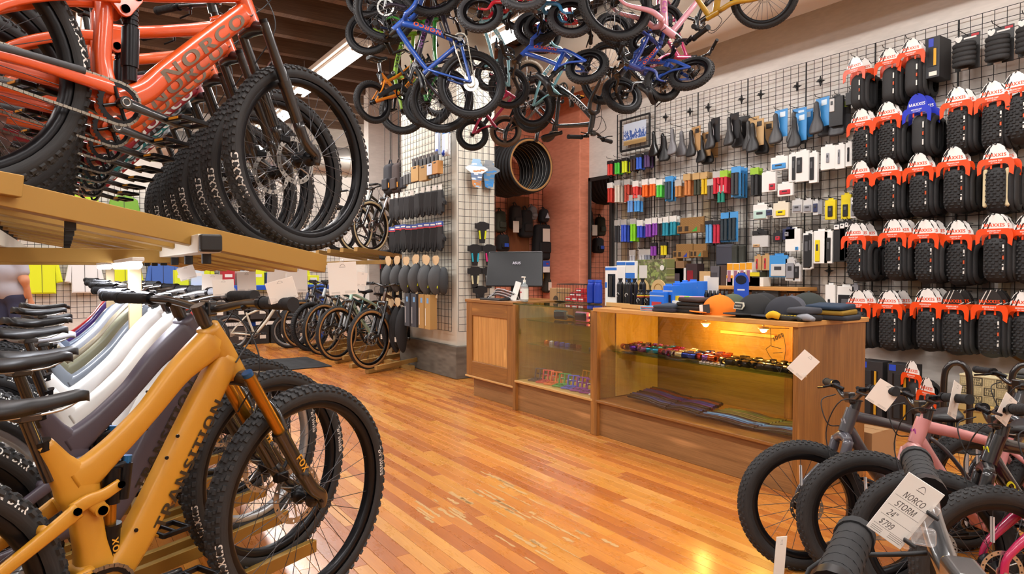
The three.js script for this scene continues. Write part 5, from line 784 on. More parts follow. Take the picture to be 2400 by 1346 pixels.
  const D = [['#8f3fae', 'black', 'violet', -5.698, 1.599, 0.1], ['#e2cf16', 'black', 'lemon yellow', -5.533, 1.603, 0.1], ['#b9bcc2', 'clear', 'frosted', -6.059, 1.494, 0.06], ['#c9ccd0', 'clear', 'silver white', -5.89, 1.5, 0.06], ['#8a92a2', 'clear', 'grey blue', -5.796, 1.498, 0.06]];
  for (const [c, h, n, z, y, l] of D) grips(c, h, z, y, l, n + ' handlebar grips in the short bottom row of grips', 1);
}
// woven sleeve boxes ----------------------------------------------
{
  const weave = std(0xffffff, 0.85, 0, { map: canvasTex(128, 128, (x, w, h) => { x.fillStyle = '#8a6638'; x.fillRect(0, 0, w, h); for (let i = 0; i < 16; i++) for (let j = 0; j < 16; j++) { x.fillStyle = (i + j) % 2 ? '#a9824c' : '#74522a'; x.fillRect(i * 8, j * 8, 7, 6); } }) });
  [[-5.255, 1.68, -4.92, 1.853, '#3aa43a'], [-5.317, 1.398, -5.073, 1.557, '#2a44b0'], [-5.064, 1.404, -4.886, 1.552, '#1f8f86']].forEach(([z0, y0, z1, y1, c], i) => {
    const t = thing('woven_grip_box', ['large woven fibre grip box with a green corner mark', 'small woven fibre grip box with a blue corner mark', 'small woven fibre grip box with a teal corner mark'][i], 'box', [5.86, y1, (z0 + z1) / 2], TW, 'woven grip boxes'), w = z1 - z0, h = y1 - y0;
    obj('back_card', rbox(w, h * 0.55, 0.02, 0, -h * 0.25, -0.02, 0.002), weave, t); obj('sleeve', rbox(w, h * 0.52, 0.09, 0, -h * 0.74, 0, 0.004), weave, t); for (const k of [-0.36, -0.08]) obj('cut_out', rbox(w * 0.16, h * 0.32, 0.004, w * k, -h * 0.72, 0.046, 0.004), M('#3a2c1e', 0.8), t);
    obj('corner_mark', extrude(shapeOf([[0, 0], [w * 0.22, 0], [w * 0.22, h * 0.3]]), 0.003).translate(w * 0.14, -h * 0.92, 0.046), M(c, 0.5), t);
  });
  // dark pouches
  [[-4.746, 1.316, -4.526, 1.54], [-4.544, 1.324, -4.471, 1.53], [-4.458, 1.333, -4.387, 1.528]].forEach(([z0, y0, z1, y1], i) => tag(obj('mesh_pouch', [rbox(z1 - z0, y1 - y0, 0.05, 0, -(y1 - y0) / 2, 0, 0.02, 3), rbox((z1 - z0) * 0.8, 0.012, 0.054, 0, -0.03, 0, 0.004)], M(i ? '#34362f' : '#3d3f4b', 0.7)), ['slate blue tool pouch hanging above the wall shelf', 'dark olive pouch hanging beside the slate one', 'dark pouch hanging beside the olive one'][i], 'pouch').position.set(5.88, y1, (z0 + z1) / 2));
  scene.children.filter(o => o.name.startsWith('mesh_pouch')).forEach(o => o.rotation.y = TW);
}
// boxed and carded small parts -----------------------------------
const inset = { white: '#ecebe7', black: '#1f1f22', yellow: '#e6d010', blue: '#3f93d6', red: '#c2283a', grey: '#8f9096', mint: '#b9d6cc', cream: '#e3d9c4', kraft: '#c09a68', navy: '#2b3358', clear: '#c9c8c6' };
function carton(z0, y0, z1, y1, front, ins, insRect, label, depth = 0.03, x = 5.88, tilt = 0) {
  const w = z1 - z0, h = y1 - y0, t = thing('packaged_part', label, 'package', [x, y1, (z0 + z1) / 2], TW, 'small carded parts on the wire grid'); t.rotation.z = tilt;
  obj('card', rbox(w, h, depth, 0, -h / 2, 0, 0.003), M(inset[front], 0.45), t);
  if (ins) { const [a, b, c, d] = insRect ?? [0.2, 0.15, 0.8, 0.75]; obj('insert', rbox(w * (c - a), h * (d - b), 0.014, w * ((a + c) / 2 - 0.5), -h * (1 - (b + d) / 2), depth / 2 + 0.002, 0.005), M(inset[ins], 0.4), t); obj('insert_detail', rbox(w * (c - a) * 0.5, h * (d - b) * 0.3, 0.016, w * ((a + c) / 2 - 0.5), -h * (1 - (b + d) / 2) + h * (d - b) * 0.15, depth / 2 + 0.004, 0.004), M(ins === 'black' ? '#55565a' : '#3a3a3e', 0.4), t); }
  obj('hang_tab', rbox(w * 0.5, 0.02, 0.004, 0, 0.008, 0, 0.002), M(inset[front], 0.45), t); hook(y1 + 0.012, (z0 + z1) / 2, 0.2);
  return t;
}
[[[-4.185, 2.047, -4.027, 2.243], 'white', 'red', [0.55, 0.08, 0.98, 0.4], 'white card of red bar plugs beside the black grips'], [[-4.085, 2.25, -3.898, 2.38], 'white', 'blue', [0.1, 0.1, 0.9, 0.5], 'white and blue tube box hanging at the top of the small parts'], [[-4.005, 1.988, -3.84, 2.113], 'white', 'red', [0.15, 0.15, 0.85, 0.5], 'white and pink tube box under the white and blue one'],
 [[-3.886, 2.118, -3.807, 2.388], 'white', 'black', [0.5, 0.06, 0.95, 0.9], 'tall white lever box with a black side window'], [[-3.813, 2.11, -3.675, 2.401], 'white', 'black', [0.1, 0.3, 0.5, 0.8], 'wide white lever box with a black lever'], [[-3.671, 2.086, -3.588, 2.372], 'white', 'black', [0.1, 0.1, 0.6, 0.85], 'narrow white lever box with a black lever'],
 [[-3.556, 2.193, -3.415, 2.409], 'white', 'grey', [0.4, 0.3, 0.6, 0.7], 'flat white box of brake pads with an hourglass print'], [[-3.415, 2.185, -3.326, 2.405], 'white', 'grey', [0.3, 0.2, 0.5, 0.8], 'second flat white brake pad box'], [[-3.319, 2.197, -3.259, 2.41], 'white', 'black', [0.3, 0.2, 0.6, 0.8], 'narrow white cable box beside the tyres'],
 [[-4.283, 1.777, -4.12, 1.93], 'white', 'mint', [0.05, 0.05, 0.95, 0.6], 'white and mint pack of inner tubes'], [[-4.133, 1.803, -4.056, 1.875], 'white', 'navy', [0.1, 0.1, 0.9, 0.9], 'small navy pack beside the mint one'], [[-4.051, 1.78, -3.883, 1.927], 'cream', 'yellow', [0.2, 0.15, 0.8, 0.5], 'cream pack of tubes with a golden window'],
 [[-3.845, 1.816, -3.739, 1.939], 'clear', 'grey', [0.1, 0.1, 0.9, 0.6], 'clear bag with round grey bells'], [[-3.728, 1.808, -3.634, 1.93], 'clear', 'grey', [0.1, 0.1, 0.9, 0.6], 'second clear bag with round grey bells'], [[-3.628, 1.781, -3.574, 1.917], 'clear', 'navy', [0.1, 0.2, 0.9, 0.8], 'small navy lens pack beside the clear bags'], [[-3.576, 1.786, -3.535, 1.907], 'grey', null, null, 'narrow grey pack between the lens pack and the yellow boxes'],
 [[-3.508, 1.73, -3.408, 1.91], 'yellow', 'black', [0.3, 0.15, 0.75, 0.7], 'yellow box with a black bike light'], [[-3.354, 1.727, -3.262, 1.946], 'yellow', 'black', [0.2, 0.1, 0.7, 0.6], 'taller yellow box with a black bike light'], [[-3.27, 1.73, -3.211, 1.916], 'white', 'grey', [0.2, 0.1, 0.8, 0.7], 'white light box behind the yellow ones'],
 [[-4.291, 1.62, -4.117, 1.664], 'black', null, null, 'flat black tool hanging above the clear parts bag'], [[-4.295, 1.498, -4.107, 1.613], 'clear', 'kraft', [0.1, 0.02, 0.5, 0.25], 'clear parts bag with a paper slip'], [[-4.048, 1.542, -3.954, 1.635], 'black', 'red', [0.3, 0.2, 0.8, 0.6], 'black and red rear light pack'], [[-3.944, 1.563, -3.812, 1.669], 'navy', 'grey', [0.2, 0.3, 0.5, 0.7], 'dark navy electronics box'], [[-3.914, 1.446, -3.757, 1.664], 'white', 'blue', [0.7, 0.05, 0.9, 0.2], 'plain white box with small blue marks'],
 [[-3.727, 1.27, -3.644, 1.616], 'white', 'black', [0.12, 0.05, 0.88, 0.95], 'long white pump box with a black window'], [[-3.673, 1.278, -3.625, 1.625], 'white', 'black', [0.15, 0.05, 0.85, 0.95], 'narrow pump box behind the long white one'], [[-3.616, 1.326, -3.477, 1.632], 'white', 'yellow', [0.12, 0.06, 0.45, 0.72], 'white pump box with a yellow strip'], [[-3.511, 1.326, -3.432, 1.624], 'white', 'black', [0.3, 0.08, 0.8, 0.8], 'white tyre lever box beside the yellow strip'],
 [[-3.421, 1.34, -3.313, 1.686], 'black', 'white', [0.05, 0.85, 0.5, 0.98], 'long black shock pump card'], [[-3.363, 1.348, -3.273, 1.693], 'black', 'white', [0.05, 0.85, 0.5, 0.98], 'second long black shock pump card'], [[-3.314, 1.371, -3.248, 1.701], 'black', 'white', [0.05, 0.85, 0.5, 0.98], 'third long black shock pump card'],
 [[-4.088, 1.193, -3.887, 1.411], 'blue', 'clear', [0.1, 0.05, 0.9, 0.6], 'light blue tool card with clear bags over the shelf'], [[-3.911, 1.161, -3.804, 1.377], 'clear', 'grey', [0.1, 0.1, 0.9, 0.8], 'clear plastic bag of fittings beside the blue tool card'], [[-3.827, 1.154, -3.748, 1.319], 'clear', 'black', [0.2, 0.2, 0.8, 0.9], 'clear bag of dark fittings next to the grid post'],
 [[-3.495, 0.864, -3.4, 1.13], 'white', 'black', [0.3, 0.1, 0.5, 0.5], 'white fender box behind the folded gloves'], [[-3.38, 0.843, -3.225, 1.118], 'white', 'black', [0.08, 0.02, 0.92, 0.72], 'white fender box with a big black window'], [[-3.244, 0.876, -3.186, 1.134], 'grey', null, null, 'stack of grey fender cards beside the lowest tyres'],
 [[-4.262, 1.261, -4.183, 1.408], 'kraft', 'red', [0.3, 0.1, 0.5, 0.8], 'kraft card of tyre plugs above the shelf'], [[-4.171, 1.261, -4.085, 1.415], 'kraft', 'red', [0.3, 0.1, 0.5, 0.8], 'second kraft card of tyre plugs above the shelf'], [[-3.479, 2.581, -3.349, 2.848], 'black', 'clear', [0.05, 0.5, 0.4, 0.95], 'black saddle card with a pale label'], [[-3.327, 2.747, -3.228, 2.859], 'black', null, null, 'black card with a green top beside the top tyres']
].forEach(a => carton(...a[0], ...a.slice(1)));
{ // framed mountain picture and leaning mirror
  const [z0, y0, z1, y1] = [-6.405, 2.8, -5.892, 3.195], f = thing('framed_picture', 'black framed picture of blue snowy mountains on the grid', 'picture', [6.02, (y0 + y1) / 2, (z0 + z1) / 2], TW), w = z1 - z0, h = y1 - y0;
  for (const [a, b, c, d] of [[w, 0.022, 0, h / 2], [w, 0.022, 0, -h / 2], [0.022, h, -w / 2, 0], [0.022, h, w / 2, 0]]) obj('frame_bar', rbox(a, b, 0.02, c, d, 0, 0.003), MT.blackMat, f);
  const tex = canvasTex(256, 200, (x, W, H) => { x.fillStyle = '#cfdcec'; x.fillRect(0, 0, W, H); x.fillStyle = '#4f6fb4'; x.beginPath(); x.moveTo(0, 150); for (let i = 0; i <= 32; i++) x.lineTo(i * 8, 40 + 50 * Math.abs(Math.sin(i * 0.55)) + 22 * hash(i, 3)); x.lineTo(W, 150); x.fill(); for (let i = 0; i < 90; i++) { x.fillStyle = hash(i, 7) > 0.5 ? '#dfe7f2' : '#38559a'; x.fillRect(hash(i, 1) * W, 60 + hash(i, 2) * 80, 3 + hash(i, 4) * 8, 6 + hash(i, 5) * 22); } x.fillStyle = '#a88a5c'; x.fillRect(0, 160, W, 40); x.fillStyle = '#c8ad7c'; x.fillRect(0, 155, W, 12); });
  obj('print', uvFit(rbox(w * 0.78, h * 0.7, 0.004, 0, 0, 0.002, 0.001)), std(0xffffff, 0.3, 0, { map: tex }), f);
  const m = thing('leaning_mirror', 'tall dark framed mirror leaning beside the salmon pillar', 'mirror', [0, 0, 0]); const za = -7.05, zb = -6.57;
  obj('glass', span(6.03, 6.036, 0.05, 2.5, za + 0.03, zb - 0.03), std(0xd6d8d8, 0.03, 1), m); for (const g of [rspan(6.02, 6.06, 0, 2.53, za, za + 0.05), rspan(6.02, 6.06, 0, 2.53, zb - 0.05, zb), rspan(6.02, 6.06, 2.48, 2.53, za, zb), rspan(6.02, 6.06, 0, 0.05, za, zb)]) obj('frame_bar', g, M('#2a2928', 0.5), m);
}

// ---------------------------------------------------------------- goods inside the showcases
{
  const ped = (c) => { const P = []; for (const [a, b] of [[-0.048, 0], [0.048, 0]]) P.push(rbox(0.012, 0.1, 0.014, a, 0.05, 0, 0.004)); for (const y of [0.006, 0.094]) P.push(rbox(0.09, 0.012, 0.014, 0, y, 0, 0.004)); P.push(rbox(0.014, 0.1, 0.018, 0, 0.05, 0, 0.005)); for (const x of [-0.03, 0.03]) P.push(rbox(0.07, 0.012, 0.012, 0, 0.05, 0, 0.003)); return merge(P); };
  const up = ped(), cols = [['black', '#3a3430'], ['coral red', '#c8443c'], ['orange', '#d9682c'], ['green', '#3f8f44'], ['blue', '#4a58b8'], ['purple', '#8a3f8f'], ['dark magenta', '#7f2f80'], ['white', '#dcdad4']];
  cols.forEach(([n, c], i) => {
    const z = -4.83 + i * 0.118, t = thing('flat_pedal_pair', 'pair of ' + n + ' flat platform pedals on the bottom board of the display case', 'pedals', [3.56, 0.275, z], TW + 0.5, 'flat pedals in the display case');
    obj('upright_pedal', up.clone().rotateX(-0.28).translate(0, 0.004, 0), std(c, 0.4, 0.2), t); obj('lying_pedal', up.clone().rotateX(-Math.PI / 2).translate(0, 0.012, 0.14), std(c, 0.4, 0.2), t); obj('spindle', rod([0.05, 0.05, 0], [0.085, 0.05, 0.0], 0.007, 8), MT.steel, t);
  });
  [['#d08a1c', -4.5], ['#b9b52c', -4.35], ['#3a50a8', -4.12], ['#5a3f9a', -4.0]].forEach(([c, z], i) => { const t = thing('flat_pedal', ['amber', 'yellow', 'navy', 'violet'][i] + ' flat pedal in the back row of the display case', 'pedals', [3.82, 0.275, z], TW, 'flat pedals in the display case'); obj('body', up.clone().rotateX(-0.2).translate(0, 0.004, 0), std(c, 0.4, 0.2), t); });
  // goggles on the top glass shelf
  [['black framed', '#1d1d20', -4.72], ['pink framed', '#c0507a', -4.42], ['orange framed', '#d0621e', -4.22], ['green strapped', '#57a044', -4.05]].forEach(([n, c, z], i) => {
    const t = thing('riding_goggles', n + ' riding goggles on the top glass shelf', 'goggles', [3.68, 0.817, z], TW, 'goggles in the display case');
    obj('frame', warp(rbox(0.17, 0.085, 0.03, 0, 0.045, 0, 0.014, 3), v => { v.z -= v.x * v.x * 6; }), M(c, 0.4), t); obj('lens', warp(rbox(0.145, 0.064, 0.014, 0, 0.046, 0.014, 0.006, 3), v => { v.z -= v.x * v.x * 6; }), std(0x2a2026, 0.12, 0.5), t); obj('strap', wire([[0.085, 0.045, -0.04], [0.11, 0.03, -0.09], [0.02, 0.02, -0.14], [-0.08, 0.025, -0.1], [-0.085, 0.045, -0.04]], 0.009, 24, 6), M(i === 3 ? '#57a044' : '#2a2a2c', 0.7), t);
  });
  // small rings and lock-on clamps on the middle shelf
  ['#c06a20', '#b9b9bb', '#4a3f8a', '#2f4f9c', '#3a5fb0', '#3a2418', '#7a4a20'].forEach((c, i) => { const t = thing('headset_spacer', ['copper', 'silver', 'violet', 'navy', 'blue', 'dark brown', 'bronze'][i] + ' anodised ring on the middle glass shelf', 'ring', [3.6, 0.6, -4.78 + i * 0.075], 0, 'anodised rings in the display case'); obj('ring', lathe([[0.016, 0], [0.024, 0], [0.025, 0.004], [0.025, 0.03], [0.024, 0.034], [0.016, 0.034], [0.016, 0]], 20), std(c, 0.25, 0.8), t); });
  tag(obj('tool_wallet', [rbox(0.1, 0.02, 0.2, 0, 0.01, 0, 0.006), rbox(0.07, 0.014, 0.16, 0.01, 0.027, 0.01, 0.005)], M('#2b2c26', 0.6)), 'dark folded tool wallet on the middle glass shelf', 'wallet').position.set(3.68, 0.6, -4.14);
  tag(obj('lens_box', [rbox(0.07, 0.09, 0.1, 0, 0.045, 0, 0.004), rbox(0.001, 0.04, 0.05, -0.036, 0.045, 0, 0.0004)], M('#232326', 0.5)), 'small black box with a pale label on the middle glass shelf', 'box').position.set(3.62, 0.6, -3.96);
  // stems on the long case shelf
  const stem = [rod([0, 0.022, -0.03], [0, 0.022, 0.012], 0.0215, 18), rod([-0.005, 0.022, 0], [0.045, 0.022, 0], 0.014, 12), rod([0.05, 0.022, -0.024], [0.05, 0.022, 0.024], 0.0205, 18)].map(clean), sm = merge(stem);
  const hole = [lathe([[0.0145, -0.027], [0.023, -0.027], [0.023, 0.027], [0.0145, 0.027], [0.0145, -0.027]], 20).rotateX(Math.PI / 2), rbox(0.03, 0.024, 0.03, 0.03, 0, 0, 0.006), lathe([[0.0145, -0.022], [0.022, -0.022], [0.022, 0.022], [0.0145, 0.022], [0.0145, -0.022]], 20).translate(0.06, 0, 0)]; const sg = merge(hole).translate(0, 0.0275, 0);
  const colour = [['red', '#9c2a1c'], ['dark brown', '#3a2415'], ['violet', '#5a2f86'], ['pink', '#8f3a78'], ['plum', '#6f2a58'], ['teal', '#1f6f7c'], ['sky', '#2f86a0'], ['crimson', '#8a1f2c'], ['magenta', '#8a2f74'], ['silver', '#b8b4a2'], ['pale gold', '#c2b484'], ['navy', '#22306c'], ['blue', '#2a3f8c'], ['scarlet', '#a02a1c'], ['lilac', '#77508f'], ['rust', '#a34a1a']];
  let zi = 0; for (const rowX of [3.56, 3.7]) colour.forEach(([n, c], i) => { const t = thing('handlebar_stem', n + ' anodised stem in the ' + (rowX < 3.6 ? 'front' : 'back') + ' row on the glass shelf', 'stem', [rowX + rr(-0.01, 0.01), 0.652, -3.74 + i * 0.056], rr(-0.6, 0.6), 'anodised stems on the glass shelf'); obj('body', sg, std(c, 0.22, 0.85), t); obj('bolts', [[0.08, 0.014], [0.08, -0.014]].map(([x, z]) => rod([x - 0.006, 0.0275, z], [x + 0.004, 0.0275, z], 0.004, 8)), MT.steel, t).userData.kind = 'stuff'; });
  for (let i = 0; i < 20; i++) { const t = thing('seat_clamp', 'black lock-on clamp at the dark end of the glass shelf', 'clamp', [3.54 + (i % 2) * 0.13, 0.65, -2.8 + Math.floor(i / 2) * 0.058], rr(-0.6, 0.6), 'black clamps on the glass shelf'); obj('body', sg, std('#1c1a14', 0.25, 0.7), t); }
  for (let i = 0; i < 7; i++) { const t = thing('bolt_blister', 'flat packet of silver bolts on the glass shelf', 'bolts', [3.56, 0.651, -2.98 + i * 0.03], 0.4, 'bolt packets on the glass shelf'); obj('packet', rbox(0.12, 0.006, 0.02, 0, 0.004, 0, 0.002), MT.silver, t); obj('bolt', rod([-0.04, 0.01, 0], [0.04, 0.01, 0], 0.004, 6), MT.steel, t); }
  // handlebars laid on the bottom board
  const barG = (s) => wire([[-0.37, 0.03, 0], [-0.2, 0.03, 0.012], [-0.06, 0.012, 0.03], [0.06, 0.012, 0.03], [0.2, 0.03, 0.012], [0.37, 0.03, 0]], 0.0125, 26, 9), bg = barG();
  const bc = [['black', '#1d1c1b'], ['graphite', '#2a2a2e'], ['dark blue', '#22356c'], ['blue', '#2f56a0'], ['black with orange ends', '#2a2320'], ['matt black', '#1a1a1a'], ['red', '#8a2318'], ['purple', '#4a2f78'], ['indigo', '#2f2f80'], ['olive', '#4a4f26'], ['rust red', '#7a2a18'], ['charcoal', '#262626']];
  bc.forEach(([n, c], i) => { const t = thing('riser_handlebar', n + ' riser handlebar lying flat in the first group on the bottom board', 'handlebar', [3.5 + i * 0.034, 0.283 + (i % 3) * 0.004, -3.3 - i * 0.01], Math.PI / 2 - 0.1, 'handlebars in the long display case'); obj('bar', bg, std(c, 0.3, 0.4), t); obj('clamp_zone', rod([-0.03, 0.012, 0.03], [0.03, 0.012, 0.03], 0.0155, 12), std(c, 0.3, 0.4), t); });
  const bc2 = [['black', '#1b1a19'], ['dark plum', '#33202c'], ['steel blue', '#3a6a96'], ['light blue', '#5a94c0'], ['black', '#222'], ['olive gold', '#6a6426'], ['dark gold', '#5a5420'], ['bronze', '#6a5a2a'], ['green gold', '#57602a'], ['brown', '#4a3a20']];
  bc2.forEach(([n, c], i) => { const t = thing('riser_handlebar', n + ' riser handlebar lying flat in the second group, bar ' + ['one', 'two', 'three', 'four', 'five', 'six', 'seven', 'eight', 'nine', 'ten'][i] + ' from the glass', 'handlebar', [3.47 + i * 0.036, 0.283, -2.56], Math.PI / 2 + 0.08, 'handlebars in the long display case'); obj('bar', bg, std(c, 0.3, 0.4), t); obj('clamp_zone', rod([-0.03, 0.012, 0.03], [0.03, 0.012, 0.03], 0.0155, 12), std(c, 0.3, 0.4), t); });
}
// ---------------------------------------------------------------- on the counter
function stand(name, label, cat, x, z, y, turn = TW, group) { return thing(name, label, cat, [x, y, z], turn, group); }
const CT = 0.978;
{
  // monitor seen from behind
  const mz = -5.33, m = stand('computer_monitor', 'black computer monitor seen from behind on the wooden cabinet', 'monitor', 3.72, [-5.462, 1.236][0], 0.975, -0.78);
  obj('shell', warp(rbox(0.56, 0.35, 0.04, 0, 0.3, 0, 0.014, 3), v => { v.x *= 1 + (v.y - 0.3) * -0.12; v.z -= (v.y - 0.3) * 0.28; }), M('#17181c', 0.35), m); obj('neck', rbox(0.09, 0.14, 0.03, 0, 0.08, -0.02, 0.01), M('#17181c', 0.4), m); obj('foot', rbox(0.24, 0.014, 0.18, 0, 0.007, -0.03, 0.006), M('#17181c', 0.4), m); obj('logo', textFlat('ASUS', 0.026, 0.08).rotateX(-0.27).translate(0.02, 0.36, 0.0245), M('#c9c7d6', 0.3), m); obj('screen', rbox(0.52, 0.31, 0.002, 0, 0.3, -0.025, 0.001).rotateX(-0.0), M('#0c0d10', 0.2), m);
  const s = stand('price_stand', 'slanted white plastic sign leaning in front of the monitor', 'sign', 3.5, [-5.175, 1.038][0], 0.975, TW); obj('sheet', rbox(0.09, 0.19, 0.004, 0, 0.092, 0, 0.001).rotateX(-0.25).rotateZ(-0.16), MT.white, s); obj('rest', rbox(0.08, 0.008, 0.07, 0, 0.004, -0.03, 0.003), MT.white, s);
  const b = stand('sanitizer_bottle', 'clear hand sanitizer bottle with a white pump and label', 'bottle', 3.5, [-4.986, 1.043][0], 0.975, TW); obj('bottle', lathe([[0, 0], [0.034, 0.002], [0.037, 0.01], [0.037, 0.13], [0.03, 0.155], [0.014, 0.165], [0.014, 0.178], [0, 0.178]], 24), new THREE.MeshPhysicalMaterial({ color: 0xe6eef0, transmission: 0.75, roughness: 0.1, thickness: 0 }), b); obj('label', lathe([[0.0375, 0.022], [0.0378, 0.024], [0.0378, 0.12], [0.0375, 0.122]], 24), MT.white, b); obj('label_print', box(0.03, 0.01, 0.001, -0.004, 0.088, 0.0382), M('#b5303a', 0.5), b); obj('pump', [rod([0, 0.176, 0], [0, 0.2, 0], 0.013, 12), rod([0, 0.2, 0], [0, 0.222, 0], 0.005, 8), rbox(0.052, 0.011, 0.018, -0.014, 0.225, 0, 0.004)], MT.white, b);
  const k = stand('cable_heap', 'tangle of black and grey cables in front of the monitor', 'cables', 3.48, -5.42, 0.975, TW); for (let i = 0; i < 6; i++) obj('cable', wire([[-0.25 + i * 0.03, 0.006, 0.02 * i - 0.05], [-0.1 + i * 0.02, 0.03 + 0.006 * i, 0.04], [0.05, 0.05 + 0.012 * i, 0.02], [0.16 + 0.02 * i, 0.02 + 0.01 * i, -0.03], [0.24, 0.008, -0.02 * i]], 0.005, 26, 6), i % 2 ? M('#b9b8bb', 0.5) : M('#222', 0.5), k); obj('keyboard', rbox(0.36, 0.018, 0.12, 0.02, 0.009, 0.04, 0.005), M('#1c1c1f', 0.5), k);
  const cb = stand('cardboard_box', 'low kraft cardboard box with a dark round print behind the glass case', 'box', 3.9, [-4.966, 1.036][0], 0.975); obj('carton', rbox(0.17, 0.12, 0.12, 0, 0.06, 0, 0.003), MT.cardboard, cb); obj('print', new THREE.CircleGeometry(0.04, 20, 0, Math.PI).translate(0.01, 0.01, 0.0612), M('#4a3a2c', 0.8), cb);
  const wb = stand('wire_basket', 'black wire basket holding red boxes on the counter', 'basket', 3.9, [-4.695, 1.044][0], 0.975); const wr = []; for (let i = 0; i <= 10; i++) for (const z of [-0.1, 0.1]) wr.push(rod([-0.19 + i * 0.038, 0.004, z], [-0.19 + i * 0.038, 0.16, z], 0.002, 4)); for (const y of [0.004, 0.08, 0.16]) for (const z of [-0.1, 0.1]) wr.push(rod([-0.19, y, z], [0.19, y, z], 0.003, 4)); for (const x of [-0.19, 0.19]) for (const y of [0.004, 0.08, 0.16]) wr.push(rod([x, y, -0.1], [x, y, 0.1], 0.003, 4)); obj('wires', wr, MT.wireBlack, wb).userData.kind = 'stuff';
  [[-0.09, 0.006], [0.0, 0.006], [0.09, 0.006], [-0.03, 0.046], [0.06, 0.046], [0.06, 0.086]].forEach(([x, y]) => { const r = thing('red_patch_box', 'small red and white patch kit box in the wire basket', 'box', [3.88, 0.975 + y, [-4.695, 1.044][0] + x], TW, 'red boxes in the wire basket'); obj('carton', rbox(0.085, 0.038, 0.06, 0, 0.019, 0, 0.003), M('#c42a30', 0.5), r); obj('stripe', box(0.06, 0.012, 0.001, 0, 0.02, 0.0306), MT.white, r); });
  [1388, 1402].forEach((px, i) => { const z = [[-4.46, 1.052][0], [-4.37, 1.055][0]][i], t = stand('blue_bottle', 'deep blue drinks bottle ' + (i ? 'next to the tall white pump box' : 'next to the wire basket'), 'bottle', 3.85, z, 0.975, TW, 'blue bottles on the counter'); obj('bottle', lathe([[0, 0], [0.034, 0], [0.037, 0.01], [0.037, 0.15], [0.03, 0.17], [0.03, 0.185], [0, 0.185]], 20), std(0x1f3fb0, 0.35, 0.2), t); obj('cap', rod([0, 0.185, 0], [0, 0.205, 0], 0.031, 16), M('#2a4fc0', 0.4), t); });
  // tall white and blue boxes
  const pb = (x, rect, label, win) => { const [z0, y0, z1, y1] = rect, w = z1 - z0, h = y1 - CT, t = stand('shock_pump_box', label, 'box', x, (z0 + z1) / 2, CT); obj('carton', rbox(w, h, 0.09, 0, h / 2, -0.045, 0.003), M('#e9e8e6', 0.45), t); obj('blue_top', rbox(w * 0.96, h * 0.07, 0.002, 0, h * 0.94, 0.001, 0.0005), M('#1f6fd0', 0.4), t); if (win) { obj('window', rbox(w * 0.62, h * 0.58, 0.004, w * 0.06, h * 0.52, 0.001, 0.001), M('#16202c', 0.2), t); obj('pump', rod([w * 0.05, h * 0.26, 0.004], [w * 0.05, h * 0.76, 0.004], 0.016, 10), MT.blackGloss, t); obj('blue_mark', box(w * 0.16, h * 0.14, 0.002, -w * 0.42, h * 0.53, 0.001), M('#1f6fd0', 0.4), t); } else obj('blue_band', rbox(w * 0.99, h * 0.22, 0.002, 0, h * 0.62, 0.001, 0.0005), M('#1f6fd0', 0.4), t); return t; };
  pb(3.62, [-4.026, 0.995, -3.888, 1.294], 'tall white pump box with a dark window on the counter', true);
  pb(3.92, [-4.214, 1.022, -4.106, 1.342], 'tall white box with a broad blue band behind the black bottles', false); pb(3.92, [-4.104, 1.026, -3.996, 1.34], 'second tall white box with a broad blue band behind the black bottles', false);
  // black lubricant bottles on wooden trays
  const spots = [[1452, 660, 3.62], [1462, 660, 3.72], [1472, 660, 3.6], [1487, 660, 3.66], [1500, 672, 3.56], [1512, 672, 3.62], [1508, 660, 3.76], [1524, 676, 3.6]];
  const zs = [[-3.848, 1.076][0], [-3.905, 1.072][0], [-3.732, 1.08][0], [-3.733, 1.079][0], [-3.567, 1.086][0], [-3.538, 1.087][0], [-3.746, 1.076][0], [-3.525, 1.086][0]];
  let first; spots.forEach(([px, py, x], i) => { const h = i > 3 && i !== 6 ? 0.12 : 0.2; const t = stand('lube_bottle', h > 0.15 ? 'tall black lubricant bottle with a pale round mark in the wooden tray' : 'short black lubricant bottle with red and yellow bands in the wooden tray', 'bottle', x, zs[i], CT + 0.012, TW, 'black lubricant bottles on the counter'); obj('bottle', lathe([[0, 0], [0.026, 0], [0.028, 0.006], [0.028, h * 0.8], [0.02, h * 0.9], [0.012, h * 0.93], [0, h * 0.93]], 18), M('#17171a', 0.25), t); obj('nozzle', [rod([0, h * 0.92, 0], [0, h * 1.02, 0], 0.014, 10), rbox(0.034, 0.012, 0.02, 0, h * 1.03, 0, 0.003)], M('#17171a', 0.3), t); obj('round_mark', new THREE.TorusGeometry(0.014, 0.0022, 5, 18, 4.6).translate(0, h * 0.42, 0.0272), M('#c9c9c6', 0.4), t); if (h < 0.15) { obj('red_band', lathe([[0.0283, h * 0.62], [0.0285, h * 0.63], [0.0285, h * 0.68], [0.0283, h * 0.69]], 18), M('#b04a2a', 0.5), t); obj('yellow_band', lathe([[0.0283, h * 0.7], [0.0285, h * 0.71], [0.0285, h * 0.75], [0.0283, h * 0.76]], 18), M('#c9b02a', 0.5), t); } });
  [[-3.79, 1.028], [-3.54, 1.017]].forEach(([z], i) => { const t = stand('wooden_tray', i ? 'pale wooden tray under the short lubricant bottles' : 'pale wooden tray under the tall lubricant bottles', 'tray', i ? 3.58 : 3.66, z, CT); obj('base', rbox(0.26, 0.01, 0.24, 0, 0.005, 0, 0.002), M('#c39a5c', 0.6), t); for (const [a, b2, c, d] of [[0.26, 0.01, 0, 0.12], [0.26, 0.01, 0, -0.12]]) obj('rim', rbox(a, 0.03, b2, c, 0.02, d, 0.002), M('#c39a5c', 0.6), t); });
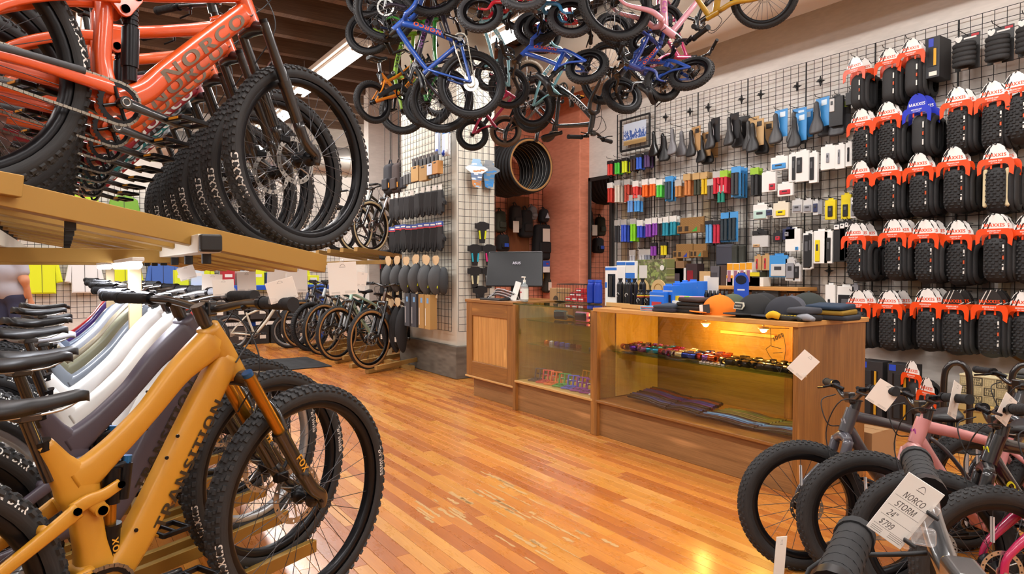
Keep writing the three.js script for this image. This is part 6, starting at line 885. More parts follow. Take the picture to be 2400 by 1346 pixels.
  // nature printed box with round wooden coasters
  { const [z0, y0, z1, y1] = [-4.014, 1.029, -3.676, 1.351], w = z1 - z0, h = y1 - CT, t = stand('printed_display_box', 'display box with a leafy green print and two round wooden badges', 'box', 3.95, (z0 + z1) / 2, CT); const tex = canvasTex(256, 320, (x, W, H) => { x.fillStyle = '#6a7040'; x.fillRect(0, 0, W, H); for (let i = 0; i < 260; i++) { x.fillStyle = ['#4f5a2c', '#8a9a50', '#a4b070', '#5a5038', '#8a8468'][i % 5]; x.beginPath(); x.ellipse(hash(i, 1) * W, hash(i, 2) * H, 6 + 14 * hash(i, 3), 3 + 8 * hash(i, 4), hash(i, 5) * 3, 0, 7); x.fill(); } x.fillStyle = '#d9d4d2'; x.fillRect(24, 40, 70, 90); }); obj('carton', uvFit(rbox(w, h, 0.09, 0, h / 2, -0.05, 0.002)), std(0xffffff, 0.5, 0, { map: tex }), t); for (const k of [-0.27, 0.27]) { obj('wood_badge', new THREE.CylinderGeometry(w * 0.23, w * 0.23, 0.01, 28).rotateX(Math.PI / 2).translate(w * k, h * 0.36, 0.004), M('#d2b27c', 0.6), t); obj('badge_ring', new THREE.TorusGeometry(w * 0.13, 0.004, 5, 24).translate(w * k, h * 0.36, 0.0095), M('#a4803f', 0.6), t); } obj('round_sticker', new THREE.CylinderGeometry(0.022, 0.022, 0.002, 18).rotateX(Math.PI / 2).translate(w * 0.36, h * 0.82, 0.0), MT.white, t); }
  // blue boxes
  const bb = (x, rect, label, look) => { const [z0, y0, z1, y1] = rect, w = z1 - z0, h = y1 - CT, t = stand('blue_tool_box', label, 'box', x, (z0 + z1) / 2, CT, TW, 'blue tool boxes on the counter'); obj('carton', rbox(w, h, 0.12, 0, h / 2, -0.06, 0.003), M('#1f6fd8', 0.42), t); obj('grey_stripe', box(w * 0.99, h * 0.06, 0.001, 0, h * 0.78, 0.0006), M('#b8bcc4', 0.5), t); if (look === 'window') obj('window', rbox(w * 0.66, h * 0.52, 0.004, 0, h * 0.36, 0.001, 0.001), M('#2c2428', 0.25), t); if (look === 'red') obj('red_panel', rbox(w * 0.66, h * 0.3, 0.004, 0, h * 0.3, 0.001, 0.001), M('#c2383a', 0.4), t); obj('hang_tab', rbox(w * 0.7, 0.016, 0.003, 0, h + 0.006, -0.01, 0.001), M('#2f80e4', 0.42), t); };
  bb(3.55, [-3.467, 1.002, -3.326, 1.109], 'small blue tool box with a red panel beside the short bottles', 'red'); bb(3.6, [-3.381, 1.004, -3.292, 1.154], 'blue tool box with a dark window, frontmost of its row', 'window'); bb(3.68, [-3.364, 1.009, -3.293, 1.172], 'blue tool box right behind the one with the dark window', ''); bb(3.78, [-3.381, 1.011, -3.31, 1.177], 'blue tool box third in its row', ''); bb(3.88, [-3.396, 1.014, -3.308, 1.182], 'blue tool box at the back end of its row', '');
  // note pads, stacks, lube display
  { const t = stand('sticky_note_pads', 'pink and yellow sticky note pads on a white box', 'note pads', 3.66, [-3.203, 1.065][0], CT + 0.07); [['#e6c21a', -0.08], ['#e79ab0', -0.03], ['#8fd43a', 0.015], ['#e79ab0', 0.06], ['#e9a6b8', 0.1]].forEach(([c, x]) => obj('pad', rbox(0.045, 0.034, 0.06, x, 0.017, 0, 0.002), M(c, 0.7), t)); const u = stand('white_box', 'low white box under the sticky note pads', 'box', 3.66, [-3.203, 1.065][0], CT); obj('carton', rbox(0.24, 0.07, 0.12, 0, 0.035, 0, 0.003), MT.white, u); obj('lid_line', box(0.24, 0.003, 0.001, 0, 0.05, 0.0605), M('#9a9894', 0.6), u); }
  { const t = stand('bottle_display', 'blue counter display of small black bottles with a round topped sign', 'display', 3.92, [-3.087, 1.093][0], CT); obj('tray', [rbox(0.36, 0.05, 0.12, 0, 0.025, 0, 0.003)], M('#26356c', 0.45), t); obj('tray_front', rbox(0.12, 0.04, 0.004, 0.13, 0.03, 0.062, 0.001), M('#1c3fb0', 0.4), t); const sh = new THREE.Shape(); sh.moveTo(-0.06, 0); sh.lineTo(0.06, 0); sh.lineTo(0.06, 0.16); sh.absarc(0, 0.16, 0.06, 0, Math.PI); sh.closePath(); obj('sign', extrude(sh, 0.006).translate(0.12, 0.05, -0.02), M('#1f4fc0', 0.4), t); obj('sign_badge', extrude((() => { const q = new THREE.Shape(); q.absellipse(0, 0, 0.045, 0.032, 0, Math.PI * 2); return q; })(), 0.003).translate(0.12, 0.22, -0.0155), M('#1a2030', 0.3), t); obj('lettering', textFlat('Rock Dust', 0.026, 0.1).translate(0.13, 0.03, 0.0645), MT.white, t); obj('sign_print', box(0.06, 0.01, 0.001, 0.12, 0.15, -0.0165), MT.white, t); for (let i = 0; i < 6; i++) obj('bottle', lathe([[0, 0], [0.016, 0], [0.017, 0.004], [0.017, 0.06], [0.01, 0.075], [0.01, 0.09], [0, 0.09]], 12).translate(-0.16 + i * 0.036, 0.05, 0.01), M('#18181b', 0.3), t); obj('price_card', [rbox(0.1, 0.13, 0.003, -0.15, 0.17, -0.05, 0.001)], MT.paper, t); }
  [[0, '#7fb4d8'], [1, '#6fa6cc']].forEach(([i, c]) => { const t = stand('blue_card_pack', i ? 'upper pale blue flat pack beside the dark wallet' : 'lower pale blue flat pack beside the dark wallet', 'pack', 3.46, [-3.33, 0.999][0], CT + i * 0.017, TW + i * 0.1); obj('sleeve', rbox(0.17, 0.016, 0.11, 0, 0.008, 0, 0.003), M(c, 0.5), t); obj('edge', rbox(0.15, 0.006, 0.002, 0, 0.008, 0.0555, 0.001), M('#d0584a', 0.5), t); });
  const cloth = (name, label, cat, rect, x, colors) => { const [z0, y0, z1, y1] = rect, w = z1 - z0, h = (y1 - CT) / colors.length, t = stand(name, label, cat, x, (z0 + z1) / 2, CT); colors.forEach((c, i) => obj('folded_layer', warp(rbox(w * (1 - i * 0.06), h * 1.02, 0.16, rr(-0.01, 0.01), h * (i + 0.5), 0, h * 0.45, 3), v => { v.y += 0.006 * Math.sin(v.x * 28 + i) * Math.sin(v.z * 20) * (v.y > h * (i + 0.5) ? 1 : 0.2); }), M(c, 0.9), t)); return t; };
  cloth('dark_wallet', 'dark cloth pouch lying flat beside the pale blue packs', 'pouch', [-3.282, 0.971, -3.089, 1.03], 3.47, ['#2b2833', '#3a4250']);
  cloth('folded_gloves', 'pile of folded dark brown gloves behind the orange cap', 'gloves', [-3.125, 0.977, -2.901, 1.079], 3.52, ['#221d1a', '#2d2622', '#241f1c', '#3a2c28']);
  // caps
  function cap(label, c, z, x, turn, o = {}) {
    const t = stand('baseball_cap', label, 'cap', x, z, CT, turn, 'caps on the counter'); const s = o.s ?? 1;
    obj('crown', warp(new THREE.SphereGeometry(0.1, 28, 14, 0, Math.PI * 2, 0, Math.PI / 2), v => { v.y *= 1.28; v.z *= 1.12; const k = v.y / 0.128; if (v.z > 0) v.z *= 1 + 0.12 * k; v.multiplyScalar(s); }), M(c, 0.9), t);
    obj('brim', warp(extrude((() => { const q = new THREE.Shape(); q.moveTo(-0.095, 0); q.bezierCurveTo(-0.1, 0.1, -0.06, 0.155, 0, 0.158); q.bezierCurveTo(0.06, 0.155, 0.1, 0.1, 0.095, 0); q.quadraticCurveTo(0, 0.09, -0.095, 0); return q; })(), 0.005, 0.001, 14).rotateX(Math.PI / 2), v => { v.z += 0.035; v.y += 0.008 - v.x * v.x * 0.8 * (o.curve ?? 0.6) + 0.012; v.multiplyScalar(s); }), M(o.brim ?? c, 0.85), t);
    obj('button', new THREE.SphereGeometry(0.008, 10, 6).translate(0, 0.129 * s, 0), M(c, 0.9), t);
    return t;
  }
  const oc = cap('bright orange cap with a swing tag on the counter edge', '#ea7a17', [-2.822, 0.978][0], 3.53, TW - 1.0); obj('swing_tag', rbox(0.075, 0.055, 0.002, 0, 0, 0, 0.0005).rotateZ(0.12).rotateY(0.75).translate(0.09, 0.04, 0.075), M('#2c2c2e', 0.6), oc); obj('tag_back', rbox(0.035, 0.055, 0.002, 0, 0, 0, 0.0005).rotateZ(0.12).rotateY(0.75).translate(0.055, 0.036, 0.11), MT.white, oc); obj('cap_lettering', textFlat('F7', 0.022).rotateY(0.0).translate(0.0, 0.07, 0.12), M('#3a2418', 0.8), oc);
  const bc = cap('black cap with a pale hexagon badge on the counter edge', '#242424', [-2.563, 0.981][0], 3.55, TW - 0.35, { s: 1.12, curve: 0.2 }); { const hx = shapeOf([[-0.055, 0], [-0.045, 0.022], [0.045, 0.022], [0.055, 0], [0.045, -0.022], [-0.045, -0.022]]); obj('badge', warp(extrude(hx, 0.004).rotateX(-0.25).translate(0, 0.07, 0.13), v => { v.z -= v.x * v.x * 4; }), M('#cfcbb8', 0.7), bc); obj('badge_inner', warp(extrude(shapeOf([[-0.045, 0], [-0.038, 0.015], [0.038, 0.015], [0.045, 0], [0.038, -0.015], [-0.038, -0.015]]), 0.004).rotateX(-0.25).translate(0, 0.07, 0.1318), v => { v.z -= v.x * v.x * 4; }), M('#2f2f2f', 0.7), bc); obj('badge_lettering', warp(textFlat('TRANSITION', 0.01, 0.066).rotateX(-0.25).translate(0, 0.07, 0.1345), v => { v.z -= v.x * v.x * 4; }), M('#cfcbb8', 0.7), bc); }
  cap('plain black cap behind the badge cap', '#1f2022', [-2.687, 1.038][0], 3.8, TW - 0.6, { s: 1.1 }); cap('dark navy cap with a stitched square patch', '#2b2c33', [-2.372, 0.985][0], 3.56, TW - 0.5, { s: 1.05, curve: 1 }); cap('camouflage green cap behind the orange one', '#4a5340', [-2.898, 1.03][0], 3.76, TW - 0.5); cap('grey cap behind the navy one', '#4d4f58', [-2.485, 1.047][0], 3.8, TW - 0.3, { s: 1.0 }); cap('dark green cap near the back corner of the counter', '#2a2f2c', [-2.446, 1.053][0], 3.92, TW - 0.9, { s: 1.15 });
  // gloves and socks
  cloth('folded_socks', 'folded mustard and navy socks at the corner of the counter', 'socks', [-2.308, 0.989, -2.049, 1.067], 3.72, ['#2a2c33', '#8a6a1c', '#1f3044']);
  cloth('glove_stack', 'folded black gloves beside the navy cap', 'gloves', [-2.29, 0.989, -2.146, 1.055], 3.5, ['#1f1f22', '#3f4148']);
  { const t = stand('work_glove', 'black and yellow work glove lying on the counter edge', 'glove', 3.43, [-2.279, 0.994][0], CT); obj('palm', rbox(0.12, 0.03, 0.07, 0, 0.016, 0, 0.013, 3), M('#2a2820', 0.8), t); for (let i = 0; i < 4; i++) obj('finger', sweep([[0.05, 0.016, -0.027 + i * 0.018], [0.09, 0.02, -0.028 + i * 0.019], [0.115, 0.012, -0.028 + i * 0.02]], [[0.009, 0.009], [0.009, 0.009], [0.006, 0.006]], 6, 8, 2, V3(0, 0, 1)), M('#2a2820', 0.8), t); obj('thumb', sweep([[-0.02, 0.02, 0.03], [-0.05, 0.034, 0.05], [-0.085, 0.02, 0.055]], [[0.02, 0.018], [0.024, 0.022], [0.016, 0.014]], 8, 10), M('#d6a812', 0.8), t); for (let i = 0; i < 6; i++) obj('yellow_stripe', rbox(0.012, 0.004, 0.01, -0.03 + i * 0.02, 0.031, 0.02, 0.001), M('#d6b41c', 0.7), t); }
  tag(obj('grey_mitt', [sweep([[0, 0.02, -0.05], [0, 0.025, 0], [0, 0.015, 0.045]], [[0.02, 0.018], [0.026, 0.022], [0.014, 0.012]], 10, 12, 2, V3(1, 0, 0))], M('#8d8e94', 0.8)), 'light grey rolled glove at the counter edge', 'glove').position.set(3.43, CT, [-2.152, 1.001][0]);
}
{ // shelf on the side wall and its goods
  const t = thing('wall_shelf', 'pale wooden shelf bracketed to the wire grid behind the counter', 'shelf', [0, 0, 0]); obj('board', boxUV(rspan(5.72, 6.04, 1.065, 1.1, -5.35, -3.68)), pine, t); for (const z of [-5.0, -4.3, -3.85]) obj('bracket', [rspan(5.8, 6.04, 1.04, 1.064, z, z + 0.02), rspan(6.02, 6.04, 0.85, 1.06, z, z + 0.02)], MT.blackMat, t); obj('edge_block', rspan(5.74, 5.78, 1.0, 1.064, -4.2, -3.9), M('#2a2825', 0.7), t);
  const G = 'boxes on the wall shelf', bx = (rect, c, label, o = {}) => { const x = 5.8, [z0, y0, z1, y1] = rect, w = z1 - z0, h = y1 - 1.1, u = thing('shelf_box', label, 'box', [x, 1.1, (z0 + z1) / 2], TW, G); obj('carton', rbox(w * 0.96, h, 0.12, 0, h / 2, -0.06, 0.003), M(c, 0.5), u); if (o.top) obj('top_band', rbox(w * 0.9, h * 0.28, 0.002, 0, h * 0.84, 0.001, 0.0005), M(o.top, 0.5), u); if (o.win) obj('window', rbox(w * 0.5, h * 0.5, 0.003, w * (o.wx ?? -0.1), h * 0.42, 0.001, 0.001), M(o.win, 0.3), u); };
  bx([-5.489, 1.12, -5.249, 1.401], '#9a7a4c', 'plain kraft box at the left end of the wall shelf'); bx([-5.396, 1.122, -5.092, 1.289], '#dcdad8', 'white box with a dark picture on the wall shelf', { win: '#4a4248' }); bx([-5.296, 1.28, -5.133, 1.366], '#8a6a4a', 'brown box standing behind the white one on the wall shelf');
  bx([-4.921, 1.134, -4.748, 1.252], '#c9a878', 'tan box with a white face on the wall shelf', { win: '#e6e2dc', wx: 0.15 }); bx([-4.77, 1.141, -4.625, 1.306], '#5d5c62', 'charcoal box on the wall shelf', { win: '#4a494e' }); bx([-4.651, 1.142, -4.553, 1.315], '#4a3832', 'dark brown bottle carton on the wall shelf');
  [[1705, '#efe9e0'], [1720, '#ece6dc'], [1735, '#efe9e0'], [1750, '#ece6dc']].forEach((q, i) => bx([[-4.552, 1.216, -4.473, 1.337], [-4.471, 1.216, -4.393, 1.336], [-4.392, 1.221, -4.316, 1.34], [-4.314, 1.222, -4.239, 1.344]][i], q[1], ['first', 'second', 'third', 'fourth'][i] + ' white tyre sealant carton with an orange top on the wall shelf', { top: '#eaa21c', win: '#a06a80' }));
  bx([-4.558, 1.144, -4.467, 1.212], '#efe9e0', 'small white carton with an orange tab on the wall shelf', { top: '#eaa21c' }); bx([-4.467, 1.146, -4.383, 1.213], '#efe9e0', 'second small white carton with an orange tab on the wall shelf', { top: '#eaa21c' }); bx([-4.418, 1.155, -4.315, 1.244], '#e2ded6', 'plain white carton beside the cable packs'); bx([-4.315, 1.191, -4.144, 1.244], '#3a3a26', 'stack of black and yellow cable packs on the wall shelf', { top: '#d9c81e' }); bx([-4.304, 1.143, -4.104, 1.193], '#e6e2d8', 'low white pack under the black and yellow ones');
  bx([-5.113, 1.131, -4.945, 1.336], '#3a2b2e', 'dark red and black carton on the wall shelf', { win: '#8a2430' });
}
// ---------------------------------------------------------------- end partition: gloves, pads and boxes on its long side
{
  const cell = 0.0835;
  const g1 = thing('wire_grid_panel', 'black wire grid carrying gloves on the long side of the partition', 'grid panel', [3.74, 0.55, -8.22], TW); obj('wires', gridPanel(1.42, 2.67, cell), MT.wireBlack, g1).userData.kind = 'stuff';
  const g2 = thing('wire_grid_panel', 'black wire grid on the narrow cream end of the partition', 'grid panel', [3.79, 0.55, -6.72], 0); obj('wires', gridPanel(0.5, 3.1, cell), MT.wireBlack, g2).userData.kind = 'stuff';
  const g3 = thing('wire_grid_panel', 'black wire grid on the brown alcove wall', 'grid panel', [4.34, 0.55, -7.97], 0); obj('wires', gridPanel(1.58, 2.67, cell), MT.wireBlack, g3).userData.kind = 'stuff';
  const gs = (() => { const s = new THREE.Shape(); s.moveTo(-0.035, 0); s.lineTo(0.035, 0); s.lineTo(0.042, -0.07); s.lineTo(0.066, -0.1); s.lineTo(0.062, -0.13); s.lineTo(0.044, -0.12); s.lineTo(0.042, -0.19); s.lineTo(0.024, -0.2); s.lineTo(0.022, -0.14); s.lineTo(0.018, -0.215); s.lineTo(0.0, -0.22); s.lineTo(-0.002, -0.14); s.lineTo(-0.006, -0.21); s.lineTo(-0.022, -0.212); s.lineTo(-0.024, -0.14); s.lineTo(-0.028, -0.185); s.lineTo(-0.044, -0.185); s.lineTo(-0.046, -0.08); s.closePath(); return s; })();
  const gg = extrude(gs, 0.028, 0.009), mk = (label, head, tone) => { const t = thing('cycling_gloves', label, 'gloves', [0, 0, 0], TW, 'cycling gloves on the partition'); obj('glove', gg.clone().scale(1.3, 1.3, 1).translate(0, -0.05, 0), M(tone, 0.85), t); if (head === 'race') { obj('header_card', rbox(0.11, 0.06, 0.006, 0, -0.02, 0.012, 0.001), M('#33509c', 0.5), t); obj('red_stripe', box(0.11, 0.014, 0.002, 0, -0.045, 0.0156), M('#c2323a', 0.5), t); obj('white_print', box(0.08, 0.018, 0.002, 0, -0.018, 0.0156), MT.white, t); } else obj('header_card', rbox(0.05, 0.06, 0.008, 0, -0.012, 0, 0.002), MT.white, t); obj('peg', rod([0, 0.01, -0.13], [0, 0.01, 0.01], 0.003, 5), MT.wireBlack, t); return t; };
  let a = mk('black cycling gloves with a small white tag, upper glove row', 'plain', '#2a2b2e'), b = mk('black cycling gloves under a blue and red header card', 'race', '#202124');
  for (let i = 0; i < 20; i++) { const f = i / 19, z = -8.2 + f * 1.42; (i ? dup(a) : a).position.set(3.62 - (i % 2) * 0.03, 2.24 + rr(-0.012, 0.012), z); }
  for (let i = 0; i < 18; i++) { const f = i / 17, z = -8.18 + f * 1.4; (i ? dup(b) : b).position.set(3.62 - (i % 2) * 0.03, 1.82 + rr(-0.012, 0.012), z); }
  scene.children.filter(o => o.name.startsWith('cycling_gloves')).forEach(o => o.rotation.y = TW + 0.35 + rr(-0.35, 0.35));
  // knee pads under tan cards
  const padG = warp(new THREE.SphereGeometry(0.5, 20, 16), v => { const y = v.y; v.x *= 0.17 * (1 - 0.35 * -y) ; v.z *= 0.15; v.y *= 0.36; v.z += 0.03 * Math.cos(y * 3); }), hex = extrude(shapeOf([[-0.085, 0.03], [-0.05, 0.06], [0.05, 0.06], [0.085, 0.03], [0.07, -0.02], [0, -0.06], [-0.07, -0.02]]), 0.004);
  const pad = thing('knee_pad_pair', 'grey knee pads hanging under a tan card on the partition', 'knee pads', [0, 0, 0], TW, 'knee pads on the partition'); obj('pad', padG.clone().translate(-0.015, -0.24, 0.02), M('#4a4d50', 0.9), pad); obj('pad', padG.clone().scale(0.9, 0.9, 0.9).translate(0.03, -0.25, -0.05), M('#3d4043', 0.9), pad); obj('card', hex.clone().translate(0, -0.02, 0.04), M('#cdb088', 0.8), pad); obj('cuff_label', rbox(0.05, 0.06, 0.01, -0.01, -0.42, 0.03, 0.002), M('#c9b48e', 0.8), pad); obj('yellow_mark', rbox(0.012, 0.03, 0.01, 0.055, -0.32, 0.05, 0.002), M('#c6cf1c', 0.6), pad);
  for (let i = 0; i < 11; i++) (i ? dup(pad) : pad).position.set(3.58 - (i % 2) * 0.05, 1.4 + rr(-0.015, 0.015), -8.16 + i * 0.135);
  const shin = thing('shin_guard_pair', 'long black shin guards under a tan card at the foot of the partition', 'shin guards', [0, 0, 0], TW, 'shin guards on the partition'); obj('guard', padG.clone().scale(0.85, 1.5, 1).translate(-0.05, -0.32, 0.02), M('#1d1e20', 0.85), shin); obj('guard', padG.clone().scale(0.8, 1.6, 1).translate(0.05, -0.36, 0), M('#242528', 0.85), shin); obj('card', hex.clone().translate(0, -0.02, 0.05), M('#cdb088', 0.8), shin); obj('label', rbox(0.05, 0.06, 0.004, 0.02, -0.48, 0.09, 0.001), MT.paper, shin); obj('yellow_mark', rbox(0.02, 0.04, 0.01, -0.07, -0.42, 0.07, 0.002), M('#c6cf1c', 0.6), shin);
  [[-8.1, 0.88], [-7.86, 0.86], [-7.66, 0.88]].forEach(([z, y], i) => (i ? dup(shin) : shin).position.set(3.5, y, z));
  [['slate grey', '#44464d', -7.45], ['dark slate', '#3c3e46', -7.26], ['kraft', '#a57f48', -7.06], ['pale kraft', '#ad884f', -6.9]].forEach(([n, c, z]) => { const t = thing('hanging_pad_box', n + ' upright pad box hanging low on the partition', 'box', [3.52, 0.98, z], TW, 'pad boxes on the partition'); obj('carton', rbox(0.14, 0.4, 0.09, 0, -0.2, 0, 0.003), M(c, 0.7), t); obj('blue_label', box(0.05, 0.06, 0.001, 0.01, -0.07, 0.0456), M('#6fa0d0', 0.5), t); obj('side_print', box(0.012, 0.2, 0.001, -0.045, -0.26, 0.0456), M('#d6d4d0', 0.6), t); });
  // upper accessories
  [[-7.511, 2.343, -7.309, 2.527, '#b8935a', 'tall kraft box of cables near the top of the partition'], [-7.287, 2.329, -7.083, 2.507, '#a8834c', 'second tall kraft box of cables near the top of the partition'], [-6.953, 2.372, -6.804, 2.52, '#c08a4c', 'orange kraft card near the top of the partition'], [-7.078, 2.375, -6.935, 2.506, '#c6d2e4', 'clear bag with blue parts near the top of the partition']].forEach(q => { const [z0, y0, z1, y1, c, label] = q, t = thing('hanging_box', label, 'box', [3.6, y1, (z0 + z1) / 2], TW); obj('carton', rbox(z1 - z0, y1 - y0, 0.07, 0, -(y1 - y0) / 2, 0, 0.003), M(c, 0.7), t); obj('hang_hole', rbox((z1 - z0) * 0.4, 0.02, 0.074, 0, -0.02, 0, 0.004), M('#4a4038', 0.8), t); });
  { const t0 = thing('brake_pad_pack', 'grey folded top brake pad pack in a row on the partition', 'package', [0, 0, 0], TW, 'brake pad packs on the partition'); obj('pack', rbox(0.07, 0.14, 0.02, 0, -0.1, 0, 0.003), M('#232427', 0.5), t0); obj('fold_top', rbox(0.075, 0.06, 0.008, 0, -0.02, 0.012, 0.002).rotateX(0.3), M('#63656a', 0.5), t0); for (let i = 0; i < 7; i++) (i ? dup(t0) : t0).position.set(3.58, 2.62, -7.45 + i * 0.1); }
  { const t0 = thing('cable_blister', 'small grey cable blister in the second accessory row', 'package', [0, 0, 0], TW, 'cable blisters on the partition'); obj('blister', rbox(0.06, 0.13, 0.03, 0, -0.08, 0, 0.008), M('#4c4e50', 0.4), t0); obj('tab', rbox(0.05, 0.03, 0.003, 0, -0.005, 0, 0.001), M('#8e9092', 0.5), t0); obj('peg', rod([0, 0.01, -0.15], [0, 0.01, 0.01], 0.003, 5), MT.wireBlack, t0); for (let i = 0; i < 12; i++) (i ? dup(t0) : t0).position.set(3.6, 2.48, -7.75 + i * 0.08); }
  [[1046, 315], [1064, 318], [1078, 320]].forEach((q, i) => { const [z, y] = [[-6.98, 2.867], [-6.812, 2.829], [-6.74, 2.827]][i], t = thing('hydration_bag', ['blue and clear drink bladder near the top of the partition', 'second blue and clear drink bladder beside the first', 'white and clear drink bladder beside the blue ones'][i], 'drink bladder', [3.66, y, z], TW, 'drink bladders on the partition'); obj('bag', rbox(0.1, 0.26, 0.03, 0, -0.13, 0, 0.014, 3), M(i === 2 ? '#d5d9dd' : '#b9c8e0', 0.3), t); obj('blue_cap', new THREE.SphereGeometry(0.035, 14, 10).scale(1, 1, 0.7).translate(0, -0.22, 0.01), M(i === 2 ? '#c9ccd0' : '#1f48c0', 0.35), t); obj('header', rbox(0.11, 0.05, 0.004, 0, 0.01, 0, 0.001), M('#2f76c0', 0.45), t); obj('peg', rod([0, 0.025, -0.12], [0, 0.025, 0.01], 0.004, 6), MT.wireBlack, t); });
  // cloth bags and packs further back on the same side
  [['#2c2c33', 3.852, 2.508, -8.18], ['#3a2e2c', 3.827, 2.518, -8.438], ['#27272d', 3.812, 2.533, -8.69]].forEach(([c, x, y, z], i) => { const t = thing('hanging_backpack', ['charcoal backpack hanging by the glove rack', 'brown black backpack beside the charcoal one', 'dark backpack behind the brown one'][i], 'backpack', [x, y, z], TW, 'backpacks behind the glove rack'); obj('sack', warp(rbox(0.26, 0.42, 0.14, 0, 0, 0, 0.06, 4), v => { v.x *= 1 + v.y * -0.3; }), M(c, 0.85), t); obj('pocket', rbox(0.18, 0.16, 0.05, 0, -0.08, 0.075, 0.02, 3), M(c, 0.8), t); obj('strap', wire([[-0.06, 0.2, 0], [0, 0.27, 0], [0.06, 0.2, 0]], 0.01, 12, 6), M(c, 0.8), t); obj('orange_tab', rbox(0.03, 0.07, 0.01, 0.1, -0.1, 0.07, 0.003), M('#d08a34', 0.6), t); const h = obj('hanging_strap', rod([0, 0.26, 0], [0, CEIL - 0.3 - y, 0], 0.006, 5), MT.wireBlack, t); });
}
{ // narrow cream end: mudguards and clip cards
  const z = -6.68, mg = (() => { const s = new THREE.Shape(); s.moveTo(-0.05, 0.05); s.lineTo(0.05, 0.05); s.lineTo(0.075, -0.02); s.lineTo(0.15, -0.05); s.lineTo(0.15, -0.07); s.lineTo(0.08, -0.11); s.lineTo(0.055, -0.26); s.quadraticCurveTo(0, -0.3, -0.055, -0.26); s.lineTo(-0.08, -0.11); s.lineTo(-0.15, -0.07); s.lineTo(-0.15, -0.05); s.lineTo(-0.075, -0.02); s.closePath(); return s; })();
  [[3.997, 2.502, 'sky'], [4.185, 2.508, 'grey']].forEach(([x, y, k], i) => { const t = thing('clip_on_mudguard', i ? 'grey and blue printed clip-on mudguard behind the sky print one' : 'clip-on mudguard printed with a sky and hills', 'mudguard', [x, y, i ? -6.69 : -6.66]); const tex = canvasTex(128, 160, (c, W, H) => { const g = i ? ['#8d9296', '#7f8890', '#4a82b4', '#3f8ad0'] : ['#9cc3e4', '#e8eef2', '#6f86a8', '#c98a54']; g.forEach((q, j) => { c.fillStyle = q; c.fillRect(0, j * 40, W, 42); }); for (let j = 0; j < 40; j++) { c.fillStyle = g[Math.floor(hash(j, 2) * 4)]; c.fillRect(hash(j, 1) * W, hash(j, 3) * H, 24, 8); } }); obj('sheet', uvFit(extrude(mg, 0.004)), std(0xffffff, 0.4, 0, { map: tex }), t); });
  [['yellow', '#cfd61a', 4.083, 1.78], ['cyan', '#22a6c0', 3.984, 1.514], ['pink', '#d02a78', 4.177, 1.517], ['cream', '#d6cfa8', 3.983, 1.255], ['grey', '#7d7f82', 4.177, 1.255], ['black', '#2a2a2c', 4.053, 1.03]].forEach(([n, c, x, y]) => { const t = thing('brake_clip_card', 'black card with two ' + n + ' brake lever grips on the cream partition end', 'package', [x, y, -6.68], 0, 'brake grip cards on the partition end'); obj('card', extrude(shapeOf([[-0.07, 0.03], [-0.1, 0.03], [-0.1, -0.03], [-0.06, -0.04], [-0.035, -0.2], [0.035, -0.2], [0.06, -0.04], [0.1, -0.03], [0.1, 0.03], [0.03, 0.05], [-0.03, 0.05]]), 0.006), M('#1f1f21', 0.5), t); for (const s of [-1, 1]) obj('lever_grip', rbox(0.02, 0.1, 0.014, s * 0.05, -0.1, 0.01, 0.005).rotateZ(s * -0.12), M(c, 0.5), t); });
}
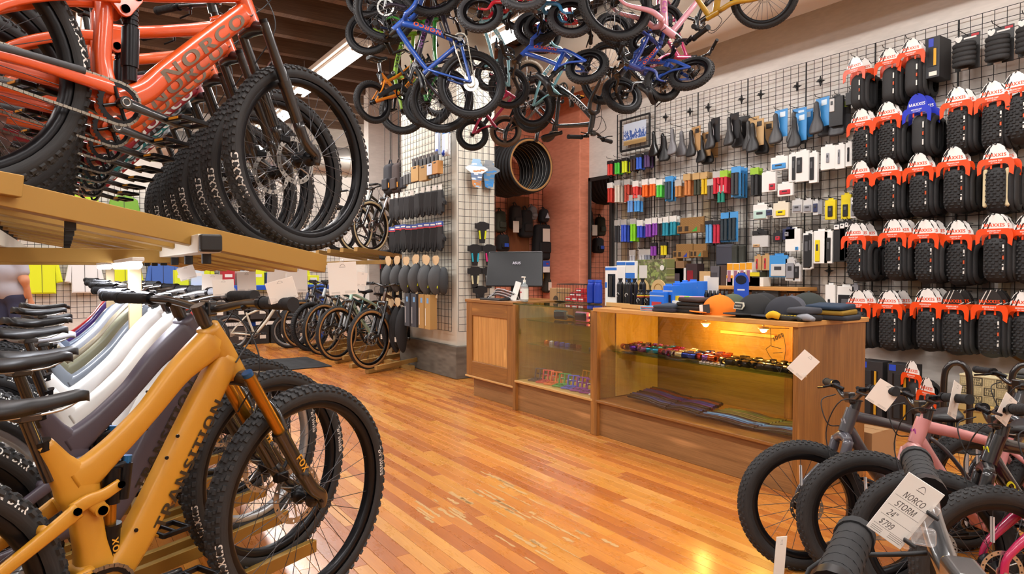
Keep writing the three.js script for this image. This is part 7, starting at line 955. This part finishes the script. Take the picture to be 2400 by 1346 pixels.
{ // alcove: hanging tyres, bags and papers
  const tp = tyreProfile(0.36, 0.06), prof = []; for (let i = 0; i <= 12; i++) { const f = -2.2 + 4.4 * i / 12; prof.push([tp.r(f), tp.z(f)]); }
  const tg = turnZ(lathe(prof, 60)), wallG = [-1, 1].map(s => { const q = []; for (let i = 0; i <= 6; i++) { const f = s * (1.25 + 0.95 * i / 6); q.push([tp.r(f), tp.z(f) + s * 0.0015]); } if (s < 0) q.reverse(); return turnZ(lathe(q, 60)); });
  const [cx, cy] = [5.114, 2.638];
  for (let i = 0; i < 10; i++) { const t = thing('tyre_coil', i === 0 ? 'foremost hanging tyre with tan sidewalls in the alcove' : 'black tyre in the stack hanging in the alcove', 'tyre', [cx, cy - (i % 3) * 0.006, -7.15 - i * 0.075], 0, i ? 'tyres hanging in the alcove' : undefined); obj('carcass', tg, MT.rubber, t); if (!i) obj('tan_sidewall', wallG, MT.tan, t); else obj('bead', new THREE.TorusGeometry(tp.r(2.2), 0.004, 5, 48), i === 5 ? MT.tan : M('#8a8a88', 0.5), t); }
  tag(obj('tyre_hook', [rod([cx, cy + 0.3, -8.0], [cx, cy + 0.3, -7.05], 0.012, 8), rod([cx, cy + 0.3, -7.05], [cx, cy + 0.34, -7.04], 0.012, 8)], MT.wireBlack), 'long black peg carrying the hanging tyres', 'hook');
  const bag = (px, c, w, h, label, o = {}) => { const [x, y] = px, t = thing('hanging_bag', label, 'bag', [x, y, -7.86], 0, 'bags hanging in the alcove'); obj('sack', warp(rbox(w, h, 0.14, 0, 0, 0, 0.05, 4), v => { v.x *= 1 - v.y / h * 0.25; }), M(c, 0.85), t); obj('flap', rbox(w * 0.7, h * 0.3, 0.05, 0, -h * 0.15, 0.07, 0.02, 3), M(c, 0.75), t); obj('strap', wire([[-w * 0.2, h * 0.45, 0], [0, h * 0.65, -0.03], [w * 0.2, h * 0.45, 0]], 0.008, 12, 6), M(c, 0.8), t); obj('peg', rod([0, h * 0.62, -0.14], [0, h * 0.62, 0], 0.004, 5), MT.wireBlack, t); if (o.tag) obj('paper_tag', rbox(o.tag[0], o.tag[1], 0.003, o.tag[2] ?? 0, o.tag[3] ?? 0, 0.105, 0.001), o.tm ?? MT.paper, t); if (o.mark) obj('pale_triangle', new THREE.ShapeGeometry(shapeOf([[-0.04, -0.04], [0.04, -0.04], [0, 0.04]])).translate(0, 0, 0.1), M('#b9c3d0', 0.5), t); };
  bag([5.099, 1.941], '#2e2f22', 0.16, 0.3, 'olive black bag at the left of the alcove'); bag([5.142, 1.643], '#1c1c1e', 0.18, 0.24, 'black bag with a blue label in the alcove', { tag: [0.07, 0.05, 0, -0.03], tm: M('#2a4fb8', 0.5) }); bag([5.36, 2.012], '#2b2828', 0.17, 0.34, 'dark bag with an orange cord in the alcove', { tag: [0.1, 0.16, -0.06, -0.14] }); bag([5.539, 1.928], '#1e1e20', 0.2, 0.4, 'black tool bag in the middle of the alcove'); bag([5.652, 2.086], '#77787c', 0.13, 0.2, 'light grey saddle bag in the alcove'); bag([5.861, 2.059], '#26272c', 0.13, 0.2, 'dark pouch with a pale triangle in the alcove', { mark: 1 }); bag([6.002, 2.065], '#26272c', 0.13, 0.2, 'second dark pouch with a pale triangle beside the pillar', { mark: 1 });
  bag([5.863, 1.669], '#1f1f22', 0.36, 0.52, 'large black pannier backpack with a white sheet', { tag: [0.13, 0.19, -0.03, 0.1] }); bag([5.769, 1.22], '#a07c1c', 0.12, 0.3, 'mustard yellow bag beside the monitor'); bag([5.972, 1.125], '#3a352c', 0.22, 0.4, 'dark striped bag low in the alcove', { tag: [0.08, 0.12, -0.06, -0.1] });
  { const [x0, y0] = [5.285, 1.221], [x1, y1] = [5.667, 2.33]; tag(obj('bag_board', boxUV(rspan(x0, x1, y0, y1, -7.962, -7.948, 0.002), 1, true), std(0xffffff, 0.6, 0, { map: woodTex([104, 60, 30], [140, 86, 46], 71) })), 'brown wooden board behind the bags in the alcove', 'board'); }
  const p = thing('printed_leaflet', 'blue and white printed leaflet hanging below the pannier', 'leaflet', [5.789, 1.313, -7.7]); obj('sheet', rbox(0.13, 0.17, 0.003, 0, 0, 0, 0.001), MT.white, p); obj('blue_print', rbox(0.13, 0.085, 0.002, 0, 0.04, 0.0016, 0.0005), M('#2f55b4', 0.5), p); obj('red_print', box(0.04, 0.02, 0.001, 0.02, 0.04, 0.003), M('#b5303a', 0.5), p); obj('hang_wire', rod([0, 0.085, 0], [0, 0.12, -0.26], 0.002, 4), MT.wireBlack, p);
}
// ---------------------------------------------------------------- floor goods behind the children's bikes
{
  const sb = thing('shoe_box', 'patterned shoe box with square black emblems under a shoe', 'box', [5.7, 0.28, -1.93], TW); const tex = canvasTex(256, 96, (x, W, H) => { x.fillStyle = '#b8a97e'; x.fillRect(0, 0, W, H); for (let i = 0; i < 8; i++) for (let j = 0; j < 3; j++) { const d = (i + j) % 2; x.strokeStyle = d ? '#2a2418' : '#8f8260'; x.lineWidth = 3; x.strokeRect(i * 32 + 3, j * 32 + 3, 26, 26); x.fillStyle = d ? '#2a2418' : '#9d906a'; x.font = 'bold 12px sans-serif'; x.fillText('FM', i * 32 + 6, j * 32 + 15); x.fillText('TEN', i * 32 + 5, j * 32 + 26); } }); obj('carton', uvFit(rbox(0.62, 0.2, 0.3, 0, 0.1, 0, 0.003)), std(0xffffff, 0.7, 0, { map: tex }), sb); obj('lid', rbox(0.625, 0.012, 0.305, 0, 0.206, 0, 0.003), M('#cfc29a', 0.7), sb);
  [['#a8894a', 0.0], ['#b5964f', 0.14]].forEach(([c, y], i) => { const t = thing('kraft_carton', ['lower', 'upper'][i] + ' kraft carton of the stack under the shoe box', 'box', [5.68, y, -1.92], TW, 'kraft cartons by the side wall'); obj('carton', rbox(0.66, 0.14, 0.36, 0, 0.07, 0, 0.003), M(c, 0.75), t); obj('lid', rbox(0.67, 0.045, 0.37, 0, 0.1174, 0, 0.003), M('#c0a468', 0.75), t); });
  const sh = thing('cycling_shoe', 'grey and black cycling shoe standing on the patterned box', 'shoe', [5.68, 0.492, -1.82], TW); obj('sole', rbox(0.28, 0.028, 0.1, 0, 0.014, 0, 0.012, 3), M('#2a2a2c', 0.6), sh); obj('upper', warp(rbox(0.26, 0.09, 0.09, 0, 0.07, 0, 0.035, 4), v => { const k = (v.x + 0.13) / 0.26; v.y = 0.028 + (v.y - 0.028) * (0.45 + 0.75 * k); }), M('#5b5c5e', 0.8), sh); obj('collar', warp(rbox(0.1, 0.05, 0.08, 0.07, 0.13, 0, 0.02, 3), v => v), M('#38393b', 0.8), sh); for (let i = 0; i < 4; i++) obj('lace', rod([-0.05 + i * 0.028, 0.085 + i * 0.012, -0.028], [-0.045 + i * 0.028, 0.085 + i * 0.012, 0.028], 0.004, 6), M('#1c1c1e', 0.8), sh);
  const tb = (x, z, y, label) => { const t = thing('upright_tyre_box', label, 'box', [x, y, z], TW, 'black tyre boxes stacked by the counter end'); obj('carton', rbox(0.2, 0.244, 0.16, 0, 0.122, 0, 0.003), M('#29282a', 0.55), t); obj('window', rbox(0.12, 0.13, 0.003, 0.0, 0.1, 0.081, 0.001), M('#151516', 0.3), t); obj('tyre_slice', rbox(0.05, 0.125, 0.006, -0.02, 0.1, 0.082, 0.006), MT.rubberLite, t); obj('yellow_slice', rbox(0.02, 0.125, 0.006, 0.04, 0.1, 0.082, 0.004), M('#c08e1c', 0.5), t); obj('blue_label', box(0.055, 0.05, 0.002, -0.06, 0.21, 0.081), M('#2344b4', 0.45), t); };
  let n = 0; for (const [z, rows] of [[-3.2, 2], [-2.98, 2], [-2.74, 2]]) for (let r = 0; r < rows; r++) tb(5.78, z, r * 0.245, ['lower', 'upper'][r] + ' black tyre box in the ' + ['first', 'second', 'third'][n++ >> 1] + ' column beside the counter end');
  const hoopM = MT.blackGloss; [[5.171, -2.104], [5.435, -1.792]].forEach(([x, z], i) => { const t = thing('hoop_stand', i ? 'black hoop bike stand beside the shoe boxes' : 'black hoop bike stand in front of the stained wall', 'stand', [x, 0, z], TW + 0.4, 'hoop bike stands'); obj('hoop', wire([[-0.075, 0.02, 0], [-0.075, 0.48, 0], [-0.05, 0.59, 0], [0, 0.62, 0], [0.05, 0.59, 0], [0.075, 0.48, 0], [0.075, 0.02, 0]], 0.022, 40, 10), hoopM, t); obj('foot_plate', rbox(0.3, 0.02, 0.16, 0, 0.01, 0, 0.004), MT.blackMat, t); });
  // loose tyre packs on the floor boxes
  const src = scene.children.find(o => o.name === 'tyre_pack_004') ?? scene.children.find(o => o.name.startsWith('tyre_pack'));
  dup(src, [5.72, 0.52, -2.6], TW - 0.4, 'tyre pack leaning on the black tyre boxes below the tyre wall', 'tyre packs below the tyre wall'); dup(src, [5.45, 0.44, -2.36], TW - 0.5, 'tyre pack lying low in front of the black tyre boxes', 'tyre packs below the tyre wall');
  tag(obj('floor_carton', [rbox(0.3, 0.24, 0.24, 0, 0.12, 0, 0.003), rbox(0.05, 0.002, 0.25, 0, 0.241, 0, 0.001)], MT.cardboard), 'plain cardboard carton on the floor by the counter end', 'box').position.set(4.35, 0, -2.3);
  // stained plaster patches below the grid
  const st = thing('wall_stains', 'brown worn patches on the wall below the tyre grid', 'stain', [0, 0, 0]); for (let i = 0; i < 9; i++) { const q = new THREE.Shape(), z = -2.9 + i * 0.17, y = 0.72 + 0.14 * hash(i, 4), w = 0.05 + 0.07 * hash(i, 5), h = 0.08 + 0.12 * hash(i, 6); for (let k = 0; k <= 14; k++) { const a = k / 14 * 6.2832, r = 0.75 + 0.4 * hash(i, k + 20); k ? q.lineTo(w * r * Math.cos(a), h * r * Math.sin(a)) : q.moveTo(w * r, 0); } obj('stain', extrude(q, 0.001).rotateY(TW).translate(6.0985, y, z), M(['#a67c48', '#b08a58', '#9a744a'][i % 3], 0.9), st); }
}
// ---------------------------------------------------------------- far end of the shop
{
  const bm = M('#1f55c0', 0.45), wbn = thing('blue_workbench', 'long bright blue workbench at the far end of the shop', 'workbench', [2.7, 0, -12.2]); obj('top', rbox(2.6, 0.08, 0.7, 0, 0.96, 0, 0.006), bm, wbn); for (const x of [-1.2, 0, 1.2]) obj('leg', rbox(0.08, 0.92, 0.5, x, 0.46, 0, 0.004), bm, wbn); obj('shelf', rbox(2.4, 0.05, 0.6, 0, 0.4, 0, 0.004), M('#2a2a2e', 0.6), wbn);
  for (let i = 0; i < 12; i++) { const t = thing('parts_carton', 'small dark parts carton stacked under the blue workbench', 'box', [1.75 + (i % 6) * 0.34, i < 6 ? 0.0 : 0.425, -11.95], 0, 'cartons under the workbench'); obj('carton', rbox(0.3, 0.3, 0.3, 0, 0.15, 0, 0.004), M(pick(['#2b2624', '#3a3230', '#231f1e']), 0.7), t); obj('label', box(0.1, 0.06, 0.002, 0.05, 0.12, 0.151), MT.paper, t); }
  const cols = ['#d6e01a', '#c9d8e0', '#2a2a2e', '#b02028', '#e6e4de', '#e0e81e', '#2f4f9c', '#efece4', '#c02830', '#dfe01e'];
  for (let i = 0; i < 10; i++) { const t = thing('bench_box', ['yellow', 'pale', 'black', 'red', 'white', 'lime', 'navy', 'cream', 'scarlet', 'acid yellow'][i] + ' box standing on the blue workbench', 'box', [1.6 + i * 0.24, 1.0, -12.1], 0, 'boxes on the workbench'); const h = 0.16 + 0.2 * hash(i, 9); obj('carton', rbox(0.2, h, 0.2, 0, h / 2, 0, 0.004), M(cols[i], 0.55), t); obj('label', box(0.12, 0.05, 0.002, 0, h * 0.6, 0.101), MT.paper, t); }
  // grid with jackets on the back wall
  const g = thing('wire_grid_panel', 'black wire grid with bright jackets on the far back wall', 'grid panel', [-0.6, 0.4, ZB + 0.05], 0); obj('wires', gridPanel(5.6, 2.4, 0.1, 0.004), MT.wireBlack, g).userData.kind = 'stuff';
  const jk = (() => { const s = new THREE.Shape(); s.moveTo(-0.08, 0.03); s.lineTo(0.08, 0.03); s.lineTo(0.22, -0.06); s.lineTo(0.3, -0.5); s.lineTo(0.2, -0.52); s.lineTo(0.19, -0.25); s.lineTo(0.2, -0.7); s.lineTo(-0.2, -0.7); s.lineTo(-0.19, -0.25); s.lineTo(-0.2, -0.52); s.lineTo(-0.3, -0.5); s.lineTo(-0.22, -0.06); s.closePath(); return s; })(), jg = extrude(jk, 0.1, 0.03);
  const jc = [['acid yellow', '#d4e018'], ['white', '#dfe2e4'], ['acid yellow', '#d4e018'], ['blue', '#3f66b4'], ['acid yellow', '#d0dc14'], ['grey', '#8a8d92'], ['lime', '#b4d81c'], ['acid yellow', '#d4e018'], ['black', '#232327'], ['lime', '#a8d01c'], ['green', '#6a9a30'], ['green', '#5f9030']];
  jc.forEach(([n, c], i) => { const t = thing('hanging_jacket', n + ' cycling jacket on the far back wall grid', 'jacket', [-0.3 + (i % 8) * 0.62, i < 8 ? 1.55 : 2.6, ZB + 0.16], 0, 'jackets on the far back wall'); obj('jacket', jg, M(c, 0.7), t); obj('zip', box(0.008, 0.7, 0.004, 0, -0.33, 0.051), M('#2a2a2c', 0.6), t); obj('collar', rbox(0.16, 0.05, 0.09, 0, 0.03, 0, 0.02, 3), M(c, 0.65), t); obj('hanger', rod([0, 0.03, -0.16], [0, 0.03, 0], 0.006, 5), MT.wireBlack, t); });
  const ac = thing('air_conditioner', 'white wall mounted air unit below the silver duct', 'air unit', [2.2, 2.45, -12.9]); obj('case', rbox(0.9, 0.55, 0.35, 0, 0.27, 0, 0.03, 3), MT.white, ac); for (let i = 0; i < 5; i++) obj('louvre', rbox(0.8, 0.02, 0.01, 0, 0.08 + i * 0.035, 0.178, 0.003), M('#b9b7b2', 0.5), ac); for (const x of [-0.4, 0.4]) obj('hanger', rod([x, 0.54, 0], [x, CEIL - 2.45, 0], 0.008, 6), MT.steel, ac);
  tag(obj('floor_mat', boxUV(rspan(1.5, 2.9, 0.001, 0.012, -9.6, -8.5, 0.004)), std(0x3a3b3e, 0.95, 0, { map: noiseTex([150, 150, 152], 60, 61, 64) })), 'dark grey ribbed mat lying in the far aisle', 'mat');
  const rb = tmpl('far_kid', () => hardtailT({ k: 0.8, R: 0.28, rigid: true, style: 'kid' })); makeBike(rb, { frame: paint('#b8181e'), rim: MT.alu }, 'small_red_bike', 'small bright red bike in front of the blue workbench', undefined, { pos: [1.3, 0, -10.9], head: 110 }); makeBike(rb, { frame: paint('#c9c2b0'), rim: MT.alu, wall: MT.cream }, 'small_cream_bike', 'small cream bike with pale rims by the far mat', undefined, { pos: [2.5, 0, -11.0], head: 100 });
  // partition behind the high rack with dark trousers
  const dw = struct('wall_inner', shellWhite(span(4.3, XW, 0, CEIL, -10.9, -10.7)), plaster);
  for (let i = 0; i < 5; i++) { const t = thing('hanging_trousers', 'black riding trousers with a red mark hanging behind the racks', 'trousers', [3.95 + i * 0.22, 1.55, -9.2 - i * 0.25], TW, 'riding trousers behind the racks'); obj('legs', [warp(rbox(0.14, 0.72, 0.07, -0.08, -0.4, 0, 0.03, 3), v => v), rbox(0.14, 0.72, 0.07, 0.08, -0.4, 0, 0.03, 3), rbox(0.32, 0.14, 0.09, 0, -0.06, 0, 0.03, 3)], M('#1f1f23', 0.85), t); obj('red_mark', rbox(0.03, 0.14, 0.004, -0.1, -0.2, 0.036, 0.001), M('#b5242e', 0.6), t); obj('hanger', wire([[-0.14, 0.01, 0], [0, 0.07, 0], [0.14, 0.01, 0]], 0.006, 10, 5), MT.steel, t); obj('rail_drop', rod([0, 0.07, 0], [0, CEIL - 0.3 - 1.55, 0], 0.004, 5), MT.wireBlack, t); }
}
// ---------------------------------------------------------------- price cards
{
  const cardTex2 = (lines, bg, ink) => canvasTex(200, 260, (x, W, H) => { x.fillStyle = bg; x.fillRect(0, 0, W, H); x.strokeStyle = ink; x.lineWidth = 2; x.beginPath(); x.moveTo(86, 34); x.quadraticCurveTo(100, 6, 116, 24); x.lineTo(122, 34); x.moveTo(80, 40); x.lineTo(124, 40); x.stroke(); if (lines) { x.fillStyle = ink; x.font = 'italic 34px sans-serif'; lines.forEach((t, i) => { x.fillText(t, 44 - i * 4, 88 + i * 44); x.fillRect(14, 94 + i * 44, 172, 1); }); } else { x.globalAlpha = 0.6; for (let i = 0; i < 9; i++) x.fillRect(26, 78 + i * 15, 90 + 60 * hash(i, 8), 2); } x.globalAlpha = 0.6; x.fillStyle = ink; for (let i = 0; i < 3; i++) { x.fillRect(16, 236 + i * 7, 60, 2); x.fillRect(110, 232 + i * 7, 74, 2); } });
  const printed = std(0xffffff, 0.7, 0, { map: cardTex2(null, '#e6ded4', '#4a443f') }), hand = std(0xffffff, 0.6, 0, { map: cardTex2(['NORCO', 'STORM', '24"', '$799'], '#f2efe8', '#2c2824') });
  const card = (P, w, h, roll, label, hold, mat = printed, yaw = 0) => { const t = thing('price_card', label, 'price card', P, Math.atan2(-P[0], -P[2]) + yaw, 'price cards on the bikes'); obj('card', uvFit(rbox(w, h, 0.0012, 0, 0, 0, 0.0004)).rotateZ(roll), mat, t); const hp = V3(hold[0], hold[1], hold[2]).applyAxisAngle(V3(0, 0, 1), roll); obj('clear_clip', [rbox(0.02, 0.016, 0.012, hp.x, hp.y, 0, 0.004)], MT.clear, t); return t; };
  card([0.958, 1.233, -2.671], 0.115, 0.135, 0.06, 'large price card with red print hanging at the raised rack end', [0, 0.07, 0]);
  card([0.468, 1.216, -1.758], 0.07, 0.056, 0.28, 'price card clipped to the bar of the mustard yellow bike', [-0.03, -0.02, 0]);
  card([0.419, 1.213, -2.249], 0.062, 0.05, 0.05, 'white price card on the plum bike', [0, -0.026, 0]); card([0.464, 1.222, -2.702], 0.07, 0.06, -0.03, 'white price card on the first white bike', [0, -0.03, 0]);
  card([0.777, 1.209, -3.576], 0.09, 0.1, 0.03, 'price card below the second orange bike', [0, 0.05, 0]); card([1.01, 1.226, -3.902], 0.1, 0.12, -0.05, 'price card below the third orange bike', [0, 0.06, 0]); card([0.961, 1.221, -3.332], 0.1, 0.13, 0.02, 'price card below the crimson bike', [0, 0.06, 0]); card([0.463, 1.255, -3.307], 0.07, 0.06, 0.3, 'tilted price card above the steel grey bike', [0, -0.03, 0]);
  card([2.977, 1.157, -7.642], 0.12, 0.16, -0.15, 'small white price card on the mint green bike', [0, 0.08, 0]);
  card([2.502, 0.88, -1.582], 0.075, 0.105, -0.7, 'price card on the bar of the charcoal children bike', [0.03, -0.03, 0]); card([2.649, 0.78, -1.335], 0.085, 0.1, -0.55, 'price card on the bar of the pale pink bike', [0.03, 0.02, 0]); card([2.715, 0.79, -1.11], 0.075, 0.13, -0.4, 'white price card turned edge on at the black bike bar', [0.03, 0, 0], printed, 1.2); card([2.695, 0.787, -0.942], 0.07, 0.1, -0.6, 'price card in a clear sleeve by the dark bike', [0.03, 0, 0], printed, 1.0);
  const big = card([0.647, 1.045, -0.305], 0.033, 0.067, -0.54, 'hand-written price card reading NORCO STORM 24" $799', [0.024, -0.01, 0], hand); obj('clip_strip', rbox(0.008, 0.05, 0.005, 0, 0, 0, 0.002).translate(0.0175, -0.004, 0.002).rotateZ(-0.55), MT.clear, big); obj('zip_tie', [rbox(0.011, 0.003, 0.008, 0.0185, 0.012, 0.002, 0.001), rbox(0.011, 0.003, 0.008, 0.0185, -0.022, 0.002, 0.001)].map(g => g.rotateZ(-0.55)), MT.blackMat, big).userData.kind = 'stuff';
  card([0.842, 0.854, -0.565], 0.02, 0.07, -0.1, 'white price card turned away at the near black bar', [0, -0.03, 0], printed, 0.8);
}
// ---------------------------------------------------------------- the two near bars
{
  const T = tmpl('k24near', () => hardtailT({ k: 0.9, R: 0.3, w: 0.055, style: 'trail', rigid: true, fz: 0.055, hy: 1.05, half: 0.31, rise: 0.03, up: 0.04, sy: 0.86, spokes: 24, gripR: 0.0165, levers: false }));
  const near = (P, ang, label, pal) => { const h = (ang - 90) * Math.PI / 180, r = [Math.sin(ang * Math.PI / 180), -Math.cos(ang * Math.PI / 180)], f = [Math.sin(h), -Math.cos(h)], bx = 0.334 - 0.035, C = [P[0] - r[0] * 0.31 - f[0] * bx, P[2] - r[1] * 0.31 - f[1] * bx]; return makeBike(T, pal, 'childrens_bike', label, "children's bikes nearest the lens", { pos: [C[0], P[1] - (0.945 + 0.04 + 0.0315), C[1]], head: ang - 90 }); };
  near([0.911, 1.022, -0.416], 52, "black children's bike carrying the hand-written price card", { frame: MT.blackGloss, lettering: M('#8a8a8a', 0.5) });
  near([0.647, 1.005, -0.352], 60, "black children's bike whose plain round grip points up beside the price card bike", { frame: MT.blackGloss, lettering: M('#8a8a8a', 0.5) });
}
// ---------------------------------------------------------------- a person standing behind the racks
{
  const { MarchingCubes } = await import('three/addons/objects/MarchingCubes.js');
  const cap = (p, a, b, ra, rb) => { const bx = b[0] - a[0], by = b[1] - a[1], bz = b[2] - a[2], px = p[0] - a[0], py = p[1] - a[1], pz = p[2] - a[2]; let t = (px * bx + py * by + pz * bz) / (bx * bx + by * by + bz * bz); t = t < 0 ? 0 : t > 1 ? 1 : t; return Math.hypot(px - bx * t, py - by * t, pz - bz * t) - (ra + (rb - ra) * t); };
  const smin = (a, b, k) => { const h = Math.max(k - Math.abs(a - b), 0) / k; return Math.min(a, b) - h * h * k * 0.25; };
  function mesh(bones, c, half, res, k, inflate = 0) {
    const mc = new MarchingCubes(res, new THREE.MeshBasicMaterial(), false, false, 200000); mc.isolation = 0; const f = mc.field, n = res;
    for (let z = 0; z < n; z++) for (let y = 0; y < n; y++) for (let x = 0; x < n; x++) { const p = [c[0] + (x / n * 2 - 1) * half, c[1] + (y / n * 2 - 1) * half, c[2] + (z / n * 2 - 1) * half]; let d = 9; for (const q of bones) d = smin(d, cap(p, q[0], q[1], q[2], q[3]), k); f[x + y * n + z * n * n] = -(d - inflate); }
    mc.update(); const cnt = mc.count, g = new THREE.BufferGeometry(); g.setAttribute('position', new THREE.BufferAttribute(mc.positionArray.slice(0, cnt * 3), 3)); g.setAttribute('normal', new THREE.BufferAttribute(mc.normalArray.slice(0, cnt * 3), 3)); g.scale(half, half, half).translate(...c); return g;
  }
  const legs = [-1, 1].flatMap(s => [[[s * 0.09, 0.92, 0], [s * 0.1, 0.5, 0.01], 0.09, 0.06], [[s * 0.1, 0.5, 0.01], [s * 0.11, 0.1, -0.02], 0.058, 0.04]]), hips = [[[-0.08, 0.95, 0], [0.08, 0.95, 0], 0.11, 0.11]];
  const trunk = [[[0, 1.0, 0], [0, 1.22, 0.01], 0.12, 0.125], [[-0.08, 1.22, 0], [0.08, 1.22, 0], 0.12, 0.12], [[-0.13, 1.4, 0], [0.13, 1.4, 0], 0.075, 0.075]], upper = [-1, 1].map(s => [[s * 0.18, 1.4, 0], [s * 0.24, 1.13, -0.02], 0.055, 0.043]), fore = [-1, 1].map(s => [[s * 0.24, 1.13, -0.02], [s * 0.24, 0.9, 0.06], 0.042, 0.028]), neck = [[[0, 1.42, 0], [0, 1.54, 0.02], 0.055, 0.052]], feet = [-1, 1].map(s => [[s * 0.11, 0.05, -0.05], [s * 0.12, 0.035, 0.12], 0.045, 0.035]);
  const head = [[[0, 1.66, 0.0], [0, 1.64, 0.03], 0.095, 0.085], [[0, 1.58, 0.05], [0, 1.56, 0.06], 0.055, 0.045], [[0, 1.62, 0.11], [0, 1.6, 0.125], 0.013, 0.016], [[-0.085, 1.62, 0.01], [-0.09, 1.64, 0.0], 0.018, 0.018], [[0.085, 1.62, 0.01], [0.09, 1.64, 0.0], 0.018, 0.018]];
  const handB = s => { const w = [s * 0.24, 0.9, 0.06], b = [[w, [s * 0.238, 0.83, 0.075], 0.026, 0.033]]; [[0.03, 0.072], [0.01, 0.082], [-0.01, 0.077], [-0.03, 0.06]].forEach(([dz, L]) => { b.push([[s * 0.236, 0.825, 0.075 + dz], [s * 0.23, 0.825 - L * 0.55, 0.085 + dz], 0.0095, 0.0085], [[s * 0.23, 0.825 - L * 0.55, 0.085 + dz], [s * 0.218, 0.825 - L, 0.085 + dz * 0.9], 0.0085, 0.007]); }); b.push([[s * 0.238, 0.875, 0.09], [s * 0.228, 0.84, 0.122], 0.012, 0.01], [[s * 0.228, 0.84, 0.122], [s * 0.218, 0.81, 0.128], 0.01, 0.008]); return b; };
  const skin = M('#b9805f', 0.6), person = thing('person', 'person in a grey t-shirt and dark jeans standing behind the bike racks', 'person', [-0.575, 1.171, -10.761].map((v, i) => i === 1 ? 0 : v), 2.4);
  const body = [mesh([...legs, ...hips, ...trunk, ...upper, ...fore, ...neck], [0, 0.8, 0], 0.86, 96, 0.06), mesh(head, [0, 1.62, 0.02], 0.16, 80, 0.03), ...[-1, 1].map(s => mesh(handB(s), [s * 0.235, 0.82, 0.08], 0.12, 64, 0.012))];
  obj('body', body, skin, person); obj('t_shirt', mesh([...trunk, [[-0.08, 0.98, 0], [0.08, 0.98, 0], 0.12, 0.12], ...[-1, 1].map(s => [[s * 0.17, 1.4, 0], [s * 0.22, 1.24, -0.01], 0.058, 0.055])], [0, 1.2, 0], 0.42, 80, 0.06, 0.012), M('#9b98a0', 0.85), person); obj('jeans', mesh([...legs, ...hips], [0, 0.52, 0], 0.56, 84, 0.05, 0.012), M('#2c3350', 0.85), person); for (const s of [-1, 1]) obj('shoe', sweep([[s * 0.11, 0.05, -0.09], [s * 0.112, 0.05, 0.0], [s * 0.118, 0.035, 0.15]], [[0.04, 0.05], [0.046, 0.052], [0.04, 0.035]], 10, 12, 2.6, V3(1, 0, 0)), M('#222225', 0.7), person);
  obj('hair', new THREE.SphereGeometry(0.108, 24, 14, 0, 7, 0, 1.75).rotateX(-0.45).translate(0, 1.665, 0.0), M('#2e2219', 0.8), person); for (const s of [-1, 1]) obj('eye', new THREE.SphereGeometry(0.011, 10, 8).translate(s * 0.034, 1.645, 0.108), M('#e8e4de', 0.3), person); obj('mouth', rbox(0.04, 0.008, 0.006, 0, 1.575, 0.103, 0.003), M('#9c5a4c', 0.5), person);
}

renderer.render(scene, camera);
